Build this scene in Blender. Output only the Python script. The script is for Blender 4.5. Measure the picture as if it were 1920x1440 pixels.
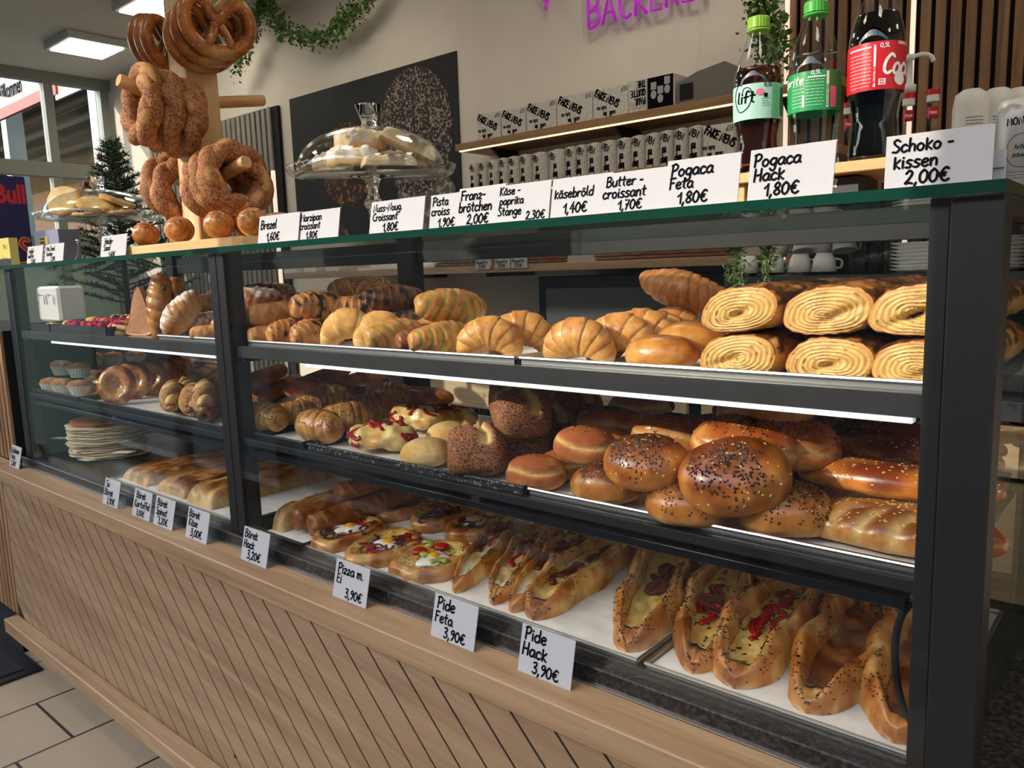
import bpy, bmesh, math, random
import numpy as np
from mathutils import Vector, Matrix, Euler

PI = math.pi
for o in list(bpy.data.objects):
    bpy.data.objects.remove(o)
SC = bpy.context.scene
COL = SC.collection

# ------------------------------------------------------------------ camera
F_PX = 1460.0
RX = np.array([0.75868713, 0.06921356, -0.64776796])   # world X, Y, Z axes in camera space (x right, y down, z forward)
RY = np.array([0.65066242, -0.12954768, 0.74823514])
RZ = np.array([-0.03212881, -0.98915463, -0.14332082])
RM = np.stack([RX, RY, RZ])
CAM = np.array([0.0, -0.9, 1.32])
cd = bpy.data.cameras.new('camera')
cam = bpy.data.objects.new('camera', cd)
COL.objects.link(cam)
cd.sensor_width = 36.0
cd.lens = F_PX / 1920 * 36
cd.clip_start = 0.02
cd.clip_end = 200
cam.matrix_world = Matrix(((RX[0], -RX[1], -RX[2], CAM[0]), (RY[0], -RY[1], -RY[2], CAM[1]),
                           (RZ[0], -RZ[1], -RZ[2], CAM[2]), (0, 0, 0, 1)))
SC.camera = cam

# ------------------------------------------------------------------ light
SUN_DIR = Vector((0.45, 0.80, -0.42)).normalized()      # direction the sunlight travels
w = bpy.data.worlds.new('world')
SC.world = w
w.use_nodes = True
wn = w.node_tree.nodes
sky = wn.new('ShaderNodeTexSky')
sky.sky_type = 'NISHITA'
sky.sun_disc = False
sky.sun_elevation = math.radians(24)
sky.sun_rotation = math.atan2(-SUN_DIR.x, -SUN_DIR.y)
wn['Background'].inputs['Strength'].default_value = 0.90
wm = wn.new('ShaderNodeMix'); wm.data_type = 'RGBA'; wm.blend_type = 'MULTIPLY'; wm.inputs[0].default_value = 1
wm.inputs[7].default_value = (1.0, 0.945, 0.86, 1)
w.node_tree.links.new(sky.outputs[0], wm.inputs[6])
w.node_tree.links.new(wm.outputs[2], wn['Background'].inputs[0])
sl = bpy.data.lights.new('sun', 'SUN')
sl.energy = 3.6
sl.angle = math.radians(0.6)
sl.color = (1.0, 0.90, 0.76)
so = bpy.data.objects.new('sun', sl)
COL.objects.link(so)
so.rotation_euler = SUN_DIR.to_track_quat('-Z', 'Y').to_euler()
so.location = (-3, -6, 6)
def area(name, loc, sx, sy, energy, direction, color=(1, 1, 1)):
    l = bpy.data.lights.new(name, 'AREA')
    l.shape = 'RECTANGLE'
    l.size = sx
    l.size_y = sy
    l.energy = energy
    l.color = color
    o = bpy.data.objects.new(name, l)
    COL.objects.link(o)
    o.location = loc
    o.rotation_euler = Vector(direction).to_track_quat('-Z', 'Z').to_euler()
    return l
# the glazed openings through which daylight enters (portals: they emit nothing themselves)
for _n, _l, _sx, _sy, _d in (('opening_shop_front', (-1.4, -1.55, 1.43), 7.6, 2.7, (0, 1, 0)),
                             ('opening_left_glazing', (-6.24, .1, 1.5), 3.2, 2.6, (1, 0, 0))):
    _a = area(_n, _l, _sx, _sy, 1, _d)
    _a.cycles.is_portal = True
vs = SC.view_settings
vs.view_transform = 'Standard'
vs.look = 'None'
vs.gamma = 1.0
vs.use_curve_mapping = False
vs.exposure = 0.0

# ------------------------------------------------------------------ helpers
def lin(r, g, b):
    f = lambda c: (c / 255 / 12.92) if c / 255 <= 0.04045 else ((c / 255 + 0.055) / 1.055) ** 2.4
    return np.array([f(r), f(g), f(b)])

def ray(px, py):
    return RM @ np.array([px - 960.0, py - 720.0, F_PX])

def at(px, py, axis, val):
    """point where the view through pixel (px, py) meets the plane axis = val"""
    r = ray(px, py)
    return CAM + r * ((val - CAM[axis]) / r[axis])

def xat(px, y, z):
    """x of the point at depth y and height z that appears in pixel column px"""
    k = (px - 960.0) / F_PX
    dy, dz = y - CAM[1], z - CAM[2]
    a = RM[0, 0] - k * RM[0, 2]
    b = (RM[1, 0] - k * RM[1, 2]) * dy + (RM[2, 0] - k * RM[2, 2]) * dz
    return CAM[0] - b / a

def vnoise(P, scale=1.0, seed=0, octaves=1):
    P = np.asarray(P, float) * scale + seed * 17.31
    tot = np.zeros(len(P)); amp = 1.0; norm = 0
    for _ in range(octaves):
        I = np.floor(P).astype(np.int64); fr = P - I
        fr = fr * fr * (3 - 2 * fr)
        def h(dx, dy, dz):
            n = (I[:, 0] + dx) * 374761393 + (I[:, 1] + dy) * 668265263 + (I[:, 2] + dz) * 2147483647
            n = (n ^ (n >> 13)) * 1274126177
            n = n ^ (n >> 16)
            return (n & 0xffff) / 65535.0
        x, y, z = fr[:, 0], fr[:, 1], fr[:, 2]
        l = lambda a, b, t: a + (b - a) * t
        v = l(l(l(h(0, 0, 0), h(1, 0, 0), x), l(h(0, 1, 0), h(1, 1, 0), x), y),
              l(l(h(0, 0, 1), h(1, 0, 1), x), l(h(0, 1, 1), h(1, 1, 1), x), y), z)
        tot += v * amp; norm += amp; amp *= 0.5; P = P * 2.03 + 5.7
    return tot / norm

def sm(e0, e1, x):
    t = np.clip((np.asarray(x, float) - e0) / (e1 - e0), 0, 1)
    return t * t * (3 - 2 * t)

def mixc(a, b, t):
    t = np.asarray(t, float)[:, None]
    a = np.asarray(a, float); b = np.asarray(b, float)
    return a * (1 - t) + b * t

class MB:
    """collects pieces of one mesh"""
    def __init__(s):
        s.v = []; s.f = []; s.c = []; s.m = []; s.n = 0; s.hascol = False
    def add(s, V, F, col=None, mi=0):
        V = np.asarray(V, float)
        s.v.append(V)
        s.f += [tuple(int(i) + s.n for i in f) for f in F]
        s.m += [mi] * len(F)
        if col is None:
            s.c.append(np.ones((len(V), 3)))
        else:
            s.hascol = True
            col = np.asarray(col, float)
            s.c.append(np.tile(col, (len(V), 1)) if col.ndim == 1 else col)
        s.n += len(V)
        return s
    def box(s, x0, x1, y0, y1, z0, z1, bev=0.0, mi=0, col=None, rot=None):
        if bev > 0:
            b = min(bev, (x1 - x0) * .45, (y1 - y0) * .45, (z1 - z0) * .45)
            V = []; ids = {}
            for i, x in enumerate((x0, x1)):
                for j, y in enumerate((y0, y1)):
                    for k, z in enumerate((z0, z1)):
                        sx, sy, sz = (1 - 2 * i), (1 - 2 * j), (1 - 2 * k)
                        for a in range(3):
                            p = [x + sx * b, y + sy * b, z + sz * b]
                            p[a] = (x, y, z)[a]
                            ids[i, j, k, a] = len(V); V.append(p)
            F = []
            g = lambda i, j, k, a: ids[i, j, k, a]
            for i in (0, 1):
                F.append([g(i, 0, 0, 0), g(i, 1, 0, 0), g(i, 1, 1, 0), g(i, 0, 1, 0)])
                F.append([g(0, i, 0, 1), g(1, i, 0, 1), g(1, i, 1, 1), g(0, i, 1, 1)])
                F.append([g(0, 0, i, 2), g(1, 0, i, 2), g(1, 1, i, 2), g(0, 1, i, 2)])
            for i in (0, 1):
                for j in (0, 1):
                    F.append([g(0, i, j, 1), g(1, i, j, 1), g(1, i, j, 2), g(0, i, j, 2)])
                    F.append([g(i, 0, j, 0), g(i, 1, j, 0), g(i, 1, j, 2), g(i, 0, j, 2)])
                    F.append([g(i, j, 0, 0), g(i, j, 1, 0), g(i, j, 1, 1), g(i, j, 0, 1)])
                    for k in (0, 1):
                        F.append([g(i, j, k, 0), g(i, j, k, 1), g(i, j, k, 2)])
        else:
            V = [(x, y, z) for x in (x0, x1) for y in (y0, y1) for z in (z0, z1)]
            F = [(0, 1, 3, 2), (4, 6, 7, 5), (0, 4, 5, 1), (2, 3, 7, 6), (0, 2, 6, 4), (1, 5, 7, 3)]
        V = np.array(V, float)
        if rot is not None:
            c = V.mean(0)
            V = (V - c) @ np.array(rot.to_matrix()).T + c
        return s.add(V, F, col, mi)
    def tube(s, P, r, n=12, cap=True, col=None, mi=0, flat=1.0, rfun=None):
        V, F = tube(P, r, n, cap, flat, rfun)
        return s.add(V, F, col, mi)
    def lathe(s, prof, n=32, loc=(0, 0, 0), mi=0, col=None):
        V, F = lathe(prof, n)
        return s.add(V + np.array(loc), F, col, mi)
    def xform(s, M):
        M = np.array(M)
        s.v = [V @ M[:3, :3].T + M[:3, 3] for V in s.v]
        return s
    def mesh(s, name, mats, smooth=False):
        V = np.concatenate(s.v)
        me = bpy.data.meshes.new(name)
        me.from_pydata(V.tolist(), [], s.f)
        bm = bmesh.new(); bm.from_mesh(me)
        bmesh.ops.recalc_face_normals(bm, faces=bm.faces)
        bm.to_mesh(me); bm.free()
        if not isinstance(mats, (list, tuple)):
            mats = [mats]
        for m in mats:
            me.materials.append(m)
        if len(mats) > 1:
            me.polygons.foreach_set('material_index', s.m)
        if s.hascol:
            a = me.color_attributes.new('Col', 'FLOAT_COLOR', 'POINT')
            c = np.concatenate(s.c)
            a.data.foreach_set('color', np.concatenate([c, np.ones((len(c), 1))], 1).astype(np.float32).ravel())
        if smooth:
            me.polygons.foreach_set('use_smooth', [True] * len(me.polygons))
        me.update()
        return me
    def build(s, name, mats, parent=None, smooth=False, loc=None):
        o = bpy.data.objects.new(name, s.mesh(name, mats, smooth))
        COL.objects.link(o)
        if parent is not None:
            o.parent = parent
        if loc is not None:
            o.location = loc
        return o

def tube(P, r, n=12, cap=True, flat=1.0, rfun=None):
    P = np.asarray(P, float); N = len(P)
    r = np.broadcast_to(np.asarray(r, float), (N,))
    T = np.gradient(P, axis=0)
    T /= np.linalg.norm(T, axis=1)[:, None] + 1e-12
    ref = np.array([0, 0, 1.0]) if abs(T[0, 2]) < .9 else np.array([0, 1.0, 0])
    U = np.zeros_like(P)
    u = ref - T[0] * (ref @ T[0]); u /= np.linalg.norm(u)
    for i in range(N):
        u = u - T[i] * (u @ T[i]); u /= np.linalg.norm(u) + 1e-12
        U[i] = u
    W = np.cross(T, U)
    a = np.arange(n) * 2 * PI / n
    rr = r[:, None] * np.ones(n)[None]
    if rfun is not None:
        rr = rr * rfun(np.linspace(0, 1, N)[:, None] + 0 * a[None], a[None] + np.zeros((N, 1)))
    V = P[:, None] + rr[..., None] * (np.cos(a)[None, :, None] * U[:, None] * flat + np.sin(a)[None, :, None] * W[:, None])
    V = V.reshape(-1, 3)
    F = []
    for i in range(N - 1):
        for j in range(n):
            k = (j + 1) % n
            F.append((i * n + j, i * n + k, (i + 1) * n + k, (i + 1) * n + j))
    if cap:
        V = np.concatenate([V, [P[0], P[-1]]])
        for j in range(n):
            k = (j + 1) % n
            F.append((N * n, k, j)); F.append((N * n + 1, (N - 1) * n + j, (N - 1) * n + k))
    return V, F

def lathe(prof, n=32):
    prof = np.asarray(prof, float); N = len(prof)
    a = np.arange(n) * 2 * PI / n
    V = np.stack([prof[:, None, 0] * np.cos(a), prof[:, None, 0] * np.sin(a), prof[:, None, 1] + 0 * a], -1).reshape(-1, 3)
    F = []
    for i in range(N - 1):
        for j in range(n):
            k = (j + 1) % n
            F.append((i * n + j, i * n + k, (i + 1) * n + k, (i + 1) * n + j))
    if prof[0, 0] > 1e-6: F.append(tuple(range(n)))
    if prof[-1, 0] > 1e-6: F.append(tuple((N - 1) * n + j for j in range(n)))
    return V, F

def crom(pts, m=8, closed=False):
    """smooth curve through the points"""
    P = np.asarray(pts, float)
    if len(P) < 3: return P
    if closed:
        Q = np.concatenate([P[-1:], P, P[:2]])
    else:
        Q = np.concatenate([[2 * P[0] - P[1]], P, [2 * P[-1] - P[-2]]])
    out = []
    for i in range(len(Q) - 3):
        p0, p1, p2, p3 = Q[i:i + 4]
        for t in np.arange(m) / m:
            out.append(.5 * (2 * p1 + (p2 - p0) * t + (2 * p0 - 5 * p1 + 4 * p2 - p3) * t ** 2 + (3 * p1 - p0 - 3 * p2 + p3) * t ** 3))
    if not closed: out.append(Q[-2])
    return np.array(out)

def tag(o, label=None, cat=None, group=None, kind=None):
    if label: o['label'] = label
    if cat: o['category'] = cat
    if group: o['group'] = group
    if kind: o['kind'] = kind
    return o

def thing(name, label, cat, loc=(0, 0, 0), rz=0, group=None):
    o = bpy.data.objects.new(name, None)
    COL.objects.link(o)
    o.empty_display_size = 0.03
    o.location = loc
    o.rotation_euler = (0, 0, rz)
    return tag(o, label, cat, group)

def dup(root, label, loc, rot=None, group=None, scale=None):
    """copy of a thing with copies of its parts and sub-parts"""
    r = root.copy(); COL.objects.link(r)
    r['label'] = label
    if group: r['group'] = group
    r.location = loc
    if rot is not None: r.rotation_euler = rot
    if scale is not None: r.scale = scale
    def kids(src, dst):
        for ch in list(src.children):
            c = ch.copy(); COL.objects.link(c); c.parent = dst
            kids(ch, c)
    kids(root, r)
    return r

# ------------------------------------------------------------------ materials
def mat(name, base=(.8, .8, .8), rough=.5, metal=0, spec=.5, emit=None, estr=0, coat=0):
    m = bpy.data.materials.new(name); m.use_nodes = True
    b = m.node_tree.nodes['Principled BSDF']
    b.inputs['Base Color'].default_value = (*base, 1)
    b.inputs['Roughness'].default_value = rough
    b.inputs['Metallic'].default_value = metal
    b.inputs['Specular IOR Level'].default_value = spec
    b.inputs['Coat Weight'].default_value = coat
    if emit is not None:
        b.inputs['Emission Color'].default_value = (*emit, 1)
        b.inputs['Emission Strength'].default_value = estr
    return m

def nt(m):
    return m.node_tree.nodes, m.node_tree.links, m.node_tree.nodes['Principled BSDF']

def noisy(name, c1, c2, scale=20, rough=.5, detail=6, stretch=(1, 1, 1), bump=0, bscale=None, metal=0, coords='Object', dist=0.0, r2=None, lo=.35, hi=.65):
    m = mat(name, c1, rough, metal)
    N, L, b = nt(m)
    tc = N.new('ShaderNodeTexCoord'); mp = N.new('ShaderNodeMapping'); no = N.new('ShaderNodeTexNoise'); cr = N.new('ShaderNodeValToRGB')
    mp.inputs['Scale'].default_value = stretch
    L.new(tc.outputs[coords], mp.inputs[0]); L.new(mp.outputs[0], no.inputs['Vector'])
    no.inputs['Scale'].default_value = scale; no.inputs['Detail'].default_value = detail; no.inputs['Distortion'].default_value = dist
    cr.color_ramp.elements[0].position = lo; cr.color_ramp.elements[0].color = (*c1, 1)
    cr.color_ramp.elements[1].position = hi; cr.color_ramp.elements[1].color = (*c2, 1)
    L.new(no.outputs['Fac'], cr.inputs[0]); L.new(cr.outputs[0], b.inputs['Base Color'])
    if bump:
        bp = N.new('ShaderNodeBump'); n2 = N.new('ShaderNodeTexNoise')
        n2.inputs['Scale'].default_value = bscale or scale * 3; n2.inputs['Detail'].default_value = 4
        L.new(mp.outputs[0], n2.inputs['Vector'])
        bp.inputs['Strength'].default_value = bump; bp.inputs['Distance'].default_value = .002
        L.new(n2.outputs['Fac'], bp.inputs['Height']); L.new(bp.outputs[0], b.inputs['Normal'])
    return m

def wood(name, c1, c2, c3, axis='X', rough=.5, scale=1.0, rot=0.0):
    """oak-like grain running along the axis"""
    m = mat(name, c1, rough)
    N, L, b = nt(m)
    tc = N.new('ShaderNodeTexCoord'); mp = N.new('ShaderNodeMapping'); mp2 = N.new('ShaderNodeMapping')
    st = {'X': (1.2, 22, 22), 'Y': (22, 1.2, 22), 'Z': (22, 22, 1.2)}[axis]
    rr = N.new('ShaderNodeMapping'); rr.inputs['Rotation'].default_value = (0, rot, 0)
    L.new(tc.outputs['Object'], rr.inputs[0])
    mp.inputs['Scale'].default_value = [s * scale for s in st]
    L.new(rr.outputs[0], mp.inputs[0])
    n1 = N.new('ShaderNodeTexNoise'); n1.inputs['Scale'].default_value = 1.0; n1.inputs['Detail'].default_value = 3; n1.inputs['Distortion'].default_value = 1.2
    L.new(mp.outputs[0], n1.inputs['Vector'])
    mp2.inputs['Scale'].default_value = [s * scale * 6 for s in st]
    L.new(rr.outputs[0], mp2.inputs[0])
    n2 = N.new('ShaderNodeTexNoise'); n2.inputs['Scale'].default_value = 1.0; n2.inputs['Detail'].default_value = 5
    L.new(mp2.outputs[0], n2.inputs['Vector'])
    cr = N.new('ShaderNodeValToRGB'); e = cr.color_ramp.elements
    e[0].position = .28; e[0].color = (*c2, 1); e[1].position = .72; e[1].color = (*c3, 1)
    k = e.new(.5); k.color = (*c1, 1)
    L.new(n1.outputs['Fac'], cr.inputs[0])
    mx = N.new('ShaderNodeMix'); mx.data_type = 'RGBA'; mx.blend_type = 'MULTIPLY'; mx.inputs[0].default_value = .34
    c2r = N.new('ShaderNodeValToRGB'); c2r.color_ramp.elements[0].position = .3; c2r.color_ramp.elements[0].color = (.55, .5, .45, 1); c2r.color_ramp.elements[1].position = .6
    L.new(n2.outputs['Fac'], c2r.inputs[0])
    L.new(cr.outputs[0], mx.inputs[6]); L.new(c2r.outputs[0], mx.inputs[7]); L.new(mx.outputs[2], b.inputs['Base Color'])
    bp = N.new('ShaderNodeBump'); bp.inputs['Strength'].default_value = .12; bp.inputs['Distance'].default_value = .001
    L.new(n2.outputs['Fac'], bp.inputs['Height']); L.new(bp.outputs[0], b.inputs['Normal'])
    return m

def pane(name, tint=(.97, .99, .98), ior=1.5, rough=0.0, gain=1.0):
    """thin clear glass: transparent with a Fresnel reflection"""
    m = bpy.data.materials.new(name); m.use_nodes = True
    N, L = m.node_tree.nodes, m.node_tree.links
    N.remove(N['Principled BSDF'])
    tr = N.new('ShaderNodeBsdfTransparent'); tr.inputs[0].default_value = (*tint, 1)
    gl = N.new('ShaderNodeBsdfGlossy'); gl.inputs['Roughness'].default_value = rough; gl.inputs[0].default_value = (.95, 1, .98, 1)
    fr = N.new('ShaderNodeFresnel')
    ge = N.new('ShaderNodeNewGeometry'); mr = N.new('ShaderNodeMapRange')      # same reflectance from both sides of the sheet
    mr.inputs['To Min'].default_value = ior; mr.inputs['To Max'].default_value = 1 / ior
    L.new(ge.outputs['Backfacing'], mr.inputs['Value']); L.new(mr.outputs[0], fr.inputs[0])
    mx = N.new('ShaderNodeMixShader')
    if gain != 1.0:
        mu = N.new('ShaderNodeMath'); mu.operation = 'MULTIPLY'; mu.use_clamp = True; mu.inputs[1].default_value = gain
        L.new(fr.outputs[0], mu.inputs[0]); L.new(mu.outputs[0], mx.inputs[0])
    else:
        L.new(fr.outputs[0], mx.inputs[0])
    L.new(tr.outputs[0], mx.inputs[1]); L.new(gl.outputs[0], mx.inputs[2])
    L.new(mx.outputs[0], N['Material Output'].inputs[0])
    return m

def crust(name, rough=.5, bump=.25, bscale=180, coat=0.0, vary=.25, vscale=60, spec=.4):
    """baked surface: its own colours per point, broken up with fine noise"""
    m = mat(name, (.5, .3, .1), rough, spec=spec, coat=coat)
    N, L, b = nt(m)
    at_ = N.new('ShaderNodeAttribute'); at_.attribute_name = 'Col'
    tc = N.new('ShaderNodeTexCoord')
    no = N.new('ShaderNodeTexNoise'); no.inputs['Scale'].default_value = vscale; no.inputs['Detail'].default_value = 6; no.inputs['Roughness'].default_value = .65
    L.new(tc.outputs['Object'], no.inputs['Vector'])
    cr = N.new('ShaderNodeValToRGB')
    cr.color_ramp.elements[0].position = .3; cr.color_ramp.elements[0].color = (1 - vary, 1 - vary * 1.25, 1 - vary * 1.4, 1)
    cr.color_ramp.elements[1].position = .68; cr.color_ramp.elements[1].color = (1, 1, 1, 1)
    L.new(no.outputs['Fac'], cr.inputs[0])
    mx = N.new('ShaderNodeMix'); mx.data_type = 'RGBA'; mx.blend_type = 'MULTIPLY'; mx.inputs[0].default_value = 1
    L.new(at_.outputs['Color'], mx.inputs[6]); L.new(cr.outputs[0], mx.inputs[7]); L.new(mx.outputs[2], b.inputs['Base Color'])
    bp = N.new('ShaderNodeBump'); n2 = N.new('ShaderNodeTexNoise'); n2.inputs['Scale'].default_value = bscale; n2.inputs['Detail'].default_value = 3
    L.new(tc.outputs['Object'], n2.inputs['Vector'])
    bp.inputs['Strength'].default_value = bump; bp.inputs['Distance'].default_value = .0012
    L.new(n2.outputs['Fac'], bp.inputs['Height']); L.new(bp.outputs[0], b.inputs['Normal'])
    if coat: b.inputs['Coat Roughness'].default_value = .22
    return m

OAK = lin(170, 138, 104); OAKD = lin(150, 118, 86); OAKL = lin(184, 153, 120)
M = {}
M['oak_x'] = wood('oak_along_x', OAK, OAKD, OAKL, 'X', .5)
M['oak_v'] = wood('oak_boards', lin(162, 131, 100), lin(145, 114, 84), lin(175, 145, 114), 'X', .55, .8, -.12)
M['oak_z'] = wood('oak_slats', lin(168, 126, 88), lin(128, 92, 60), lin(190, 150, 108), 'Z', .5)
M['walnut_z'] = wood('walnut_slats', lin(134, 100, 70), lin(100, 70, 46), lin(158, 122, 88), 'Z', .5)
M['shelf_oak'] = wood('shelf_oak', lin(160, 122, 82), lin(122, 88, 56), lin(178, 140, 98), 'X', .5)
M['pine_z'] = wood('pine_post', lin(226, 190, 140), lin(206, 164, 112), lin(236, 206, 160), 'Z', .5, .6)
M['pine_x'] = wood('pine_board', lin(224, 178, 118), lin(204, 152, 94), lin(236, 198, 140), 'X', .45, .7)
M['peg'] = wood('beech_peg', lin(216, 168, 112), lin(196, 144, 92), lin(226, 184, 130), 'Y', .45, .7)
M['maple_x'] = wood('pale_front', lin(214, 188, 150), lin(196, 166, 126), lin(226, 204, 168), 'X', .5, .8)
M['black'] = noisy('black_powder_coat', lin(19, 20, 21), lin(25, 26, 28), 60, .5)
M['blackgap'] = mat('black_felt', lin(14, 14, 15), .9)
M['blackgloss'] = mat('black_gloss', lin(18, 19, 21), .2)
M['dark'] = mat('dark_grey', lin(52, 54, 58), .45)
M['stone'] = noisy('speckled_stone', lin(16, 16, 18), lin(74, 72, 72), 160, .35, 8, lo=.42, hi=.8)
M['steel'] = mat('brushed_steel', lin(205, 205, 205), .3, 1)
M['chrome'] = mat('chrome', lin(225, 225, 228), .12, 1)
M['alu'] = mat('white_aluminium', lin(200, 203, 200), .4)
M['paper'] = noisy('baking_paper', lin(226, 224, 218), lin(240, 239, 235), 30, .6, bump=.3, bscale=60)
M['card'] = mat('white_card', lin(190, 190, 193), .7, spec=.2)
M['ink'] = mat('black_marker', lin(16, 16, 20), .9, spec=.05)
M['glass'] = pane('case_glass', (.988, .996, .992), 1.5, 0.0, .6)
M['topglass'] = pane('top_glass', (.985, .995, .99))
M['domeglass'] = pane('dome_glass', (.985, .99, .99), 1.5, 0.0, .9)
M['clear'] = pane('clear_glass', (.985, .99, .99), 1.5)
M['acrylic'] = pane('acrylic', (.96, .97, .97), 1.45)
M['edge'] = mat('green_glass_edge', lin(15, 58, 47), .1, spec=.5)
M['white'] = mat('white_glaze', lin(232, 232, 230), .3)
M['whiteplastic'] = mat('white_plastic', lin(226, 226, 224), .4)
M['bread'] = crust('baked_crust', .5)
M['flaky'] = crust('flaky_pastry', .42, .6, 110, 0.10, .34, 75)
M['shiny'] = crust('egg_washed_crust', .32, .4, 130, .3, .5, 38, .5)
M['matte'] = crust('floury_crust', .75, .35, 160, 0, .25, 70, .2)
M['cheese'] = crust('melted_cheese', .34, .7, 80, .2, .25, 60)
M['seed_w'] = mat('sesame', lin(212, 176, 118), .45)
M['seed_b'] = mat('black_seed', lin(28, 24, 24), .4)
M['seed_brown'] = noisy('toasted_sesame', lin(176, 122, 66), lin(214, 168, 104), 90, .5)
# ------------------------------------------------------------------ room
def struct(name, mb, mats, smooth=False, parent=None):
    o = mb.build(name, mats, parent, smooth)
    if parent is None: o['kind'] = 'structure'
    return o

WALLY = 1.80
SX0 = -6.28
CEIL = 2.83
# floor of square beige tiles in staggered rows, dark joints
mt = mat('floor_tiles', lin(178, 166, 150), .35)
N, L, b = nt(mt)
tc = N.new('ShaderNodeTexCoord'); mp = N.new('ShaderNodeMapping'); br = N.new('ShaderNodeTexBrick'); no = N.new('ShaderNodeTexNoise'); mx = N.new('ShaderNodeMix')
mp.inputs['Rotation'].default_value = (0, 0, PI / 2); mp.inputs['Location'].default_value = (.292, .3 * 9, 0)
br.inputs['Scale'].default_value = 1; br.inputs['Brick Width'].default_value = .30; br.inputs['Row Height'].default_value = .30
br.inputs['Mortar Size'].default_value = .0045; br.inputs['Mortar Smooth'].default_value = .1; br.offset = .5
br.inputs['Color1'].default_value = (*lin(190, 170, 142), 1); br.inputs['Color2'].default_value = (*lin(180, 160, 134), 1); br.inputs['Mortar'].default_value = (*lin(58, 54, 50), 1)
no.inputs['Scale'].default_value = 5; no.inputs['Detail'].default_value = 5
mx.data_type = 'RGBA'; mx.blend_type = 'MULTIPLY'; mx.inputs[0].default_value = .25
L.new(tc.outputs['Object'], mp.inputs[0]); L.new(mp.outputs[0], br.inputs['Vector']); L.new(tc.outputs['Object'], no.inputs['Vector'])
L.new(br.outputs['Color'], mx.inputs[6]); L.new(no.outputs['Fac'], mx.inputs[7]); L.new(mx.outputs[2], b.inputs['Base Color'])
struct('floor', MB().box(-6.33, 2.6, -1.7, 1.9, -.05, 0), mt)
struct('ceiling', MB().box(-6.33, 2.6, -1.7, 1.9, CEIL, CEIL + .06), noisy('ceiling_paint', lin(220, 216, 208), lin(226, 222, 214), 3, .9))
M['wall'] = noisy('wall_paint', lin(228, 219, 205), lin(234, 226, 213), 4, .85, bump=.05, bscale=200)
struct('wall_back', MB().box(SX0, 2.6, WALLY, WALLY + .1, 0, CEIL), M['wall'])
struct('wall_right', MB().box(2.5, 2.6, -1.7, WALLY, 0, CEIL), M['wall'])
M['frame'] = mat('window_frame', lin(140, 144, 138), .45)
# shop front behind the camera: sill, lintel and mullions of the glazing
FY = -1.6
SX = -6.28
fr = MB()
fr.box(SX, 2.6, FY - .05, FY + .05, 0, .10); fr.box(SX, 2.6, FY - .05, FY + .05, 2.78, CEIL)
for x in (-5.2, -3.95, -2.55, -1.06, .35, 2.0):
    fr.box(x - .025, x + .025, FY - .05, FY + .05, .10, 2.78)
struct('window_1', fr, M['dark'])
# glazed end wall on the far left with posts and a cross beam
g = MB()
for y in (1.755, 1.37, .55, -.35, -1.52):
    g.box(SX - .04, SX + .04, y - .03, y + .03, 0, CEIL)
g.box(SX - .045, SX + .045, -1.6, WALLY, CEIL - .07, CEIL)
g.box(SX - .045, SX + .045, -1.6, WALLY, 2.10, 2.20)
g.box(SX - .045, SX + .045, -1.6, WALLY, 0, .10)
g.box(SX - .045, SX + .045, -1.6, WALLY, 1.60, 1.68)
wn2 = struct('window_2', g, M['frame'])
for y0, y1 in ((1.40, 1.725), (.58, 1.34), (-.32, .52), (-1.49, -.38)):
    for z0, z1 in ((1.68, 2.10), (2.20, CEIL - .07)):
        MB().box(SX - .004, SX + .004, y0, y1, z0, z1).build('pane', M['clear'], wn2)
    MB().box(SX - .004, SX + .004, y0, y1, .10, 1.60).build('frosted_panel', mat('mint_panel', lin(176, 196, 180), .5), wn2)

# ceiling lights
def ceiling_light(x0, x1, y0, y1, label):
    t = thing('ceiling_light', label, 'light', ((x0 + x1) / 2, (y0 + y1) / 2, CEIL), 0, 'rectangular ceiling lights')
    a, c = (x1 - x0) / 2, (y1 - y0) / 2
    MB().box(-a - .03, a + .03, -c - .03, c + .03, -.045, -.0005, .006).build('frame', M['alu'], t)
    MB().box(-a, a, -c, c, -.05, -.044).build('diffuser', mat('lit_diffuser', (1, .93, .82), .4, emit=(1, .9, .74), estr=12.0), t)
ceiling_light(-5.50, -5.17, 1.14, 1.45, 'lit rectangular ceiling light left of the top of the pretzel stand')
ceiling_light(-4.50, -4.16, 1.14, 1.45, 'lit rectangular ceiling light at the top edge behind the hanging pretzels')

for i, x in enumerate((-3.2, -1.6, 0.0, 1.6)):  # out-of-view lamps added to lift the general light of the room
    ceiling_light(x, x + .33, -.75, -.44, 'unseen added ceiling light in the front row above the customer side, %s from the left' % ('first', 'second', 'third', 'fourth')[i])
    ceiling_light(x, x + .33, .95, 1.26, 'unseen added ceiling light in the rear row above the aisle, %s from the left' % ('first', 'second', 'third', 'fourth')[i])
# ------------------------------------------------------------------ outside
struct('ground_outside', MB().box(-60, 40, -40, 60, -.12, -.06), noisy('asphalt', lin(44, 44, 45), lin(60, 60, 60), 30, .9))
ob = MB(); ob.box(-34, 26, -16, -12, -.05, 7.36)  # unseen block added; its height sets where shade begins on the counter
o = ob.build('shading_house', noisy('render_facade', lin(92, 86, 78), lin(104, 98, 88), 2, .9))
tag(o, 'unseen building added across the street for its shadow and reflection', 'building')
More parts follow.
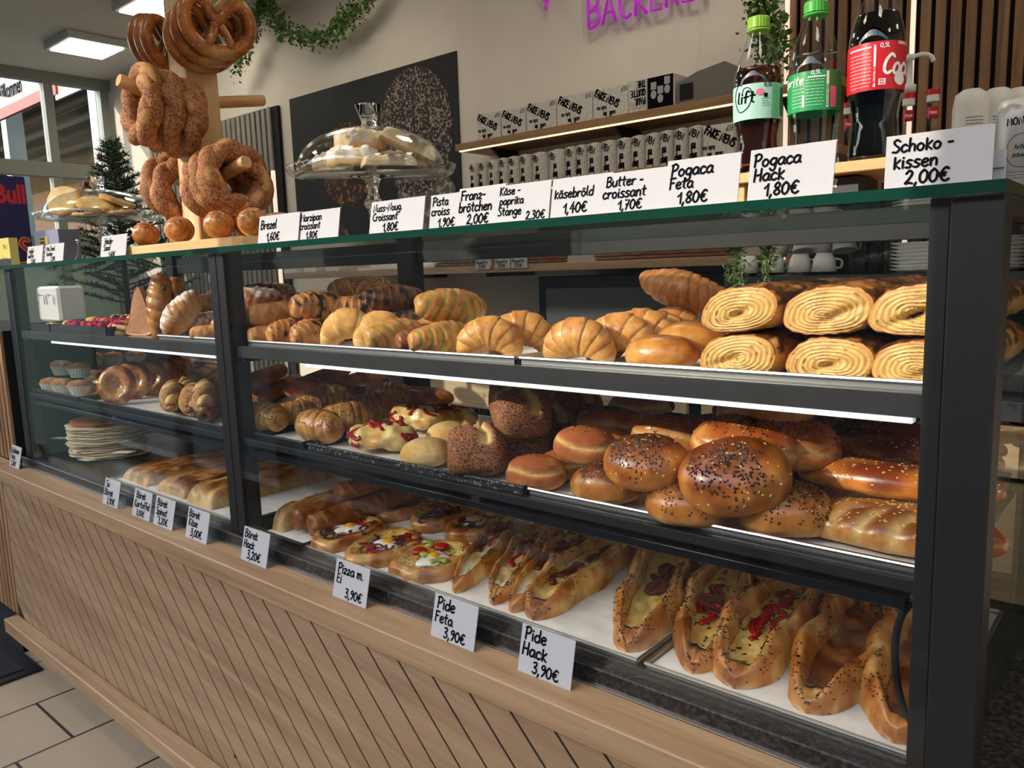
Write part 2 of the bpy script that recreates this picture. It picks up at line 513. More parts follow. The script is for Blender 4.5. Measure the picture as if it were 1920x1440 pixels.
# covered yard building seen through the left glazing
nb = thing('building', 'grey covered yard building with roof beams seen through the glazing at far left', 'building', (-18, 7, -.06))
wl = MB(); wl.box(-30, 9, 2, 2.3, 0, 9.5); wl.build('wall', noisy('far_facade', lin(104, 100, 90), lin(84, 82, 74), 1.0, .9), nb)
rf = MB(); rf.box(-30, 9, -2.6, 2.3, 5.6, 5.8); rf.build('roof', M['dark'], nb)
for i in range(6):
    rb = MB(); rb.box(-30, 9, -2.4 + i * .75, -2.2 + i * .75, 5.2 - .0 * i, 5.45); rb.build('roof_beam', M['frame'] if i % 2 else M['dark'], nb)
for x in (-14, -8.5, -4.2, .5, 4.6):
    cb = MB(); cb.box(x - .14, x + .14, -2.4, -2.1, 0, 5.2); cb.build('column', M['frame'], nb)
dr_ = MB(); dr_.box(-14, -5.5, 1.9, 1.999, 3.0, 4.4); dr_.build('red_shutter', mat('oxblood', lin(84, 40, 36), .6), nb)
for x in (-3.4, -.6, 2.2):  # pale panels standing in for a bright patch of sky
    wb = MB(); wb.box(x, x + 1.7, 1.93, 1.999, 3.2, 3.9); wb.build('window', mat('pale_sky_panel', lin(190, 205, 210), .2), nb)

# ------------------------------------------------------------------ counter
PZ = 0.705          # top of the wooden ledge
ct = thing('counter', 'long oak counter front with slanted grooves under the glass display case', 'counter', (-1.55, .3, 0))
OFF = Vector((1.55, -.3, 0))
def cbuild(mb, name, mats, parent, smooth=False):
    o = mb.build(name, mats, parent, smooth); o.location = OFF; return o
XL, XR = -3.10, .9
cbuild(MB().box(XL, XR, -.0636, .62, .09, PZ - .0435), 'body', M['blackgap'], ct)
cbuild(MB().box(XL, XR, -.02, .60, 0, .09), 'toe_kick', M['blackgap'], ct)
def clip(poly, a, b_, c):
    out = []
    for i in range(len(poly)):
        p, q = poly[i], poly[(i + 1) % len(poly)]
        dp = a * p[0] + b_ * p[1] - c; dq = a * q[0] + b_ * q[1] - c
        if dp <= 0: out.append(p)
        if (dp < 0 < dq) or (dq < 0 < dp):
            t = dp / (dp - dq); out.append((p[0] + t * (q[0] - p[0]), p[1] + t * (q[1] - p[1])))
    return out
pan = MB()
Z0, Z1 = .15, PZ - .04
sp = .0872
n0 = int((XL - 1.6) / sp)
gx0 = -.761 - .658    # x + z offset of one groove at z=.658 running down to the right: x + z = const  -> x = c - z
base_c = -.761 + .658
for k in range(-32, 22):
    c0 = base_c + k * sp + .0036; c1 = base_c + (k + 1) * sp - .0036
    poly = [(c0 - 2, 2), (c1 - 2, 2), (c1 + 1, -1), (c0 + 1, -1)]
    for a, b_, c in ((1, 0, XR), (-1, 0, -XL), (0, 1, Z1), (0, -1, -Z0)):
        poly = clip(poly, a, b_, c)
        if not poly: break
    if len(poly) < 3: continue
    n = len(poly)
    V = [(x, -.065, z) for x, z in poly] + [(x, -.0635, z) for x, z in poly]
    F = [tuple(range(n))] + [(i, (i + 1) % n, n + (i + 1) % n, n + i) for i in range(n)]
    pan.add(V, F)
cbuild(pan, 'front_panel', M['oak_v'], ct)
cbuild(MB().box(XL - .018, XR, -.087, -.012, PZ - .043, PZ, .002), 'ledge', M['oak_x'], ct)
cbuild(MB().box(XL - .01, XR, -.112, -.0655, .105, .155, .003), 'base_board', M['oak_x'], ct)
cbuild(MB().box(XL - .02, XR, -.013, -.006, PZ, PZ + .0025), 'metal_strip', M['steel'], ct)
cbuild(MB().box(XL + .04, XR, -.009, .6, PZ - .04, PZ + .028, .002), 'stone_slab', M['stone'], ct)
for px, py in ((441, 1418),):
    p = at(px, py, 1, -.0655)
    V, F = lathe([(0, -.0012), (.004, -.001), (.004, 0)], 12)
    V = V[:, [0, 2, 1]] + p
    cbuild(MB().add(V, F), 'screw_hole', M['blackgap'], ct)

# slatted cladding left of the counter
sc = thing('slatted_cladding', 'upright wooden slats with black gaps left of the counter', 'panel', (-3.5, 0, 0))
bb = MB(); bb.box(-.8, .375, -.028, .3, .11, PZ - .0445); bb.box(-.8, .375, -.001, .3, PZ + .0005, 1.17); bb.build('backing', M['blackgap'], sc)
sb = MB()
x = .375
while x > -.8:
    sb.box(x - .027, x, -.05, -.028, .13, PZ - .0445); x -= .04
x = .375
while x > -.8:
    sb.box(x - .027, x, -.010, -.001, PZ + .0005, 1.17); x -= .04
sb.build('slats', M['oak_z'], sc)
b2 = MB(); MB().box(-.8, .375, -.087, -.012, PZ - .043, PZ, .002).build('ledge', M['oak_x'], sc); b2.box(-.8, .375, -.06, .3, 0, .11); b2.build('plinth', M['blackgap'], sc)
mtt = thing('door_mat', 'black entrance mat with dark frame on the tiles at bottom left', 'mat', (-3.9, -.75, 0))
MB().box(-1.0, .98, -.8, .682, 0.0005, .010).build('frame', M['black'], mtt)
MB().box(-.96, .94, -.76, .64, .0098, .014).build('pile', noisy('mat_pile', lin(20, 20, 22), lin(34, 34, 36), 220, 1, bump=1, bscale=300), mtt)

# ------------------------------------------------------------------ display case
dc = thing('display_case', 'long black framed glass bakery display case full of pastries', 'display case', (-1.6, .3, PZ + .028))
DO = Vector((1.6, -.3, -(PZ + .028)))
def dbuild(mb, name, mats, label=None, smooth=False):
    o = mb.build(name, mats, dc, smooth); o.location = DO
    if label: o['label'] = label
    return o
B0 = PZ + .0285
TZ0, TZ1 = 1.3805, 1.3925
LEFT, MIDL, MIDR, RIGHT, END = -3.04, -1.675, -1.608, -.186, -.138
for x0, x1, y0 in ((LEFT, LEFT + .055, .002), (MIDL, MIDR, .002), (RIGHT, END, .0)):
    p = MB(); p.box(x0, x1, y0, y0 + .045, B0, TZ0, .002)
    if x0 == MIDL: p.box(x0 + .03, x0 + .034, y0 - .001, y0, B0, TZ0)
    dbuild(p, 'front_post', M['black'])
p = MB(); p.box(RIGHT - .02, RIGHT - .001, .006, .05, B0, TZ0, .001); dbuild(p, 'glass_channel', M['black'])
for x0, x1 in ((LEFT, LEFT + .055), (MIDL, MIDR), (RIGHT, END)):
    p = MB(); p.box(x0, x1, .56, .60, B0, TZ0, .002); dbuild(p, 'rear_post', M['black'])
dbuild(MB().box(LEFT, END, .575, .6, 1.352, TZ0, .001), 'rear_top_rail', M['black'])
dbuild(MB().box(LEFT, END, .575, .6, B0, B0 + .05, .001), 'rear_bottom_rail', M['black'])
for n_, x0, x1 in (('l', LEFT + .055, MIDL), ('r', MIDR, RIGHT)):
    dbuild(MB().box(x0, x1, .004, .010, B0, TZ0 - .001), 'front_pane', M['glass'])
dbuild(MB().box(END - .02, END - .014, .05, .56, B0, TZ0 - .001), 'end_pane', M['glass'])
dbuild(MB().box(END - .04, END, .05, .56, TZ0 - .02, TZ0, .001), 'end_rail', M['black'])
tg = MB()
x0, x1, y0, y1 = -3.9, -.1365, -.012, .60
V = [(x0, y0, TZ0), (x1, y0, TZ0), (x1, y1, TZ0), (x0, y1, TZ0), (x0, y0, TZ1), (x1, y0, TZ1), (x1, y1, TZ1), (x0, y1, TZ1)]
tg.add(V, [(0, 3, 2, 1), (4, 5, 6, 7)], mi=0).add(V, [(0, 1, 5, 4), (1, 2, 6, 5), (2, 3, 7, 6), (3, 0, 4, 7)], mi=1)
dbuild(tg, 'glass_top', [M['topglass'], M['edge']])
T1, T2, T3 = 1.168, .957, PZ + .029          # heights the trays stand on
led = mat('led_strip', (1, 1, 1), .4, emit=(.92, .97, 1.0), estr=.42)
added_led = mat('added_warm_strip', (1, 1, 1), .4, emit=(1, .86, .62), estr=5.0)
for x0, x1 in ((LEFT + .055, MIDL), (MIDR, RIGHT)):
    for z in (T1, T2):
        s = MB(); s.box(x0, x1, .03, .57, z - .008, z, 0); dbuild(s, 'glass_shelf', M['glass'])
        lo_ = .02 if z == T1 else .0085
        s = MB(); s.box(x0, x1, .014, .029, z - lo_, z + .006, .001); s.box(x0, x1, .55, .575, z - .02, z, .001)
        if z == T1: s.box(x0, x1, .030, .05, z - .022, z - .0085)
        dbuild(s, 'shelf_rail', M['black'])
        xs = (x0 + .004, (x0 + x1) / 2, x1 - .024)
        for x in xs:
            s = MB(); s.box(x, x + .02, .02, .575, z - .030, z - .009, .001); dbuild(s, 'shelf_bracket', M['black'])
    s = MB(); s.box(x0 + .26, x1 - .03, .016, .03, T1 - .0275, T1 - .0205, .001); dbuild(s, 'light_strip', led)
    s = MB(); s.box(x0 + .03, x1 - .03, .016, .034, T2 - .032, T2 - .019, .001); s.box(x0 + .03, x1 - .03, .030, .052, T2 - .022, T2 - .019); dbuild(s, 'lower_rail', M['blackgloss'])
    s = MB(); s.box(x0 + .05, x1 - .05, .036, .047, T2 - .030, T2 - .0225); dbuild(s, 'light_strip', added_led)  # added strip hidden behind the rail to brighten the bottom shelf
# cable at the lower right of the case
cb = thing('power_cable', 'black cable hanging in a loop inside the lower right corner of the case', 'cable', tuple(at(1712, 1122, 1, .03)))
o0 = Vector(cb.location)
pts = [at(*p, 1, yy) for p, yy in (((1745, 1112), .035), ((1712, 1125), .03), ((1688, 1160), .026), ((1678, 1215), .024), ((1684, 1290), .024), ((1700, 1340), .024), ((1726, 1374), .024))]
MB().tube(crom(np.array(pts[1:]) - np.array(o0), 8), .0042, 10).build('cord', M['blackgap'], cb, True)
MB().tube(np.array([pts[1], pts[0]]) - np.array(o0), .0068, 12).build('connector', mat('grey_plug', lin(92, 96, 98), .45), cb, True)
# ------------------------------------------------------------------ food builders (each returns a template that is then placed)
class Tpl:
    def __init__(s, name, me):
        s.parts = [(name, me, -1, None)]
    def add(s, name, me, parent=0, kind=None):
        s.parts.append((name, me, parent, kind)); return len(s.parts) - 1
    def place(s, label, cat, loc, rot=(0, 0, 0), scale=1.0, group=None):
        os_ = []
        for name, me, p, kind in s.parts:
            o = bpy.data.objects.new(name, me); COL.objects.link(o)
            if p >= 0: o.parent = os_[p]
            if kind: o['kind'] = kind
            os_.append(o)
        r = os_[0]
        r.location = loc
        r.rotation_euler = Euler([math.radians(a) for a in rot], 'XYZ')
        r.scale = (scale,) * 3 if not isinstance(scale, (tuple, list)) else scale
        return tag(r, label, cat, group)

def vnormals(V, F):
    N = np.zeros_like(V)
    T = np.array([f[:3] for f in F])
    n = np.cross(V[T[:, 1]] - V[T[:, 0]], V[T[:, 2]] - V[T[:, 0]])
    for i in range(3): np.add.at(N, T[:, i], n)
    N /= np.linalg.norm(N, axis=1)[:, None] + 1e-12
    c = V.mean(0)
    if ((V - c) * N).sum() < 0: N = -N
    return N

OCT_V = np.array([(1, 0, 0), (0, 1, 0), (-1, 0, 0), (0, -1, 0), (0, 0, 1), (0, 0, -.6)])
OCT_F = [(0, 1, 4), (1, 2, 4), (2, 3, 4), (3, 0, 4), (1, 0, 5), (2, 1, 5), (3, 2, 5), (0, 3, 5)]
def scatter(V, F, n, seed, mask=None, size=(.0021, .0013, .0008), lift=.4, N=None):
    rs = np.random.RandomState(seed)
    V = np.asarray(V)
    if N is None: N = vnormals(V, F)
    idx = np.arange(len(V)) if mask is None else np.nonzero(mask(V, N))[0]
    mb = MB()
    if len(idx) == 0: return mb.add(OCT_V * .0005, OCT_F)
    # pick points between a vertex and its face neighbour
    nb = {}
    for f in F:
        for a, b_ in zip(f, f[1:] + f[:1]): nb.setdefault(a, []).append(b_)
    for i in rs.choice(idx, n):
        j = nb[i][rs.randint(len(nb[i]))]; t = rs.rand() * .98
        p = V[i] * (1 - t) + V[j] * t; nn = N[i] * (1 - t) + N[j] * t
        nn = nn / (np.linalg.norm(nn) + 1e-9)
        a = rs.randn(3); a = a - nn * (a @ nn); a /= np.linalg.norm(a) + 1e-9
        b_ = np.cross(nn, a); k = .8 + .4 * rs.rand()
        P = p + nn * size[2] * lift + (OCT_V[:, :1] * a * size[0] + OCT_V[:, 1:2] * b_ * size[1] + OCT_V[:, 2:] * nn * size[2]) * k
        mb.add(P, OCT_F)
    return mb

GOLD, BROWN, PALE = lin(238, 178, 94), lin(190, 110, 48), lin(250, 218, 150)

def ridged(P, rm, nr, pal, seed, n=26, tipmin=.16, amp=.09, slant=.35, flat=1.0, power=.62, centre=.5, lump=.05):
    """rolled pastry: stepped bands that get thinner towards both tips"""
    N = len(P)
    prof = np.clip(np.sin(PI * np.linspace(0, 1, N)), 0, 1) ** power
    prof = tipmin + (1 - tipmin) * prof
    prof[0] *= .55; prof[-1] *= .55
    band = {}
    ph = seed * 1.7
    def rf(t, a):
        s = np.abs(t - centre) * 2 * nr / 2 + slant * np.sin(a + ph) * .6 + .35
        fr = s - np.floor(s)
        band['fr'] = fr; band['s'] = s
        return 1 + amp * (fr ** .8 * (1 - sm(.86, 1.0, fr)) - .35) 
    V, F = tube(P, rm * prof, n, True, flat, rf)
    fr = np.concatenate([band['fr'].ravel(), [.5, .5]])
    V = V + (vnoise(V, 55, seed, 2)[:, None] - .5) * lump * rm * 2 * vnormals(V, F)
    top = V[:, 2]; top = (top - top.min()) / (top.max() - top.min())
    nz = vnoise(V, 60, seed + 3, 3)
    bulge = sm(.25, .8, fr)
    c = mixc(pal[0], pal[1], np.clip((bulge * .55 + .25) * sm(.3, .75, nz + .25 * top - .05), 0, 1))
    c = mixc(c, pal[2], (1 - sm(.03, .16, fr)) * .8)
    c = mixc(c, pal[2], (1 - sm(.0, .35, top)) * .45)
    return V, F, c, fr, nz

def arch(R, arc, N=120, kx=1.1, kz=1.0, tilt=0.0):
    th = np.radians(np.linspace(-arc / 2, arc / 2, N))
    return np.stack([R * kx * np.sin(th), tilt * np.sin(th) ** 2, R * kz * np.cos(th)], 1)

def t_croissant(seed, R=.047, rm=.036, arc=205, nr=9, pal=(GOLD, BROWN, PALE), name='butter_croissant', m='flaky', kx=1.1, kz=1.0, amp=.09, flat=.9):
    P = arch(R, arc, 130, kx, kz, .006)
    V, F, c, fr, nz = ridged(P, rm, nr, pal, seed, 28, .2, amp, flat=flat)
    V[:, 2] -= V[:, 2].min()
    return Tpl(name, MB().add(V, F, c).mesh(name, M[m], True))

def spindle(L, bend=.01, N=110, sag=.0):
    t = np.linspace(-1, 1, N)
    return np.stack([t * L / 2, bend * t ** 2, -sag * t ** 2], 1)

def t_spindle(seed, L=.15, rm=.032, nr=9, pal=(GOLD, BROWN, PALE), name='croissant', m='flaky', bend=.012, stripe=None, blotch=None, powder=0, tip=.3, power=.6, bits=None, amp=.09, thr=.62, lump=.07, sl=1.1):
    V, F, c, fr, nz = ridged(spindle(L, bend), rm, nr, pal, seed, 26, tip, amp, power=power, lump=lump, slant=sl)
    V[:, 2] -= V[:, 2].min(); V[:, 2] = np.maximum(V[:, 2] - .08 * rm, 0)
    N = vnormals(V, F)
    if stripe is not None:
        k = (1 - sm(.20, .42, fr + .25 * (vnoise(V, 60, seed + 8, 2) - .5))) * sm(.38, .56, vnoise(V, 30, seed + 9, 2) + .12)
        c = mixc(c, stripe, k * .85)
    if blotch is not None:
        k = sm(thr, thr + .05, vnoise(V, 48, seed + 5, 3) + .12 * N[:, 2])
        c = mixc(c, blotch, k)
    if powder:
        k = sm(.42, .62, vnoise(V, 70, seed + 6, 3) + .25 * N[:, 2] - .1 + .12 * (powder - 1)) * sm(-.1, .5, N[:, 2])
        c = mixc(c, lin(244, 240, 232), k * .9)
    t = Tpl(name, MB().add(V, F, c).mesh(name, M[m], True))
    if bits:
        pn, mt_, cnt, size = bits
        t.add(pn, scatter(V, F, cnt, seed, lambda v, n: n[:, 2] > .2, size, .3).mesh(pn, mt_), 0, 'stuff')
    return t

def t_franz(seed, L=.13, a=.056, b_=.034):
    """rolled layered pastry log lying along Y; the cut spiral end looks towards -Y"""
    nth, nr = 72, 26
    th = np.arange(nth) * 2 * PI / nth
    rs = np.random.RandomState(seed)
    sk = rs.uniform(-.35, .35); lean = rs.uniform(.1, .25); hol = rs.uniform(.35, 1.1); hx = rs.uniform(-.3, .3); hw = rs.uniform(.25, .5)
    def outline(k):
        x = a * np.sign(np.cos(th)) * np.abs(np.cos(th)) ** .85 * k
        z = b_ * np.sign(np.sin(th)) * np.abs(np.sin(th)) ** .8 * k
        z = np.where(z < 0, z * .8, z) + .12 * b_ * sk * np.sin(2 * th + seed)
        x = x + z * lean * 1.2
        return x, z
    mb = MB()
    # side skin
    ny = 46
    ys = np.linspace(-L / 2, L / 2, ny)
    V = []
    for i, y in enumerate(ys):
        e = 1 - .10 * abs(2 * y / L) ** 6
        x, z = outline(e)
        V.append(np.stack([x, y + 0 * x, z], 1))
    V = np.concatenate(V)
    F = [(i * nth + j, i * nth + (j + 1) % nth, (i + 1) * nth + (j + 1) % nth, (i + 1) * nth + j) for i in range(ny - 1) for j in range(nth)]
    nz = vnoise(V, 40, seed, 3)
    n0 = V * np.array([1 / a ** 2, 0, 1 / b_ ** 2]); n0 /= np.linalg.norm(n0, axis=1)[:, None] + 1e-9
    lay = np.sin(V[:, 0] * 420 + V[:, 1] * 90 + 8 * vnoise(V, 18, seed + 1, 2))
    V = V + n0 * ((nz - .5) * .006 + lay * .0007)[:, None]
    c = mixc(lin(238, 180, 98), lin(190, 116, 56), sm(.4, .75, nz + .15 * (n0[:, 2])))
    choc = sm(.1, .35, n0[:, 2]) * sm(.55, .63, vnoise(V * np.array([1, .35, 1]), 75, seed + 4, 3) + .12 * n0[:, 2])
    c = mixc(c, lin(74, 42, 26), choc * .88)
    c = mixc(c, lin(238, 206, 140), (1 - sm(-.9, -.2, n0[:, 2])) * .5)
    mb.add(V, F, c)
    # end faces with the spiral of layers
    for sgn in (-1, 1):
        V2 = []; C2 = []
        rho = np.linspace(0, 1, nr)
        for k in rho:
            x, z = outline(.90 * k + .0)
            spiral = k * 7.5 - th / (2 * PI) * 1.0 + .35 * np.sin(th * 2 + seed) + .9 * vnoise(np.stack([x * 55, z * 55, 0 * x], 1), 1, seed + 7, 2)
            w = np.sin(2 * PI * spiral)
            hollow = hol * np.exp(-(((x - hx * a) / (a * hw)) ** 2 + ((z - .35 * (x - hx * a) + b_ * .08) / (b_ * .16)) ** 2))
            out = L / 2 * (1 - .0) + .004 * (1 - k ** 4) + .0013 * w * (k < .99) - .014 * hollow
            V2.append(np.stack([x, sgn * out, z], 1))
            cc = mixc(lin(244, 208, 128), lin(214, 152, 76), sm(-.4, .9, w) * .85)
            cc = mixc(cc, lin(226, 160, 84), sm(.8, 1., k) * .8 * np.ones(nth))
            vein = (np.abs(np.sin(2 * PI * spiral * .34 + seed)) < .10) * sm(.42, .6, vnoise(np.stack([x, z, 0 * x], 1), 70, seed + 2, 2))
            cc = mixc(cc, lin(70, 38, 26), vein * .85)
            cc = mixc(cc, lin(52, 30, 22), sm(.5, .8, hollow))
            C2.append(cc)
        V2 = np.concatenate(V2); C2 = np.concatenate(C2)
        F2 = [(i * nth + j, i * nth + (j + 1) % nth, (i + 1) * nth + (j + 1) % nth, (i + 1) * nth + j) for i in range(nr - 1) for j in range(nth)]
        # stitch the rim
        base = len(V2)
        x, z = outline(.90)
        V2 = np.concatenate([V2, V[:nth] if sgn < 0 else V[-nth:]]); C2 = np.concatenate([C2, np.tile(lin(214, 150, 76), (nth, 1))])
        F2 += [((nr - 1) * nth + j, (nr - 1) * nth + (j + 1) % nth, base + (j + 1) % nth, base + j) for j in range(nth)]
        mb.add(V2, F2, C2)
    zmin = min(v[:, 2].min() for v in mb.v)
    mb.v = [v - np.array([0, 0, zmin]) for v in mb.v]
    return Tpl('rolled_pastry', mb.mesh('rolled_pastry', M['flaky'], True))

def blob(a, b_, h, seed=0, ex=.9, ez=.8, disp=.05, nu=56, nv=30, floor_=.62, dscale=22):
    u = np.arange(nu) * 2 * PI / nu
    v = np.linspace(-PI / 2, PI / 2, nv)
    U, W = np.meshgrid(u, v)
    pw = lambda x, e: np.sign(x) * np.abs(x) ** e
    X = a * pw(np.cos(W), ez) * pw(np.cos(U), ex); Y = b_ * pw(np.cos(W), ez) * pw(np.sin(U), ex); Z = pw(np.sin(W), ez)
    Z = np.where(Z < 0, Z * floor_, Z) * h / (1 + floor_)
    V = np.stack([X, Y, Z], -1).reshape(-1, 3)
    F = [(i * nu + j, i * nu + (j + 1) % nu, (i + 1) * nu + (j + 1) % nu, (i + 1) * nu + j) for i in range(nv - 1) for j in range(nu)]
    N = V / np.array([a, b_, h / 2]) ** 2; N /= np.linalg.norm(N, axis=1)[:, None] + 1e-9
    V = V + N * ((vnoise(V, dscale, seed, 2) - .5) * disp * 2 * min(a, b_, h))[:, None]
    V[:, 2] -= V[:, 2].min()
    hz = V[:, 2] / V[:, 2].max()
    return V, F, N, hz

def t_bun(seed, a=.062, b_=.05, h=.062, top=lin(140, 70, 24), mid=lin(212, 140, 60), low=lin(238, 190, 112), seeds=(70, 40), name='seeded_bun', split=False, m='shiny', spread=.68, dusty=0, ex=.95):
    V, F, N, hz = blob(a, b_, h, seed, ex, .85, .05)
    nz = vnoise(V, 26, seed, 3)
    if split:
        g = np.exp(-((hz - .62 - .05 * np.sin(V[:, 0] * 60 + seed)) / .06) ** 2) * sm(.0, .2, -V[:, 1] / b_)
        V = V - N * (g * .006)[:, None]
    c = mixc(low, mid, sm(.05, .4, hz + .3 * (nz - .5)))
    c = mixc(c, top, sm(.40, .85, hz + 1.1 * (nz - .5)) * .92)
    c = mixc(c, lin(232, 172, 80), sm(.60, .74, vnoise(V, 18, seed + 12, 2)) * .6)
    c = mixc(c, mid * .75, sm(.62, .75, vnoise(V, 60, seed + 8, 2)) * .35)
    if split: c = mixc(c, lin(238, 200, 128), g)
    if dusty: c = mixc(c, lin(228, 206, 180), sm(.35, .7, hz) * sm(.3, .6, nz) * .4)
    t = Tpl(name, MB().add(V, F, c).mesh(name, M[m], True))
    if seeds[0]:
        cx_, cy_ = (np.random.RandomState(seed).rand(2) - .5) * .5; cy_ -= .25
        mk = lambda v, n: (n[:, 2] > .02) & ((((v[:, 0] / a - cx_) / spread) ** 2 + ((v[:, 1] / b_ - cy_) / spread) ** 2) < 1.0 + 2.2 * (vnoise(v, 70, seed + 5) - .5))
        t.add('black_seeds', scatter(V, F, seeds[0], seed, mk, N=N).mesh('black_seeds', M['seed_b']), 0, 'stuff')
    if seeds[1]:
        mk2 = lambda v, n: n[:, 2] > .1
        t.add('sesame_seeds', scatter(V, F, seeds[1], seed + 50, mk2, N=N).mesh('sesame_seeds', M['seed_w']), 0, 'stuff')
    return t

def t_simit(seed, R=.072, r=.0232, k=3, seeds=900):
    ph = np.linspace(0, 2 * PI, 150, endpoint=False)
    mb = MB(); sd = MB()
    rs = np.random.RandomState(seed)
    for s in (0, PI):
        w = k * ph + s + .25 * np.sin(ph * 2 + seed)
        rad = R * (1 + .05 * np.sin(2 * ph + seed)) + r * .38 * np.cos(w)
        P = np.stack([rad * np.cos(ph), rad * np.sin(ph), r * .38 * np.sin(w)], 1)
        n = 18
        Pc = np.concatenate([P, P[:1]])
        T = np.roll(P, -1, 0) - np.roll(P, 1, 0); T /= np.linalg.norm(T, axis=1)[:, None]
        U = np.stack([np.cos(ph), np.sin(ph), 0 * ph], 1); U -= T * (U * T).sum(1)[:, None]; U /= np.linalg.norm(U, axis=1)[:, None]
        W = np.cross(T, U); a = np.arange(n) * 2 * PI / n
        rr = r * (.94 + .08 * np.sin(3 * ph + seed))
        V = (P[:, None] + rr[:, None, None] * (np.cos(a)[None, :, None] * U[:, None] + np.sin(a)[None, :, None] * W[:, None])).reshape(-1, 3)
        NN = (np.cos(a)[None, :, None] * U[:, None] + np.sin(a)[None, :, None] * W[:, None]).reshape(-1, 3)
        m_ = len(P)
        F = [(i * n + j, i * n + (j + 1) % n, ((i + 1) % m_) * n + (j + 1) % n, ((i + 1) % m_) * n + j) for i in range(m_) for j in range(n)]
        nz = vnoise(V, 34, seed + s, 3)
        c = mixc(lin(168, 104, 58), lin(124, 68, 38), sm(.35, .7, nz))
        # pale torn strips along the seam of the two strands
        A = np.tile(a, m_); PHI = np.repeat(ph, n)
        seam = np.exp(-(((A - (k * PHI + PI) + PI) % (2 * PI) - PI) / .5) ** 2) * 0
        strip = sm(.70, .78, vnoise(np.stack([PHI * 3.2 + 7 * s, A * .9, 0 * A], 1), 1, seed + 11, 1)) * sm(.25, .5, nz)
        kk = 1 - strip * .9; c = np.stack([kk, kk, kk], 1)
        mb.add(V, F, c)
        ok = strip < .35
        sub = scatter(V, F, seeds // 2, seed + int(s * 10), lambda v, n_: ok, (.0024, .0015, .0010), .35, NN)
        sd.v += sub.v; sd.c += sub.c; sd.m += sub.m
        sd.f += [tuple(i + sd.n for i in f) for f in sub.f]; sd.n += sub.n
    t = Tpl('sesame_ring', mb.mesh('sesame_ring', M['simit'], True))
    t.add('sesame_seeds', sd.mesh('sesame_seeds', M['seed_brown']), 0, 'stuff')
    return t

def t_pretzel(seed, s=1.0):
    half = [(0, -.070), (.045, -.062), (.080, -.030), (.090, .015), (.070, .052), (.036, .050), (.012, .022), (-.006, -.006), (-.022, -.036), (-.034, -.062)]
    yo = [0, 0, 0, 0, 0, -.002, -.011, .0, -.012, -.012]
    R = [(x, y, z) for (x, z), y in zip(half, yo)]
    Lh = [(-x, -y if 4 < i < 8 else y, z) for i, ((x, z), y) in enumerate(zip(half, yo))]
    pts = np.array(Lh[::-1] + R[1:]) * s
    P = crom(pts, 10)
    tt = np.abs(np.linspace(-1, 1, len(P)))
    r = (.0195 - .010 * tt ** 1.3) * s; r[0] *= .5; r[-1] *= .5
    V, F = tube(P, r, 20)
    nz = vnoise(V, 30, seed, 3)
    c = mixc(lin(204, 128, 56), lin(160, 86, 32), sm(.3, .7, nz))
    br = np.exp(-((V[:, 0] / (.03 * s)) ** 2)) * np.exp(-(((V[:, 2] + .078 * s) / (.012 * s)) ** 2))
    c = mixc(c, lin(226, 180, 110), np.clip(br * 1.4, 0, 1) * .8)
    c = mixc(c, lin(214, 160, 92), sm(.72, .78, vnoise(V * np.array([1, 1, .4]), 40, seed + 2, 1)) * .6)
    t = Tpl('pretzel', MB().add(V, F, c).mesh('pretzel', M['shiny'], True))
    t.add('salt', scatter(V, F, 70, seed, lambda v, n: n[:, 1] < .2, (.0016, .0014, .0014), .5).mesh('salt', M['white']), 0, 'stuff')
    return t

def t_snail_roll(seed, a=.047, h=.055):
    """small glossy roll with a coiled end"""
    V, F, c, fr, nz = ridged(spindle(a * 1.75, .004), a * .68, 5, (lin(220, 148, 70), lin(172, 100, 40), lin(236, 190, 116)), seed, 28, .34, .16, power=.5, slant=1.6)
    V[:, 2] -= V[:, 2].min()
    t = Tpl('glazed_roll', MB().add(V, F, c).mesh('glazed_roll', M['shiny'], True))
    t.add('salt', scatter(V, F, 45, seed, lambda v, n: n[:, 2] > .4, (.0016, .0013, .0012), .5).mesh('salt', M['white']), 0, 'stuff')
    return t

def poppy_mat(name, c1, c2, scale=420, bare=lin(232, 192, 120)):
    m = mat(name, c1, .7)
    N, L, b = nt(m)
    at_ = N.new('ShaderNodeAttribute'); at_.attribute_name = 'Col'
    tc = N.new('ShaderNodeTexCoord'); vo = N.new('ShaderNodeTexVoronoi'); vo.inputs['Scale'].default_value = scale
    L.new(tc.outputs['Object'], vo.inputs['Vector'])
    cr = N.new('ShaderNodeValToRGB'); cr.color_ramp.elements[0].position = .0; cr.color_ramp.elements[0].color = (*c1, 1)
    cr.color_ramp.elements[1].position = .85; cr.color_ramp.elements[1].color = (*c2, 1)
    sx = N.new('ShaderNodeSeparateColor'); L.new(vo.outputs['Color'], sx.inputs[0]); L.new(sx.outputs[0], cr.inputs[0])
    mx = N.new('ShaderNodeMix'); mx.data_type = 'RGBA'
    L.new(at_.outputs['Alpha'], mx.inputs[0]); 
    ss = N.new('ShaderNodeSeparateColor'); L.new(at_.outputs['Color'], ss.inputs[0])
    L.new(ss.outputs[0], mx.inputs[0])
    mx.inputs[6].default_value = (*bare, 1); L.new(cr.outputs[0], mx.inputs[7]); L.new(mx.outputs[2], b.inputs['Base Color'])
    bp = N.new('ShaderNodeBump'); bp.inputs['Strength'].default_value = .8; bp.inputs['Distance'].default_value = .0012; bp.invert = True
    L.new(vo.outputs['Distance'], bp.inputs['Height']); L.new(bp.outputs[0], b.inputs['Normal'])
    return m
M['poppy'] = poppy_mat('seed_crust', lin(70, 42, 26), lin(170, 110, 66))
M['simit'] = poppy_mat('sesame_ring_crust', lin(100, 54, 30), lin(188, 126, 76), 330, lin(212, 158, 100))
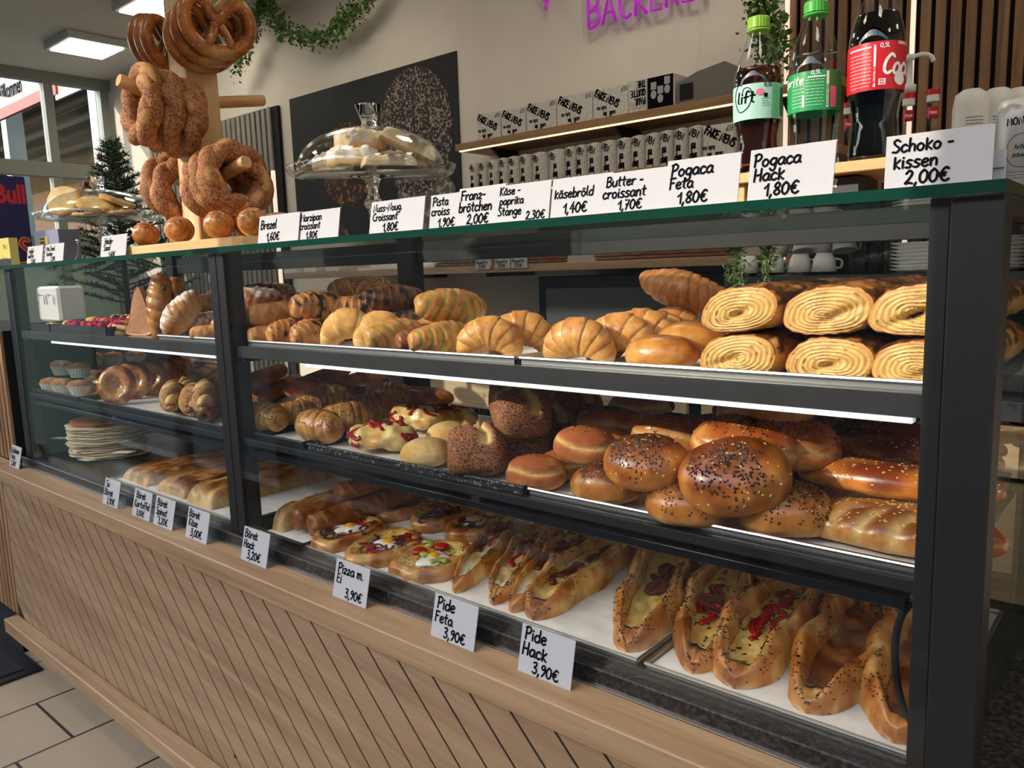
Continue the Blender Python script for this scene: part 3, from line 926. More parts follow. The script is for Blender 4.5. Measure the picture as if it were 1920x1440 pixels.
M['sesame_dense'] = poppy_mat('sesame_crust', lin(128, 84, 46), lin(206, 156, 96), 360)

def t_seed_loaf(seed, a=.055, b_=.075, h=.085, ex=.5, ez=.6, m='poppy', name='poppy_seed_loaf', split=True):
    V, F, N, hz = blob(a, b_, h, seed, ex, ez, .04, 72, 40)
    k = np.ones(len(V))
    if split:
        for ang, off in ((.3, 0), (1.9, .004)):
            d = V[:, 0] * math.sin(ang) - V[:, 1] * math.cos(ang) + off + .006 * (vnoise(V, 50, seed) - .5)
            g = np.exp(-(d / .011) ** 2) * sm(.55, .85, hz)
            rim = np.exp(-((np.abs(d) - .014) / .006) ** 2) * sm(.6, .9, hz)
            V = V + N * (rim * .007 - g * .010)[:, None]
            k = np.minimum(k, 1 - sm(.3, .6, g))
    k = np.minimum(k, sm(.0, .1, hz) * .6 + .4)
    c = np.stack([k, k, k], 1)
    return Tpl(name, MB().add(V, F, c).mesh(name, M[m], True))

def strips(pts, r, col=None):
    return tube(crom(pts, 4), r, 7)

M['pepper'] = noisy('red_pepper', lin(176, 34, 26), lin(132, 20, 18), 60, .25)
M['tomato'] = noisy('tomato', lin(206, 48, 30), lin(172, 30, 22), 70, .22)
M['meat'] = noisy('cooked_meat', lin(112, 48, 36), lin(70, 28, 24), 90, .4)
M['herb'] = noisy('herbs', lin(62, 74, 34), lin(38, 46, 24), 120, .6)
M['leafgreen'] = noisy('pale_pepper', lin(170, 176, 92), lin(142, 150, 70), 40, .3)
M['egg'] = noisy('egg_white', lin(236, 232, 220), lin(246, 244, 238), 30, .25)
M['yolk'] = mat('egg_yolk', lin(242, 166, 22), .18)
M['mince'] = noisy('mince', lin(88, 62, 40), lin(46, 36, 26), 130, .6)

def t_pide(seed, L=.27, W=.042, H=.036, opening=.7, filling='cheese', peppers=0, meat=0, seeds=140, name='pide', herbs=0):
    nu, nv = 64, 41
    u = np.linspace(-1, 1, nu); v = np.linspace(-1, 1, nv)
    U, Vv = np.meshgrid(u, v, indexing='ij')
    wob = .10 * np.sin(U * 7 + seed) + .06 * np.sin(U * 13 + seed * 2)
    w = W * np.clip(1 - np.abs(U) ** 2.4, 0, 1) ** .58 * (1 + .08 * np.sin(U * 9 + seed)) + .0015
    av = np.abs(Vv)
    pk = .66
    depth = .62 * opening * sm(.0, .28, 1 - np.abs(U)) 
    outer = np.sqrt(np.clip(1 - ((av - pk) / (1 - pk)) ** 2, 0, 1))
    inner = 1 - depth * sm(0, .36, pk - av)
    prof = np.where(av > pk, outer, inner)
    hh = H * (.30 + .70 * (1 - np.abs(U) ** 5)) * (1 + wob * np.sign(Vv) * .6)
    X = U * L / 2; Y = Vv * w + .006 * np.sin(U * 2.2 + seed); Z = prof * hh
    V = np.stack([X, Y, Z], -1).reshape(-1, 3)
    nz = vnoise(V, 45, seed, 3)
    V[:, 2] += (nz - .5) * .006 * (prof.ravel() > .2)
    C = mixc(lin(246, 208, 132), lin(208, 134, 62), sm(.3, .75, nz + .25 * (prof.ravel() - .6) + .2 * (np.abs(U.ravel()) > .8)))
    C = mixc(C, lin(150, 82, 34), sm(.58, .76, vnoise(V, 34, seed + 4, 3)) * .8)
    fill = (av < .42) & (np.abs(U) < .86)
    fcol = {'cheese': mixc(lin(244, 218, 136), lin(222, 170, 84), sm(.35, .75, nz)), 'mince': mixc(lin(196, 130, 78), lin(124, 66, 40), sm(.3, .7, nz)), 'feta': mixc(lin(236, 226, 196), lin(206, 170, 110), sm(.35, .6, nz))}[filling]
    idx = lambda i, j: i * nv + j
    Fa, Fb = [], []
    for i in range(nu - 1):
        for j in range(nv - 1):
            f = (idx(i, j), idx(i + 1, j), idx(i + 1, j + 1), idx(i, j + 1))
            (Fb if fill[i:i + 2, j:j + 2].all() else Fa).append(f)
    mb = MB()
    VB = V.copy(); VB[:, 2] = 0
    nvt = len(V)
    Fbot = []
    for i in range(nu - 1):
        Fbot.append((nvt + idx(i, 0), nvt + idx(i, nv - 1), nvt + idx(i + 1, nv - 1), nvt + idx(i + 1, 0)))
        Fa.append((idx(i, 0), nvt + idx(i, 0), nvt + idx(i + 1, 0), idx(i + 1, 0)))
        Fa.append((idx(i, nv - 1), idx(i + 1, nv - 1), nvt + idx(i + 1, nv - 1), nvt + idx(i, nv - 1)))
    for i in (0, nu - 1):
        for j in range(nv - 1): Fa.append((idx(i, j), idx(i, j + 1), nvt + idx(i, j + 1), nvt + idx(i, j)))
    mb.add(np.concatenate([V, VB]), Fa + Fbot, np.concatenate([C, C]))
    t = Tpl(name, mb.mesh('pide_crust', M['shiny'], True))
    used = sorted({i for f in Fb for i in f}); mp_ = {o: n for n, o in enumerate(used)}
    FV = V[used].copy()
    FV[:, 2] += .0015 + .007 * (vnoise(FV, 80, seed + 2, 2) - .4)
    t.add({'cheese': 'cheese_filling', 'mince': 'mince_filling', 'feta': 'feta_filling'}[filling], MB().add(FV, [tuple(mp_[i] for i in f) for f in Fb], fcol[used]).mesh('filling', M['cheese'], True))
    rs = np.random.RandomState(seed)
    Nn = np.tile(np.array([0, 0, 1.0]), (len(V), 1))
    mk = lambda v_, n_: (prof.ravel() > .35) & (av.ravel() > .4) & (vnoise(v_, 30, seed + 6) > .45)
    if seeds: t.add('black_seeds', scatter(V, [f for f in Fa if max(f) < nvt], seeds, seed, mk, N=Nn).mesh('black_seeds', M['seed_b']), 0, 'stuff')
    zc = V.reshape(nu, nv, 3)
    def top(i, j): return zc[i, j] + np.array([0, 0, .006])
    for mt_, cnt, nm, rr in ((M['pepper'], peppers, 'pepper_strip', .0032), (M['meat'], meat, 'meat_strip', .0042)):
        if not cnt: continue
        for q in range(cnt):
            i0 = rs.randint(14, nu - 22); j0 = rs.randint(15, 26)
            pts = [top(np.clip(i0 + d, 6, nu - 7), int(np.clip(j0 + rs.randint(-5, 6), 12, 28))) for d in (0, 4, 8, 11)]
            V3, F3 = strips(np.array(pts), rr * 1.25); zm = V3[:, 2].mean(); V3[:, 2] = zm - .001 + (V3[:, 2] - zm) * .6
            t.add(nm, MB().add(V3, F3).mesh(nm, mt_, True), 0)
    if herbs: t.add('herbs', scatter(FV, [tuple(mp_[i] for i in f) for f in Fb], herbs, seed + 3, None, (.004, .002, .0008), .6, np.tile(np.array([0, 0, 1.0]), (len(FV), 1))).mesh('herbs', M['herb']), 0, 'stuff')
    return t

def t_pizza(seed, a=.098, b_=.076, h=.026, tops=('pepper',), egg=True, tomato=0, mince=0):
    nth, nr = 72, 26
    th = np.arange(nth) * 2 * PI / nth
    V = []; K = []
    for k in np.linspace(0, 1, nr):
        kk = 1 + .05 * np.sin(3 * th + seed) + .03 * np.sin(7 * th + 2 * seed)
        z = h * np.where(k > .84, math.sqrt(max(0, 1 - ((k - .84) / .16) ** 2)), .62 + .38 * sm(.55, .84, k))
        V.append(np.stack([a * k * kk * np.cos(th), b_ * k * kk * np.sin(th), z + 0 * th], 1)); K.append(k + 0 * th)
    V = np.concatenate(V); K = np.concatenate(K)
    nz = vnoise(V, 42, seed, 3)
    V[:, 2] += (nz - .5) * .010 * (K < .98); V[:, 2] = np.maximum(V[:, 2], 0)
    crustc = mixc(lin(236, 186, 104), lin(186, 108, 44), sm(.35, .7, nz + .2 * (K - .8)))
    ch = mixc(lin(244, 214, 124), lin(222, 160, 74), sm(.35, .68, nz))
    F = [(i * nth + j, i * nth + (j + 1) % nth, (i + 1) * nth + (j + 1) % nth, (i + 1) * nth + j) for i in range(nr - 1) for j in range(nth)]
    sp = 19
    Fa = [f for f in F if f[0] // nth >= sp] + [tuple((nr - 1) * nth + j for j in range(nth))]
    Fb = [f for f in F if f[0] // nth < sp]
    t = Tpl('egg_pizza', MB().add(V, Fa, crustc).mesh('pizza_crust', M['shiny'], True))
    t.add('cheese_topping', MB().add(V[:(sp + 1) * nth] + np.array([0, 0, .0004]), Fb, ch[:(sp + 1) * nth]).mesh('cheese_topping', M['cheese'], True))
    rs = np.random.RandomState(seed)
    zt = h * .68
    if egg:
        ex_, ey_ = rs.uniform(-.014, .014, 2)
        prof = [(.001, .007), (.018, .0072), (.029, .005), (.036, .002), (.039, -.002)]
        V2, F2 = lathe(prof, 36); ang = np.arctan2(V2[:, 1], V2[:, 0])
        V2[:, :2] *= .82 * (1 + .22 * np.sin(2 * ang + seed) + .12 * np.sin(5 * ang))[:, None]
        e = t.add('egg_white', MB().add(V2 + np.array([ex_, ey_, zt + .002]), F2).mesh('egg_white', M['egg'], True))
        V3, F3 = lathe([(0, .0145), (.006, .0138), (.0115, .011), (.0145, .007), (.0145, .003)], 28)
        t.add('egg_yolk', MB().add(V3 + np.array([ex_ + .004, ey_, zt]), F3).mesh('egg_yolk', M['yolk'], True), e)
    for k in range(tomato):
        q = rs.uniform(0, 2 * PI)
        V3, F3 = lathe([(0, .003), (.013, .003), (.016, .001), (.016, -.002)], 24)
        t.add('tomato_slice', MB().add(V3 + np.array([a * .55 * math.cos(q), b_ * .55 * math.sin(q), zt + .005]), F3).mesh('tomato_slice', M['tomato'], True))
    for nm, mt_, cnt in (('pepper_strip', M['pepper'], 9 if 'pepper' in tops else 0), ('meat_strip', M['meat'], 16 if 'meat' in tops else 0), ('green_pepper_strip', M['leafgreen'], 3 if 'green' in tops else 0)):
        for q in range(cnt):
            an = rs.uniform(0, 2 * PI); rr = rs.uniform(.3, .72); d = rs.uniform(0, 2 * PI)
            p0 = np.array([a * rr * math.cos(an), b_ * rr * math.sin(an), zt + .006])
            pts = [p0 + np.array([math.cos(d + .4 * i) * .011 * i, math.sin(d + .4 * i) * .011 * i, rs.uniform(-.001, .003)]) for i in range(4)]
            V3, F3 = strips(np.array(pts), (.0036 if nm == 'pepper_strip' else .0042) if nm != 'green_pepper_strip' else .009)
            V3[:, 2] = zt + .006 + (V3[:, 2] - zt - .006) * .45
            t.add(nm, MB().add(V3, F3).mesh(nm, mt_, True))
    cV = V[:(sp + 1) * nth]; up = np.tile(np.array([0, 0, 1.0]), (len(cV), 1))
    if mince: t.add('mince', scatter(cV, Fb, mince, seed + 9, lambda v, n: vnoise(v, 35, seed + 2, 2) > .42, (.005, .0035, .003), .5, up).mesh('mince', M['mince'], True), 0, 'stuff')
    t.add('herbs', scatter(cV, Fb, 240, seed + 1, None, (.0036, .0018, .0008), .9, up).mesh('herbs', M['herb']), 0, 'stuff')
    return t

def t_slab(seed, L=.3, W=.13, H=.04, c=(lin(214, 160, 90), lin(158, 92, 40), lin(108, 58, 26)), name='borek_slab', ridg=0, rows=1):
    nu, nv = 70, 44
    U, Vv = np.meshgrid(np.linspace(-1, 1, nu), np.linspace(-1, 1, nv), indexing='ij')
    edge = (np.clip(1 - np.abs(U) ** 10, 0, 1) * np.clip(1 - np.abs(Vv) ** 8, 0, 1)) ** .5
    X = U * L / 2 * (1 + .0 * Vv); Y = Vv * W / 2
    P = np.stack([X, Y, 0 * X], -1).reshape(-1, 3)
    nz = vnoise(P * np.array([1, 2.2, 1]), 22, seed, 4)
    fold = np.sin(Y.ravel() * 2 * PI / (W / 3.0) + 3 * vnoise(P, 9, seed + 1, 2)) if ridg else 0
    Z = (H * edge).ravel() + ((nz - .5) * .018 + .005 * fold) * edge.ravel()
    V = np.stack([X.ravel(), Y.ravel(), np.maximum(Z, 0)], -1)
    col = mixc(c[0], c[1], sm(.36, .56, nz)); col = mixc(col, c[2], sm(.55, .70, nz) * .9)
    col = mixc(col, lin(246, 224, 168), (1 - sm(.3, .9, edge.ravel())) * .5)
    F = [(i * nv + j, (i + 1) * nv + j, (i + 1) * nv + j + 1, i * nv + j + 1) for i in range(nu - 1) for j in range(nv - 1)]
    V2 = V[[0, nv - 1, nu * nv - 1, (nu - 1) * nv]].copy(); V2[:, 2] = 0
    b0 = len(V)
    F.append((b0, b0 + 1, b0 + 2, b0 + 3))
    return Tpl(name, MB().add(np.concatenate([V, V2]), F, np.concatenate([col, col[:4]])).mesh(name, M['flaky'], True))

def t_log(seed, L=.25, r=.03, c=(lin(196, 122, 58), lin(140, 76, 32), lin(228, 176, 104)), name='filled_pastry_log', flat=.8, lump=.1, m='flaky', seeds=0, hollow=False, nr=5):
    V, F, col, fr, nz = ridged(spindle(L, .004, 90), r, nr, c, seed, 26, .55, .05, power=.22, lump=lump, slant=.8)
    V[:, 2] = V[:, 2] * flat; V[:, 2] -= V[:, 2].min(); 
    if hollow:
        k = sm(.47, .5, np.abs(V[:, 0]) / L) * (1 - sm(0, r * .5, np.hypot(V[:, 1] - .004, V[:, 2] - r * flat * .95)))
        V[:, 0] -= np.sign(V[:, 0]) * k * .02
        col = mixc(col, lin(70, 40, 22), k)
    t = Tpl(name, MB().add(V, F, col).mesh(name, M[m], True))
    if seeds: t.add('sesame_seeds', scatter(V, F, seeds, seed, lambda v, n: n[:, 2] > 0, (.0022, .0014, .0009)).mesh('sesame_seeds', M['seed_brown']), 0, 'stuff')
    return t

def t_scored_loaf(seed, L=.22, W=.06, H=.055, c=(lin(214, 148, 70), lin(148, 80, 30), lin(240, 206, 132)), seeds=160, name='sesame_loaf', cuts=5, m='shiny'):
    V, F, N, hz = blob(L / 2, W, H, seed, 1.0, .8, .05, 80, 36)
    nz = vnoise(V, 24, seed, 3)
    col = mixc(c[0], c[1], sm(.4, .7, nz + .25 * (hz - .5)))
    col = mixc(col, c[2], (1 - sm(.05, .45, hz)) * .6)
    if cuts:
        for q in range(cuts):
            d = V[:, 0] - (-L * .32 + q * L * .16) - V[:, 1] * .5
            side = sm(.15, .5, -V[:, 1] / W)
            g = np.exp(-(d / .0075) ** 2) * side * sm(.1, .3, hz)
            V = V - N * (g * .007)[:, None]
            col = mixc(col, lin(246, 218, 148), g * .85)
    t = Tpl(name, MB().add(V, F, col).mesh(name, M[m], True))
    if seeds: t.add('sesame_seeds', scatter(V, F, seeds, seed, lambda v, n: (n[:, 2] > .25) & (vnoise(v, 30, seed + 3) > .35), (.0027, .0017, .0010), N=N).mesh('sesame_seeds', M['seed_w']), 0, 'stuff')
    return t

def t_mound(seed, a=.07, b_=.055, h=.05, peppers=26, name='cheese_pepper_roll'):
    V, F, N, hz = blob(a, b_, h, seed, .9, .8, .22, 64, 34, dscale=40)
    nz = vnoise(V, 60, seed, 3)
    col = mixc(lin(248, 224, 150), lin(228, 176, 92), sm(.35, .7, nz))
    t = Tpl(name, MB().add(V, F, col).mesh(name, M['cheese'], True))
    if peppers:
        rs = np.random.RandomState(seed)
        ok = np.nonzero((hz > .35))[0]
        for q in range(peppers):
            i = rs.choice(ok); p = V[i]; n = N[i]
            d = rs.randn(3); d -= n * (d @ n); d /= np.linalg.norm(d)
            e = np.cross(n, d)
            pts = []
            for k in (-1, -.4, .3, 1):
                pp = p + d * .018 * k + e * .005 * math.sin(k * 2 + q)
                j = np.argmin(((V - pp) ** 2).sum(1)); pts.append(V[j] + N[j] * .0014)
            pts = np.array(pts)
            if np.min(np.linalg.norm(np.diff(pts, axis=0), axis=1)) < 1e-4: continue
            C3 = crom(pts, 4); V3, F3 = strips(pts, .0052); k3 = np.minimum(np.arange(len(V3)) // 7, len(C3) - 1); k3[-2] = 0; V3 = V3 - n * ((V3 - C3[k3]) @ n * .6)[:, None]
            t.add('pepper_strip', MB().add(V3, F3).mesh('pepper_strip', M['pepper'], True))
    return t

def t_upright_ring(seed, R=.036, r=.023, seeds=150):
    """flat round roll with a sunken seeded middle"""
    nth = 64
    th = np.arange(nth) * 2 * PI / nth
    prof = [(0, .012), (.012, .012), (.022, .017), (.034, .026), (.046, .028), (.056, .022), (.061, .012), (.058, .003), (.045, 0), (0, 0)]
    p = crom(np.array([(a, b_) for a, b_ in prof]), 4)
    p[:, 0] = np.clip(p[:, 0], 1e-7, 1); p[-1, 0] = 0
    V, F = lathe(p, nth)
    nz = vnoise(V, 35, seed, 3)
    V[:, 2] += (nz - .5) * .008; V[:, 0] *= .92
    rad = np.hypot(V[:, 0], V[:, 1])
    col = mixc(lin(228, 168, 88), lin(166, 90, 36), sm(.03, .05, rad) * sm(.25, .6, nz))
    col = mixc(col, lin(240, 200, 124), (1 - sm(.0, .012, V[:, 2])) * .6)
    t = Tpl('seeded_ring_roll', MB().add(V, F, col).mesh('seeded_ring_roll', M['shiny'], True))
    t.add('poppy_seeds', scatter(V, F, seeds, seed, lambda v, n: (v[:, 2] > .008) & (np.hypot(v[:, 0], v[:, 1]) < .046), (.0013, .0012, .0008), N=np.tile(np.array([0, 0, 1.0]), (len(V), 1))).mesh('poppy_seeds', M['seed_b']), 0, 'stuff')
    return t

def t_twist(seed, L=.19, r=.021, seeds=420, k=2.2):
    """two strands twisted into a short loaf covered with seeds"""
    t_ = np.linspace(0, 1, 100)
    mb = MB(); sd = MB()
    for s in (0, PI):
        w = 2 * PI * k * t_ + s + seed
        env = np.sin(PI * np.clip(t_, .0, 1)) ** .3
        P = np.stack([(t_ - .5) * L, r * .75 * np.cos(w) * env, r * .75 * np.sin(w) * env + r * 1.5], 1)
        V, F = tube(P, r * (.35 + .65 * np.sin(PI * t_) ** .4), 18)
        N = vnormals(V, F)
        nz = vnoise(V, 40, seed + s, 3)
        bare = sm(.62, .72, vnoise(V, 24, seed + 4 + s, 1))
        kk = 1 - bare * .9; c = np.stack([kk, kk, kk], 1)
        mb.add(V, F, c)
        sub = scatter(V, F, seeds // 2, seed + int(s), lambda v, n: bare < .4, (.0021, .0013, .0009), .35, N)
        sd.v += sub.v; sd.c += sub.c; sd.m += sub.m; sd.f += [tuple(i + sd.n for i in f) for f in sub.f]; sd.n += sub.n
    zmin = min(v[:, 2].min() for v in mb.v)
    mb.v = [v - np.array([0, 0, zmin]) for v in mb.v]; sd.v = [v - np.array([0, 0, zmin]) for v in sd.v]
    t = Tpl('sesame_twist', mb.mesh('sesame_twist', M['sesame_dense'], True))
    t.add('sesame_seeds', sd.mesh('sesame_seeds', M['seed_brown']), 0, 'stuff')
    return t

def t_muffin(seed, sx=1.35):
    V, F, N, hz = blob(.030 * sx, .030, .030, seed, 1, .8, .08, 44, 22)
    V = V + np.array([0, 0, .022])
    nz = vnoise(V, 60, seed, 3)
    c = mixc(lin(196, 132, 72), lin(156, 94, 44), sm(.3, .7, nz)); 
    c = mixc(c, lin(238, 230, 216), sm(.5, .7, nz + .2 * (hz - .6)) * .55)
    t = Tpl('muffin', MB().add(V, F, c).mesh('muffin', M['matte'], True))
    n = 96
    a = np.arange(n) * 2 * PI / n
    pl = 1 + .035 * np.sign(np.sin(a * 24))
    V2 = []
    for z, r in ((0, .022), (.018, .0265), (.034, .0315)):
        V2.append(np.stack([r * sx * pl * np.cos(a), r * pl * np.sin(a), z + 0 * a], 1))
    V2 = np.concatenate(V2)
    F2 = [(i * n + j, i * n + (j + 1) % n, (i + 1) * n + (j + 1) % n, (i + 1) * n + j) for i in range(2) for j in range(n)] + [tuple(range(n))]
    t.add('paper_cup', MB().add(V2, F2).mesh('paper_cup', M['muffin_paper']))
    return t
M['muffin_paper'] = noisy('muffin_paper', lin(238, 226, 198), lin(244, 236, 214), 40, .7)

def t_cookie(seed, pink=True, dip=lin(196, 30, 92)):
    V, F, N, hz = blob(.026, .019, .020, seed, 1, .8, .06, 48, 20)
    a = np.arctan2(V[:, 1], V[:, 0] + .02)
    V = V + N * (.0014 * np.cos(a * 16))[:, None]
    c = mixc(lin(240, 206, 132), lin(222, 170, 90), .5 + .5 * np.cos(a * 16 + PI))
    k = sm(-.002, .002, V[:, 0] + .004 * (vnoise(V, 90, seed) - .5))
    nz = vnoise(V, 260, seed, 1)
    if pink is not None: c = mixc(c, mixc(dip, dip * .55, nz), k)
    V = V + N * (k * (nz - .4) * .003)[:, None]
    return Tpl('dipped_cookie', MB().add(V, F, c).mesh('dipped_cookie', M['matte'], True))

def t_disc(seed, a=.13, b_=.12, h=.007, top=lin(206, 160, 104), spot=lin(150, 92, 48), edge=lin(230, 212, 178), name='flatbread', m='matte'):
    n = 64
    th = np.arange(n) * 2 * PI / n
    k = 1 + .03 * np.sin(3 * th + seed) + .02 * np.sin(8 * th + 2 * seed)
    rows = [(0.0001, h), (.35, h), (.7, h), (.93, h * .95), (1, h * .55), (.97, 0), (.0001, 0)]
    V = np.concatenate([np.stack([a * q * k * np.cos(th), b_ * q * k * np.sin(th), z + 0 * th], 1) for q, z in rows])
    V[:, 2] += (vnoise(V, 22, seed, 2) - .5) * h * .9
    q = np.repeat([r[0] for r in rows], n)
    nz = vnoise(V, 34, seed + 1, 3)
    c = mixc(top, spot, sm(.4, .65, nz)); c = mixc(c, edge, sm(.8, .95, q))
    F = [(i * n + j, i * n + (j + 1) % n, (i + 1) * n + (j + 1) % n, (i + 1) * n + j) for i in range(len(rows) - 1) for j in range(n)]
    return Tpl(name, MB().add(V, F, c).mesh(name, M[m], True))

def t_crumble(seed, a=.05, b_=.045, h=.05, name='crumble_slice'):
    V, F, N, hz = blob(a, b_, h, seed, .6, .5, .12, 72, 40, dscale=60)
    n1 = vnoise(V, 130, seed, 2)
    V = V + N * ((n1 - .5) * .012 * sm(.3, .5, hz))[:, None]
    c = mixc(lin(230, 188, 128), lin(246, 226, 188), sm(.2, .5, hz + .25 * (n1 - .5))); c = mixc(c, lin(250, 248, 244), sm(.5, .62, vnoise(V, 60, seed + 4, 3)) * sm(.3, .6, hz))
    return Tpl(name, MB().add(V, F, c).mesh(name, M['matte'], True))
# ------------------------------------------------------------------ handwriting (marker strokes) and printed letters
GLY = {
 'a': (58, '48 48 30 56 8 40 6 16 22 2 42 14 50 46/50 50 48 16 58 2'), 'b': (54, '!8 100 8 2/8 30 26 54 48 40 48 14 28 0 8 10'),
 'c': (48, '44 46 26 56 6 38 8 12 26 0 46 10'), 'd': (58, '48 44 28 54 8 38 8 12 26 0 48 14/!50 96 50 4'),
 'e': (52, '8 26 40 34 44 48 26 56 8 40 8 14 26 0 48 10'), 'f': (44, '44 92 28 100 18 80 18 2/!2 50 38 52'),
 'g': (56, '48 46 28 56 8 40 10 16 28 4 48 20/50 52 48 0 40 -34 20 -36 6 -20'), 'h': (54, '!8 100 8 2/8 30 24 54 44 44 46 2'),
 'i': (22, '!10 54 12 2/!11 74 12 78'), 'k': (50, '!8 84 10 0/!44 62 12 30 46 0'), 'l': (26, '!10 98 8 16 20 2'),
 'm': (76, '!6 54 8 2/8 36 22 54 34 40 34 2/34 36 50 54 64 42 66 2'), 'n': (54, '!6 54 8 2/8 34 26 54 44 42 46 2'),
 'o': (54, '26 54 8 42 6 16 24 0 44 12 48 36 28 54'), 'p': (54, '!8 54 8 -38/8 38 26 56 48 42 44 14 26 2 8 12'),
 'r': (44, '!6 54 8 2/8 30 22 50 42 52'), 's': (48, '44 52 22 56 10 42 26 30 42 18 28 2 4 4'), 't': (44, '!20 88 18 10 34 2/!2 58 40 60'),
 'u': (54, '6 54 6 16 22 0 42 14 48 52/48 50 50 4'), 'x': (48, '!6 54 44 2/!44 54 4 2'), 'z': (48, '6 48 26 56 40 42 6 4 26 6 44 2'),
 'ä': (58, '48 48 30 56 8 40 6 16 22 2 42 14 50 46/50 50 48 16 58 2/!18 72 20 78/!38 72 40 78'), 'ö': (54, '26 54 8 42 6 16 24 0 44 12 48 36 28 54/!16 72 18 78/!36 72 38 78'),
 'A': (70, '!4 0 34 96 64 0/!14 38 52 40'), 'B': (66, '!10 96 10 2/8 94 40 96 54 76 34 54 12 52/12 52 46 50 60 24 36 2 8 2'),
 'C': (62, '58 84 34 96 10 64 12 22 36 2 58 12'), 'E': (58, '!52 94 12 94 10 2 54 2/!10 50 44 52'), 'F': (56, '!10 92 10 0/!4 92 54 94/!10 52 42 54'),
 'G': (66, '60 84 34 96 8 64 10 20 36 2 60 14 60 42/!60 42 36 42'), 'H': (66, '!10 94 8 0/!56 96 56 2/!8 46 56 50'), 'K': (62, '!10 96 10 0/!56 94 12 46 58 0'),
 'M': (78, '!6 0 10 94 38 40 66 94 70 0'), 'N': (72, '!8 0 10 94 56 2 60 98'), 'P': (60, '!12 94 10 0/2 88 34 98 56 78 40 50 12 46'),
 'S': (58, '54 84 30 98 10 80 28 54 52 32 38 4 6 6'), 'D': (66, '!10 96 10 2/8 94 44 92 60 50 42 6 8 2'), 'L': (54, '!10 96 10 2 50 4'), 'R': (62, '!10 96 10 0/8 94 46 94 52 66 34 50 12 48/!30 48 56 0'),
 'I': (24, '!12 96 12 0'), 'T': (60, '!4 94 56 94/!30 94 30 0'), 'U': (64, '8 96 8 24 32 0 54 24 56 96'), 'W': (88, '!4 96 22 0 44 70 64 0 82 96'), 'Y': (60, '!4 96 30 50 56 96/!30 50 30 0'), 'V': (62, '!4 96 30 0 56 96'), 'O': (68, '34 96 8 66 10 22 34 2 58 24 60 68 34 96'), 'Q': (68, '34 96 8 66 10 22 34 2 58 24 60 68 34 96/!40 26 64 -4'), 'Ä': (70, '!4 0 34 92 64 0/!14 34 52 36/!22 108 24 114/!44 108 46 114'),
 '0': (58, '30 92 8 66 8 24 28 2 50 22 52 68 30 92'), '1': (40, '!4 58 30 94 32 0'), '2': (56, '6 74 26 94 46 74 30 38 4 4 26 8 52 2'), '3': (52, '6 88 34 96 40 72 18 52 42 40 44 14 24 0 4 10'),
 '4': (60, '!40 96 4 34 56 36/!42 64 40 0'), '5': (54, '!48 94 14 94 10 56/10 56 36 60 48 32 30 2 4 8'), '6': (56, '44 94 16 66 8 24 28 2 48 18 36 44 10 34'), '7': (52, '!6 90 48 92 18 0/!14 48 42 50'),
 '8': (54, '28 50 8 68 26 94 46 74 28 50 6 24 26 2 48 22 28 50'), '9': (54, '46 70 24 56 10 74 28 94 46 80 44 40 20 0'), '€': (66, '60 84 40 94 18 66 18 22 42 2 66 14/!4 56 44 58/!4 38 40 40'),
 ',': (24, '!14 6 6 -18'), '.': (24, '!10 2 14 6'), '-': (44, '!6 38 36 40'), '!': (22, '!10 96 10 24/!10 2 12 6'), ' ': (30, ''),
}
def strokes(text, h, slant=.04, track=.06):
    """centre lines of the letters, cap height h, starting at x = 0; returns (list of polylines, width)"""
    out = []; x = 0.0
    for ch in text:
        w_, d = GLY.get(ch, GLY[' '])
        for st in d.split('/'):
            if not st: continue
            straight = st.startswith('!')
            q = [float(v) for v in st.lstrip('!').split()]
            P = np.array(q).reshape(-1, 2) / 100
            if not straight and len(P) > 2: P = crom(P, 5)
            P = P.copy(); P[:, 0] += P[:, 1] * slant
            out.append((P + np.array([x, 0])) * h)
        x += w_ / 100 + track
    return out, x * h

def ribbon(P, w_, d=.0004):
    """pen stroke with a rounded pen: flat strip in XZ standing d proud of the surface (towards -Y)"""
    P = np.asarray(P, float)
    T = np.gradient(P, axis=0); T /= np.linalg.norm(T, axis=1)[:, None] + 1e-9
    n = np.stack([-T[:, 1], T[:, 0]], 1) * w_ / 2
    # rounded ends
    a = P[0] - T[0] * w_ * .45; b_ = P[-1] + T[-1] * w_ * .45
    L_ = np.concatenate([[a + n[0] * .4], P + n, [b_ + n[-1] * .4]]); R_ = np.concatenate([[a - n[0] * .4], P - n, [b_ - n[-1] * .4]])
    m_ = len(L_)
    V = np.concatenate([np.stack([L_[:, 0], 0 * L_[:, 0] - d, L_[:, 1]], 1), np.stack([R_[:, 0], 0 * R_[:, 0] - d, R_[:, 1]], 1)])
    return V, [(i, i + 1, m_ + i + 1, m_ + i) for i in range(m_ - 1)]

def write(mb, text, x, z, h, w_=None, slant=.04, d=.0007, rot=0.0, centre=False, mi=0, squeeze=1.0):
    st, wd = strokes(text, h, slant)
    c, s = math.cos(rot), math.sin(rot)
    for i, P in enumerate(st):
        P = P.copy(); P[:, 0] *= squeeze
        if centre: P[:, 0] -= wd * squeeze / 2
        P = np.stack([P[:, 0] * c - P[:, 1] * s + x, P[:, 0] * s + P[:, 1] * c + z], 1)
        V, F = ribbon(P, w_ or h * .165, d + .00002 * (i % 5))
        mb.add(V, F, None, mi)
    return wd * squeeze

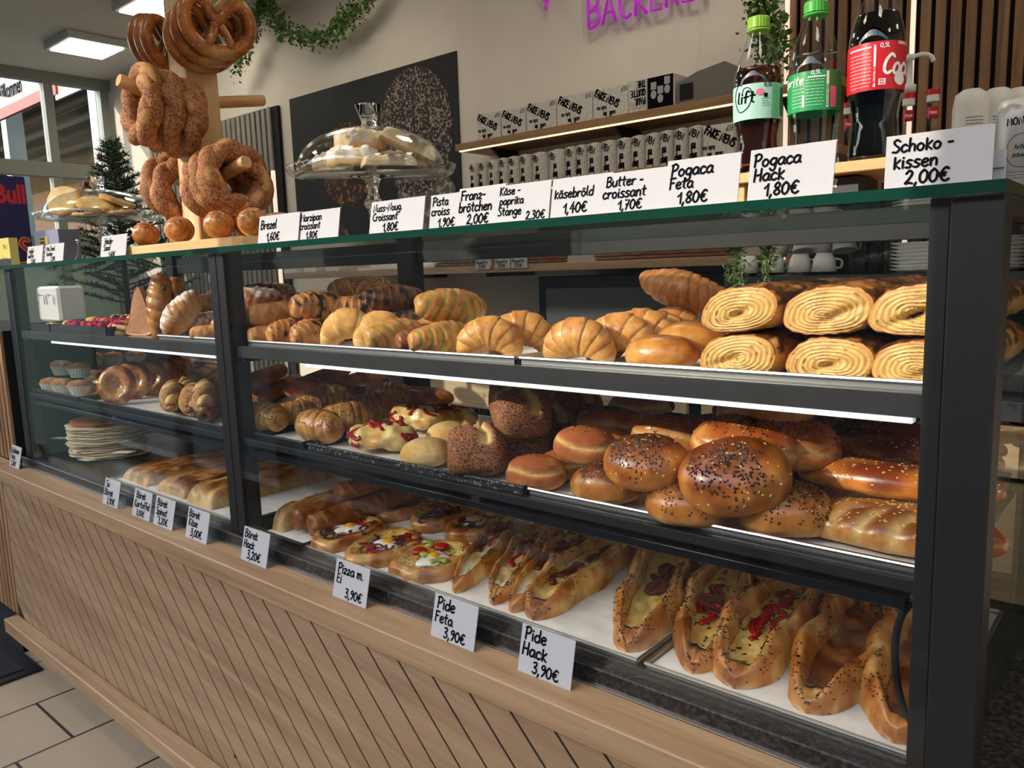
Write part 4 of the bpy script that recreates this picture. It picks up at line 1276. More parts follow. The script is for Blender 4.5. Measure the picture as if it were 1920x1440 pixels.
def letters(text, size, extrude=0.0, bold=0.0, name='lettering'):
    """printed letters as (V, F) in the XZ plane, centred, facing -Y"""
    cu = bpy.data.curves.new(name, 'FONT'); cu.body = text; cu.size = size; cu.align_x = 'CENTER'; cu.align_y = 'CENTER'
    cu.offset = bold; cu.extrude = extrude; cu.resolution_u = 3
    o = bpy.data.objects.new(name, cu); COL.objects.link(o)
    dg = bpy.context.evaluated_depsgraph_get(); dg.update()
    me = bpy.data.meshes.new_from_object(o.evaluated_get(dg))
    V = np.array([v.co for v in me.vertices]); F = [tuple(p.vertices) for p in me.polygons]
    bpy.data.objects.remove(o); bpy.data.curves.remove(cu); bpy.data.meshes.remove(me)
    if len(V) == 0: V = np.zeros((0, 3))
    return np.stack([V[:, 0], -V[:, 2], V[:, 1]], 1), F

CARD_W, CARD_H = .102, .074
def price_card(label, loc, lines, lean=12, yaw=0, w_=CARD_W, h=CARD_H, name='price_card', foot=True, group=None, cut=None, lh=None):
    """white card in a clear L-shaped stand; lines = (text, x, z, height) measured from the lower left corner in card widths/heights"""
    t = thing(name, label, 'price card', loc, math.radians(yaw), group)
    R = Matrix.Rotation(-math.radians(lean), 4, 'X')
    p = MB(); p.box(0, w_, 0, .0012, 0, h, .0003); p.xform(R); p.build('card', M['card'], t)
    if foot:
        p = MB(); p.box(-.0005, w_ + .0005, .0014, .0030, .0004, h + .0005); p.xform(R)
        p.box(-.0005, w_ + .0005, .001, .030, .0001, .0014)
        p.build('acrylic_stand', M['acrylic'], t)
    if lines:
        ink = MB()
        for tx, x, z, hh in lines:
            write(ink, tx, x * w_, z * h, hh * h, None, .06)
        if cut: pass
        ink.xform(R); ink.build('handwriting', M['ink'], t)
    return t

def card_at(label, px, zb, y, lines, **k):
    return price_card(label, (xat(px, y, zb), y, zb), lines, **k)

E2 = [  # lower row on the wooden ledge: lower-left pixel, label, lines
 (17, 'small white card reading Gözleme Feta at the far left end of the wooden ledge', [('Gözleme', .06, .66, .25), ('Feta', .07, .37, .25), ('5,20€', .14, .07, .24)]),
 (192, 'white card reading Su Börek 3,90€ on the wooden ledge', [('Su', .10, .68, .25), ('Börek', .06, .37, .25), ('3,90€', .28, .07, .24)]),
 (247, 'white card reading Börek Kartoffel 3,00€ on the wooden ledge', [('Börek', .13, .68, .25), ('Kartoffel', .08, .36, .25), ('3,00€', .24, .07, .22)]),
 (287, 'white card reading Börek Spinat 3,20€ on the wooden ledge', [('Börek', .10, .68, .25), ('Spinat', .08, .38, .25), ('3,20€', .25, .08, .24)]),
 (347, 'white card reading Börek Käse 3,00€ left of the middle post', [('Börek', .07, .70, .24), ('Käse', .10, .42, .24), ('3,00€', .24, .10, .25)]),
 (451, 'white card reading Börek Hack 3,20€ just right of the middle post', [('Börek', .06, .70, .24), ('Hack', .06, .40, .24), ('3,20€', .24, .10, .25)]),
 (623, 'white card reading Pizza m. Ei 3,90€ in front of the egg pizzas', [('Pizza m.', .08, .66, .26), ('Ei', .07, .40, .24), ('3,90€', .37, .09, .24)]),
 (807, 'white card reading Pide Feta 3,90€ on the wooden ledge', [('Pide', .08, .68, .27), ('Feta', .06, .37, .25), ('3,90€', .30, .07, .24)]),
 (970, 'white card reading Pide Hack 3,90€, the rightmost on the wooden ledge', [('Pide', .07, .70, .27), ('Hack', .05, .38, .27), ('3,90€', .28, .07, .24)]),
]
for px, lb, ln in E2:
    card_at(lb, px, PZ + .0002, -.045, ln, lean=13, group='price cards along the wooden ledge', w_=.098 if px < 200 else CARD_W)
Z1T = TZ1 + .0002
E1 = [  # upper row standing on the glass top
 (50, .028, 'white card reading Apfelmuffin at the left end of the glass top', [('Apfel-', .10, .62, .26), ('muffin', .08, .34, .26), ('2,00€', .28, .05, .24)], .135, .058, 0),
 (83, .018, 'white card reading Mini Sandkuchen 3,30€ overlapping the Apfelmuffin card', [('Mini Sand', .06, .64, .26), ('kuchen', .10, .36, .25), ('3,30€', .34, .08, .24)], .150, .056, 0),
 (188, .020, 'white card reading Heide-Sand left of the round wooden stand base', [('Heide-', .14, .62, .28), ('Sand', .12, .32, .28), ('1,60€', .34, .02, .25)], .16, .06, 0),
 (483, .012, 'white card reading Brezel 1,60€ right of the wooden stand base', [('Brezel', .05, .52, .32), ('1,60€', .22, .10, .30)], .145, .058, 0),
 (557, .016, 'white card reading Marzipan croissant 1,80€ beside the Brezel card', [('Marzipan', .06, .66, .26), ('croissant', .05, .38, .25), ('1,80€', .22, .06, .25)], .132, .057, 0),
 (692, .012, 'white card reading Nuss-Noug. Croissant 1,80€ below the big cake stand', [('Nuss-Noug.', .05, .68, .23), ('Croissant', .05, .40, .24), ('1,80€', .26, .07, .26)], .140, .058, 0),
 (803, .022, 'white card reading Pista croiss half hidden behind the Franz-brötchen card', [('Pista', .06, .68, .25), ('croiss', .05, .40, .25), ('1,90€', .22, .07, .25)], .10, .058, 0),
 (856, .016, 'white card reading Franz-brötchen 2,00€ on the glass top', [('Franz-', .05, .68, .26), ('brötchen', .02, .38, .26), ('2,00€', .22, .06, .26)], .10, .062, 0),
 (929, .012, 'white card reading Käse-paprika Stange 2,30€ on the glass top', [('Käse -', .04, .74, .22), ('paprika', .05, .48, .22), ('Stange', .03, .20, .23), ('2,30€', .58, .05, .22)], .103, .058, 0),
 (1031, .014, 'white card reading Käsebröld 1,40€ on the glass top', [('käsebröld', .05, .50, .24), ('1,40€', .22, .12, .26)], .103, .058, 0),
 (1124, .012, 'white card reading Butter-croissant 1,70€ on the glass top', [('Butter -', .07, .66, .25), ('croissant', .03, .38, .26), ('1,70€', .28, .08, .25)], .103, .056, 0),
 (1245, .010, 'white card reading Pogaca Feta 1,80€ on the glass top', [('Pogaca', .06, .66, .26), ('Feta', .05, .40, .24), ('1,80€', .18, .09, .25)], .10, .062, 0),
 (1400, .010, 'white card reading Pogaca Hack 1,80€ below the green-labelled bottle', [('Pogaca', .05, .66, .25), ('Hack', .06, .38, .25), ('1,80€', .20, .09, .25)], .10, .062, 0),
 (1657, .010, 'white card reading Schoko-kissen 2,00€ at the right end of the glass top', [('Schoko -', .06, .68, .24), ('kissen', .08, .38, .25), ('2,00€', .20, .08, .26)], .10, .056, 0),
]
for px, y, lb, ln, w_, h, yw in E1:
    card_at(lb, px, Z1T, y, ln, lean=4 if px > 1500 else 10, w_=w_, h=h, group='price cards along the glass top', yaw=yw)
# blank cards peeping out behind others
for px, y, w_, h, lb in ((1820, .030, .030, .032, 'small blank white card with a grey line behind the Schoko-kissen card'), (770, .035, .03, .046, 'blank white card edge behind the Nuss-Noug. card'), (600, .05, .045, .036, 'blank white card peeping out behind the Marzipan card')):
    t = card_at(lb, px, Z1T, y, [], lean=4, w_=w_, h=h, name='blank_card')
    if px == 1820: MB().box(.002, w_ - .001, -.0006, 0, h * .42, h * .45).build('printed_line', M['dark'], t)
# ------------------------------------------------------------------ trays
M['traysteel'] = mat('tray_aluminium', lin(196, 196, 196), .32, 1)
M['flour'] = noisy('floury_black_tray', lin(30, 30, 32), lin(190, 188, 184), 160, .6, lo=.55, hi=.75)
def tray(label, x0, x1, z, y0=.034, y1=.53, m='traysteel', paper=True, lip=.016, group='baking trays in the case'):
    cx_, cy_ = (x0 + x1) / 2, (y0 + y1) / 2
    t = thing('baking_tray', label, 'tray', (cx_, cy_, z), 0, group)
    a, b_ = (x1 - x0) / 2, (y1 - y0) / 2
    q = MB(); q.box(-a, a, -b_, b_, .0003, .0022)
    for s in (-1, 1):
        q.box(min(s * a, s * a - s * .0022), max(s * a, s * a - s * .0022), -b_, b_, .001, lip)
        q.box(-a, a, min(s * b_, s * b_ - s * .0022), max(s * b_, s * b_ - s * .0022), .001, lip)
        q.tube([(-a, s * b_, lip), (a, s * b_, lip)], .0032, 8)
        q.tube([(s * a, -b_, lip), (s * a, b_, lip)], .0032, 8)
    q.build('tray_pan', M[m], t)
    if paper:
        n1, n2 = 30, 16
        U, W = np.meshgrid(np.linspace(-a + .004, a - .004, n1), np.linspace(-b_ + .004, b_ - .004, n2), indexing='ij')
        V = np.stack([U, W, 0 * U + .0028], -1).reshape(-1, 3); V[:, 2] += .0006 * vnoise(V, 25, int(abs(x0) * 100), 2)
        MB().add(V, [(i * n2 + j, (i + 1) * n2 + j, (i + 1) * n2 + j + 1, i * n2 + j + 1) for i in range(n1 - 1) for j in range(n2 - 1)]).build('baking_paper', M['paper'], t, True)
tray('aluminium tray under the croissants on the top right shelf', -1.58, -.80, T1)
tray('aluminium tray under the rolled pastries on the top right shelf', -.79, -.192, T1)
tray('papered tray at the right end of the top left shelf', -2.02, -1.69, T1)
tray('black tray at the left of the middle right shelf', -1.59, -1.40, T2, m='black')
tray('floury black tray under the pepper rolls on the middle shelf', -1.385, -.79, T2, m='flour')
tray('aluminium tray under the seeded buns on the middle shelf', -.78, -.192, T2)
tray('black tray under the muffins at far left of the middle shelf', -2.97, -2.60, T2, m='black', paper=False)
tray('black papered tray of ring rolls and twists on the middle left shelf', -2.585, -1.69, T2, m='black')
S0 = PZ + .0285
tray('papered tray of egg pizzas and narrow pides on the bottom shelf', -1.415, -.580, S0, lip=.008)
tray('papered tray of open pides at the bottom right', -.566, -.192, S0, lip=.008)
tray('black tray of dark pastry logs right of the middle post', -1.60, -1.43, S0, m='black', lip=.008)
tray('white papered tray of börek slabs on the bottom left', -2.42, -1.69, S0, lip=.008)
S1, S2, S3 = T1 + .0036, T2 + .0036, S0 + .0036

FOOD = {}
def F_(key, fn):
    if key not in FOOD: FOOD[key] = fn()
    return FOOD[key]

def put(tpl, label, cat, px, y, z, rot=(0, 0, 0), scale=1.0, group=None):
    return tpl.place(label, cat, (xat(px, y, z + .03), y, z), rot, scale, group)
def put3(tpl, label, cat, px, py, z, h, rot=(0, 0, 0), scale=1.0, group=None):
    """h: height of the thing; its middle is seen at (px, py), its base stands at height z"""
    p = at(px, py, 2, z + h / 2)
    return tpl.place(label, cat, (p[0], p[1], z), rot, scale, group)
def put2(tpl, L, label, cat, p0, p1, z, zc, group=None, rx=0, sw=1.0):
    """long thing whose two ends are seen at p0 and p1, lying at height z (axis at zc)"""
    a = at(*p0, 2, zc); b_ = at(*p1, 2, zc)
    for q, o_ in ((a, b_), (b_, a)):
        if q[1] < .054: q += np.array([0, .054 - q[1], 0])
    d = b_ - a; ln = math.hypot(d[0], d[1])
    c = (a + b_) / 2
    return tpl.place(label, cat, (c[0], c[1], z), (rx, 0, math.degrees(math.atan2(d[1], d[0]))), (ln / L, sw, sw), group)

# ------------------------------------------------------------------ top shelf, right
BC = [F_('bc%d' % i, lambda i=i: t_croissant(i + 1, R=.045 + .002 * i, rm=.036 + .001 * i, arc=200 + 6 * i)) for i in range(3)]
g = 'butter croissants on the top shelf'
rows = [(1082, .088, 14, 0, .86, 'large butter croissant at the front of the standing row on the top shelf'),
        (1160, .150, 16, 1, .84, 'butter croissant second in the standing row on the top shelf'),
        (1200, .200, 14, 2, .82, 'butter croissant third in the standing row on the top shelf'),
        (1232, .252, 15, 0, .86, 'butter croissant fourth in the standing row on the top shelf'),
        (1258, .302, 15, 1, .84, 'butter croissant fifth and last in the standing row on the top shelf'),
        (916, .080, 28, 1, .80, 'butter croissant standing above the joint of the two top trays'),
        (976, .140, 36, 2, .80, 'butter croissant leaning behind the one above the tray joint')]
for px, y, rz, k, s, lb in rows:
    put(BC[k], lb, 'croissant', px, y, S1 - .002, (-6, 0, rz), s, g)
t = F_('bcl', lambda: t_spindle(31, .20, .038, 11, (lin(206, 140, 70), lin(160, 92, 42), lin(230, 184, 112)), 'butter_croissant', bend=.012, tip=.2))
put(t, 'long butter croissant lying slanted on top behind the standing row', 'croissant', 1275, .335, S1 + .072, (0, 17, 8), .9, g)
MZ = (lin(240, 192, 116), lin(214, 152, 80), lin(250, 220, 156))
mz = [F_('mz%d' % i, lambda i=i: t_croissant(41 + i, R=.052, rm=.037, arc=190, nr=5, pal=MZ, name='marzipan_croissant', m='matte', kx=.95, kz=1.15, amp=.05)) for i in range(2)]
put(mz[0], 'pale sugared marzipan croissant standing on its two tips at the tray front', 'croissant', 652, .085, S1 - .002, (-10, 0, 38), .86, 'marzipan croissants')
put(mz[1], 'marzipan croissant leaning behind the pale sugared one', 'croissant', 712, .120, S1 - .002, (-14, 0, 44), .80, 'marzipan croissants')
PI_ = (lin(232, 180, 100), lin(190, 112, 56), lin(242, 214, 144))
GREEN = lin(142, 144, 60)
ps = [F_('ps%d' % i, lambda i=i: t_spindle(51 + i, .155, .034, 8, PI_, 'pistachio_croissant', stripe=GREEN, tip=.36, bend=.014)) for i in range(3)]
RED = (lin(176, 106, 66), lin(120, 60, 40), lin(214, 160, 110))
pr = F_('pr', lambda: t_spindle(58, .14, .030, 8, RED, 'pistachio_croissant', stripe=lin(96, 96, 44), tip=.34))
g = 'pistachio croissants with green stripes'
for tp, px, y, dz, rot, s, lb in ((ps[0], 748, .105, 0, (0, 0, 92), .95, 'green striped pistachio croissant at the front, nearest the marzipan croissants'),
                                  (pr, 797, .105, 0, (0, 0, 98), .95, 'dark reddish pistachio croissant between two green striped ones'),
                                  (ps[1], 834, .095, 0, (0, 0, 84), .92, 'green striped pistachio croissant at the front beside the butter croissant'),
                                  (ps[2], 848, .150, .050, (0, 6, 84), 1.02, 'green striped pistachio croissant lying on top of the others'),
                                  (ps[0], 812, .190, .0, (0, 0, 70), .9, 'pistachio croissant half hidden behind the upper green striped one')):
    put(tp, lb, 'croissant', px, y, S1 + dz, rot, s, g)
CH = (lin(224, 160, 94), lin(170, 102, 54), lin(240, 200, 134))
DK = lin(46, 30, 24)
ch = [F_('ch%d' % i, lambda i=i: t_spindle(61 + i, .135, .034, 10, CH, 'chocolate_croissant', blotch=DK, tip=.42, power=.5, bits=('chocolate_bits', M['seed_b'], 26, (.003, .002, .001)), thr=.64)) for i in range(3)]
dk = [F_('dk%d' % i, lambda i=i: t_spindle(67 + i, .14, .037, 9, (lin(128, 82, 50), lin(84, 52, 34), lin(160, 112, 70)), 'chocolate_croissant', blotch=lin(40, 28, 24), tip=.45, power=.45, thr=.55)) for i in range(2)]
g = 'chocolate nut croissants on the top shelf'
for tp, px, y, dz, rot, s, lb in ((ch[0], 549, .10, 0, (0, 0, 100), .92, 'chocolate striped croissant at the tray front left of the pair'),
                                  (ch[1], 594, .105, 0, (0, 0, 100), .92, 'chocolate flecked croissant behind the leg of the marzipan croissant'),
                                  (ch[2], 600, .135, .050, (0, 4, 92), 1.02, 'chocolate striped croissant lying on top of the front pair'),
                                  (ch[0], 672, .205, .040, (0, 0, 62), 1.0, 'chocolate flecked croissant peeping over the marzipan croissant'),
                                  (ch[1], 740, .230, .0, (0, 0, 66), 1.0, 'chocolate flecked croissant low behind the marzipan croissants'),
                                  (dk[0], 738, .275, .052, (0, 0, 70), 1.02, 'dark chocolate covered croissant with pale end high in the pile'),
                                  (dk[1], 778, .270, 0, (0, 0, 62), 1.0, 'dark chocolate covered croissant low at the back of the pile'),
                                  (ch[2], 655, .245, 0, (0, 0, 66), 1.0, 'chocolate croissant at the base behind the marzipan croissant'),
                                  (dk[0], 560, .290, .034, (0, 0, 66), 1.05, 'dark croissant in shade at the back, left of the seeded roll'),
                                  (dk[1], 615, .305, .034, (0, 0, 64), 1.05, 'dark croissant in shade at the back, below the top roll'),
                                  (dk[1], 590, .300, -.0005, (0, 0, 64), 1.0, 'dark croissant at the bottom of the shaded back row'),
                                  (dk[0], 500, .330, .060, (0, 0, 60), 1.1, 'dark croissant highest at the back left near the middle post')):
    put(tp, lb, 'croissant', px, y, S1 + dz, rot, s, g)
NU = (lin(218, 160, 98), lin(182, 116, 66), lin(236, 192, 132))
nu = [F_('nu%d' % i, lambda i=i: t_spindle(71 + i, .13, .030, 5, NU, 'nougat_roll', 'matte', tip=.5, power=.4, amp=.04, lump=.12)) for i in range(2)]
g = 'plain nougat rolls on the top shelf'
for tp, px, y, dz, rot, s, lb in ((nu[0], 520, .110, .040, (0, 0, 82), .95, 'plain nougat roll in the second layer beside the chocolate croissants'),
                                  (nu[1], 480, .10, .036, (0, 0, 88), .85, 'plain nougat roll in the second layer nearest the middle post'),
                                  (nu[0], 470, .085, 0, (0, 0, 95), .72, 'small plain roll at the tray front by the middle post'),
                                  (nu[1], 508, .088, 0, (0, 0, 92), .80, 'small plain roll at the tray front under the nougat rolls'),
                                  (nu[1], 505, .190, .034, (0, 0, 60), .9, 'plain nougat roll behind the sugared one')):
    put(tp, lb, 'pastry', px, y, S1 + dz, rot, s, g)
su = [F_('su%d' % i, lambda i=i: t_spindle(77 + i, .15, .036, 7, (lin(186, 122, 74), lin(138, 84, 48), lin(214, 160, 108)), 'sugared_croissant', 'matte', tip=.4, powder=1.25, power=.5)) for i in range(2)]
put(su[0], 'sugar dusted croissant on top of the rolls beside the middle post', 'croissant', 470, .150, S1 + .066, (0, 0, 48), .95, 'sugar dusted croissants')
put(su[1], 'sugar dusted croissant low behind the middle post', 'croissant', 446, .125, S1 + .012, (0, 0, 62), .8, 'sugar dusted croissants')
t = F_('seedtop', lambda: t_spindle(81, .15, .036, 4, (lin(150, 104, 62), lin(112, 72, 42), lin(206, 170, 110)), 'seeded_roll', 'matte', tip=.55, power=.4, amp=.03, bits=('sesame_seeds', M['seed_brown'], 300, (.0022, .0014, .001))))
put(t, 'seed covered roll lying highest on the croissant pile', 'roll', 676, .300, S1 + .078, (0, 0, 30), 1.0)
put(t, 'seed covered roll supporting the highest roll from below', 'roll', 690, .310, S1 + .006, (0, 0, 36), 1.0)
br = F_('brioche', lambda: t_bun(83, .058, .046, .056, lin(176, 92, 34), lin(222, 152, 70), lin(244, 206, 126), (0, 0), 'brioche_bun'))
put(br, 'shiny brioche bun at the front of the top shelf between croissants and rolled pastries', 'bun', 1240, .082, S1, (0, 0, 12), .92, 'brioche buns')
put(br, 'shiny brioche bun behind the front one, beside the rolled pastries', 'bun', 1296, .150, S1 + .012, (0, 8, 40), .95, 'brioche buns')
FZ = [F_('fz%d' % i, lambda i=i: t_franz(91 + i, L=.118)) for i in range(4)]
g = 'layered rolled pastries with chocolate on the top shelf'
side = ('left', 'middle', 'right')
depth = ('front', 'second', 'third', 'fourth')
xs = [xat(px, .04, S1 + .03) for px in (1380, 1553, 1722)]
xu = [xat(px, .04, S1 + .09) for px in (1392, 1552, 1726)]
for r in range(4):
    for c in range(3):
        if r < 3:
            FZ[(c + r) % 4].place('layered rolled pastry in the %s row of the lower layer, %s column' % (depth[r], side[c]), 'pastry', (xs[c], .098 + .122 * r, S1), (0, (-2, 2, 1)[c], (2, -1, 1)[c]), .98, g)
        FZ[(c + 2 * r + 1) % 4].place('layered rolled pastry in the %s row of the upper layer, %s column' % (depth[r], side[c]), 'pastry', (xu[c] - .004 * r, .096 + .122 * r, S1 + .0595 - (.004 if r == 3 else 0)), (0, (-5, -4, -3)[c] if r == 0 else (3, -2, 2)[c], (-2, 1, -1)[c]), 1.0, g)

# ------------------------------------------------------------------ top shelf, left
ck = [F_('ck%d' % i, lambda i=i: t_cookie(101 + i)) for i in range(2)] + [F_('ck3', lambda: t_cookie(104, True, lin(70, 46, 30))), F_('ck4', lambda: t_cookie(105, None))]
def black_tray(label, x0, x1, y0, y1, z, h=.03):
    t = thing('cookie_tray', label, 'tray', ((x0 + x1) / 2, (y0 + y1) / 2, z), 0, 'black cookie trays')
    a, b_ = (x1 - x0) / 2, (y1 - y0) / 2
    q = MB(); q.box(-a, a, -b_, b_, .0003, .003)
    for s in (-1, 1):
        q.box(min(s * a, s * a - s * .003), max(s * a, s * a - s * .003), -b_, b_, .001, h); q.box(-a, a, min(s * b_, s * b_ - s * .003), max(s * b_, s * b_ - s * .003), .001, h)
    q.build('tray_pan', M['black'], t)
black_tray('low black tray of dark cookies at the far left of the top shelf', -2.975, -2.80, .04, .34, T1)
black_tray('black tray heaped with pink dipped cookies on the top left shelf', -2.785, -2.36, .04, .40, T1)
rs = np.random.RandomState(4)
n = 0
for r in range(4):
    for c in range(6):
        k = rs.randint(0, 2) if r < 2 or c > 2 else 2
        ck[k].place('%s dipped shell cookie in the %s row of the heap, %s from left' % ('pink' if k < 2 else 'chocolate', depth[r], ('first', 'second', 'third', 'fourth', 'fifth', 'sixth')[c]), 'cookie',
                    (-2.745 + c * .070 + rs.uniform(-.006, .006), .085 + r * .075, T1 + .0175 + .005 * r), (rs.uniform(-15, 15), rs.uniform(-15, 10), rs.uniform(-60, 60)), 1.1, 'dipped cookies heaped in the black tray')
for i, (x, y, k) in enumerate(((-2.93, .09, 3), (-2.86, .10, 2), (-2.90, .17, 2), (-2.84, .18, 2))):
    ck[k].place(('plain shell cookie at the front of the far left tray', 'dark cookie right of the plain one in the far left tray', 'dark cookie behind the plain one in the far left tray', 'dark cookie at the back right of the far left tray')[i], 'cookie', (x, y, T1 + .0045), (0, 0, 40 * i), 1.15, 'cookies in the far left tray')
fl = F_('flat', lambda: t_disc(111, .05, .042, .016, lin(214, 170, 108), lin(176, 122, 66), lin(226, 190, 130), 'nut_pastry'))
for i, (px, y, dz) in enumerate(((185, .09, 0), (218, .085, 0), (240, .11, .014), (212, .16, .014))):
    put(fl, ('flat nut pastry at the left end in front of the cookie tray', 'flat nut pastry in the middle in front of the cookie tray', 'flat nut pastry resting on the others beside the triangular slice', 'flat nut pastry at the back of the small pile')[i], 'pastry', px, y, T1 + .006 + dz, (4 * i, 6, 30 * i), .9, 'flat nut pastries')
bt = thing('pastry_plate', 'dark plate under the flat nut pastries on the top left shelf', 'plate', (-2.19, .2, T1)); MB().box(-.165, .165, -.16, .16, .0003, .005, .002).build('plate', M['blackgloss'], bt)
# standing triangular slice, raisin plait, sugared croissant
tri = MB()
a = [(-.045, 0), (.045, 0), (.032, .06), (.005, .135), (-.012, .150), (-.026, .12), (-.036, .05)]
ring = crom(np.array(a), 6, True)
K = len(ring)
Vs = []
for y, s in ((-.011, .9), (-.012, .97), (-.006, 1.0), (.006, 1.0), (.012, .97), (.011, .9)):
    cc = ring.mean(0)
    q = cc + (ring - cc) * s
    Vs.append(np.stack([q[:, 0], y + 0 * q[:, 0], q[:, 1]], 1))
V = np.concatenate(Vs); F = [(i * K + j, i * K + (j + 1) % K, (i + 1) * K + (j + 1) % K, (i + 1) * K + j) for i in range(5) for j in range(K)] + [tuple(range(K)), tuple(5 * K + j for j in range(K))]
tri.add(V, F, mixc(lin(206, 142, 80), lin(168, 100, 50), sm(.35, .7, vnoise(V, 40, 3, 3))))
Tpl('triangular_pastry', tri.mesh('triangular_pastry', M['flaky'], False)).place('thin triangular pastry slice standing upright left of the raisin plait', 'pastry', (xat(262, .10, S1 + .05), .10, T1 + .006), (-10, 0, 30), .92)
Vp, Fp = tube(spindle(.17, .006), .034 * np.sin(PI * np.linspace(.06, .94, 110)) ** .35, 26, True, 1, lambda t_, a_: 1 + .10 * np.abs(np.sin(6 * PI * t_ + a_)))
cp = mixc(lin(226, 160, 80), lin(170, 100, 44), sm(.35, .7, vnoise(Vp, 45, 9, 3)))
tp = Tpl('raisin_plait', MB().add(Vp, Fp, cp).mesh('raisin_plait', M['shiny'], True))
rz_ = MB()
for x, a_ in ((.05, 3.5), (.03, 4.4), (-.01, 3.9), (-.05, 4.2), (.0, 4.9)):
    V, F, N_, h_ = blob(.008, .006, .007, 2, 1, 1, .2, 14, 8); rz_.add(V + np.array([x, .032 * math.cos(a_), .034 * math.sin(a_) - .003]), F)
tp.add('raisins', rz_.mesh('raisins', M['seed_b'], True))
tp.place('tall plaited raisin bun standing on end on the top left shelf', 'pastry', (xat(300, .12, S1 + .09), .12, S1 + .084), (0, -84, 60), 1.0)
tp.place('plaited raisin bun standing half hidden behind the front one', 'pastry', (xat(328, .20, S1 + .08), .20, S1 + .080), (0, -82, 70), .95)
t = F_('sugc', lambda: t_croissant(127, R=.046, rm=.040, arc=150, nr=7, pal=(lin(196, 138, 86), lin(148, 92, 54), lin(222, 178, 128)), name='sugared_croissant', m='matte'))
pw = F_('sugc2', lambda: t_spindle(128, .15, .042, 8, (lin(196, 138, 86), lin(148, 92, 54), lin(222, 178, 128)), 'sugared_croissant', 'matte', tip=.36, powder=1.5, bend=.02))
pw.place('sugar dusted croissant leaning upright left of the middle post', 'croissant', (xat(357, .10, S1 + .06), .10, S1 + .040), (0, -48, 35), .9, 'sugar dusted croissants')
put(pw, 'sugar dusted croissant partly hidden by the middle post on the left shelf', 'croissant', 392, .16, S1, (0, -10, 50), .8, 'sugar dusted croissants')
put(nu[0], 'plain roll at the tray front against the middle post on the left shelf', 'pastry', 394, .07, S1, (0, 0, 60), .7, 'plain nougat rolls on the top shelf')
for i, (px, y, dz) in enumerate(((362, .27, .04), (390, .29, .05), (375, .26, -.0005))):
    put(ps[i], ('reddish pastry at the back behind the sugared croissant', 'reddish pastry at the back against the middle post', 'pastry at the bottom behind the sugared croissant')[i], 'pastry', px, y, S1 + dz, (0, -10, 60), .9, 'pastries at the back of the top left shelf')
# ------------------------------------------------------------------ middle shelf, right
BT, BM, BL = lin(128, 60, 20), lin(210, 136, 56), lin(236, 184, 104)
bu = [F_('bu%d' % i, lambda i=i: t_bun(201 + i, .066, .052, .062, BT, BM, BL, (360, 55), 'seeded_bun')) for i in range(3)]
bs = [F_('bs%d' % i, lambda i=i: t_bun(211 + i, .060, .043, .058, lin(168, 92, 48), lin(190, 112, 62), lin(232, 184, 112), (24, 10), 'split_bun', True, 'matte')) for i in range(2)]
bo = [F_('bo%d' % i, lambda i=i: t_bun(221 + i, .070, .050, .058, lin(186, 92, 32), lin(218, 140, 58), lin(236, 184, 104), (220, 40), 'seeded_bun', True)) for i in range(2)]
bd = F_('bd', lambda: t_bun(231, .066, .050, .056, lin(150, 112, 88), lin(190, 150, 112), lin(244, 214, 150), (30, 0), 'dusted_bun', True, 'matte', dusty=1))
g = 'filled seeded buns heaped on the middle shelf'
for tp, px, py, z, rot, s, lb in (
    (bs[0], 1005, 884, 0, (0, 0, 20), .86, 'reddish split bun at the front beside the big poppy seed loaf'),
    (bs[1], 1096, 834, .046, (4, 6, 24), .90, 'brown bun with green filling showing at its tip, second layer'),
    (bu[0], 1137, 908, 0, (0, 0, 10), .86, 'glazed seeded bun at the tray front under the oval golden one'),
    (bu[1], 1214, 866, .050, (18, 3, 14), .96, 'oval golden bun with a patch of black seeds, second layer'),
    (bd, 1198, 768, .052, (0, 0, 10), 1.0, 'flour dusted bun at the back of the heap before the wooden drawers'),
    (bo[0], 1145, 800, .046, (0, 2, 20), .95, 'pale yellow split bun behind the brown bun with green tip'),
    (bo[1], 1262, 818, .060, (0, 4, 24), 1.0, 'orange glazed bun with seeds on its ridge, behind the oval golden one'),
    (bu[2], 1290, 946, 0, (0, 0, 16), .90, 'seeded bun low at the tray front below the biggest bun'),
    (bu[1], 1380, 886, .052, (34, -6, 26), 1.10, 'biggest dark seeded bun at the front of the heap'),
    (bo[0], 1392, 836, .078, (16, 4, 26), 1.05, 'split seeded bun just behind the biggest dark bun'),
    (bu[2], 1470, 962, 0, (0, 0, 30), .98, 'seeded bun at the tray front left of the scored sesame loaf'),
    (bo[1], 1468, 830, .078, (12, 8, 40), 1.06, 'bright golden seeded bun below the topmost bun'),
    (bu[0], 1442, 772, .118, (0, -8, 20), 1.05, 'topmost seeded bun of the heap, near the light strip'),
    (bu[2], 1520, 806, .050, (0, 0, 40), 1.0, 'shaded brown bun behind the bright golden one'),
    (bu[1], 1525, 900, .012, (0, 0, 50), .90, 'seeded bun wedged between the biggest bun and the sesame loaves'),
    (bo[0], 1568, 862, .026, (0, 0, 60), .85, 'orange seeded bun at the left end of the cheese filled loaf'),
    (bu[0], 1590, 822, .040, (0, 0, 50), .85, 'dark bun at the back beside the sesame loaves'),
    (bs[1], 1060, 868, 0, (0, 0, 40), .8, 'bun at the bottom hidden under the brown bun with green tip'),
    (bu[2], 1330, 868, 0, (0, 0, 30), .9, 'bun at the bottom behind the oval golden one'),
    (bu[1], 1420, 860, .0, (0, 0, 30), .95, 'bun at the bottom behind the biggest dark bun'),
    (bo[1], 1330, 808, .030, (0, 0, 70), .9, 'reddish bun half hidden right of the orange glazed bun')):
    put3(tp, lb, 'bun', px, py, S2 + z, .058, rot, (s, s, s * 1.14), g)
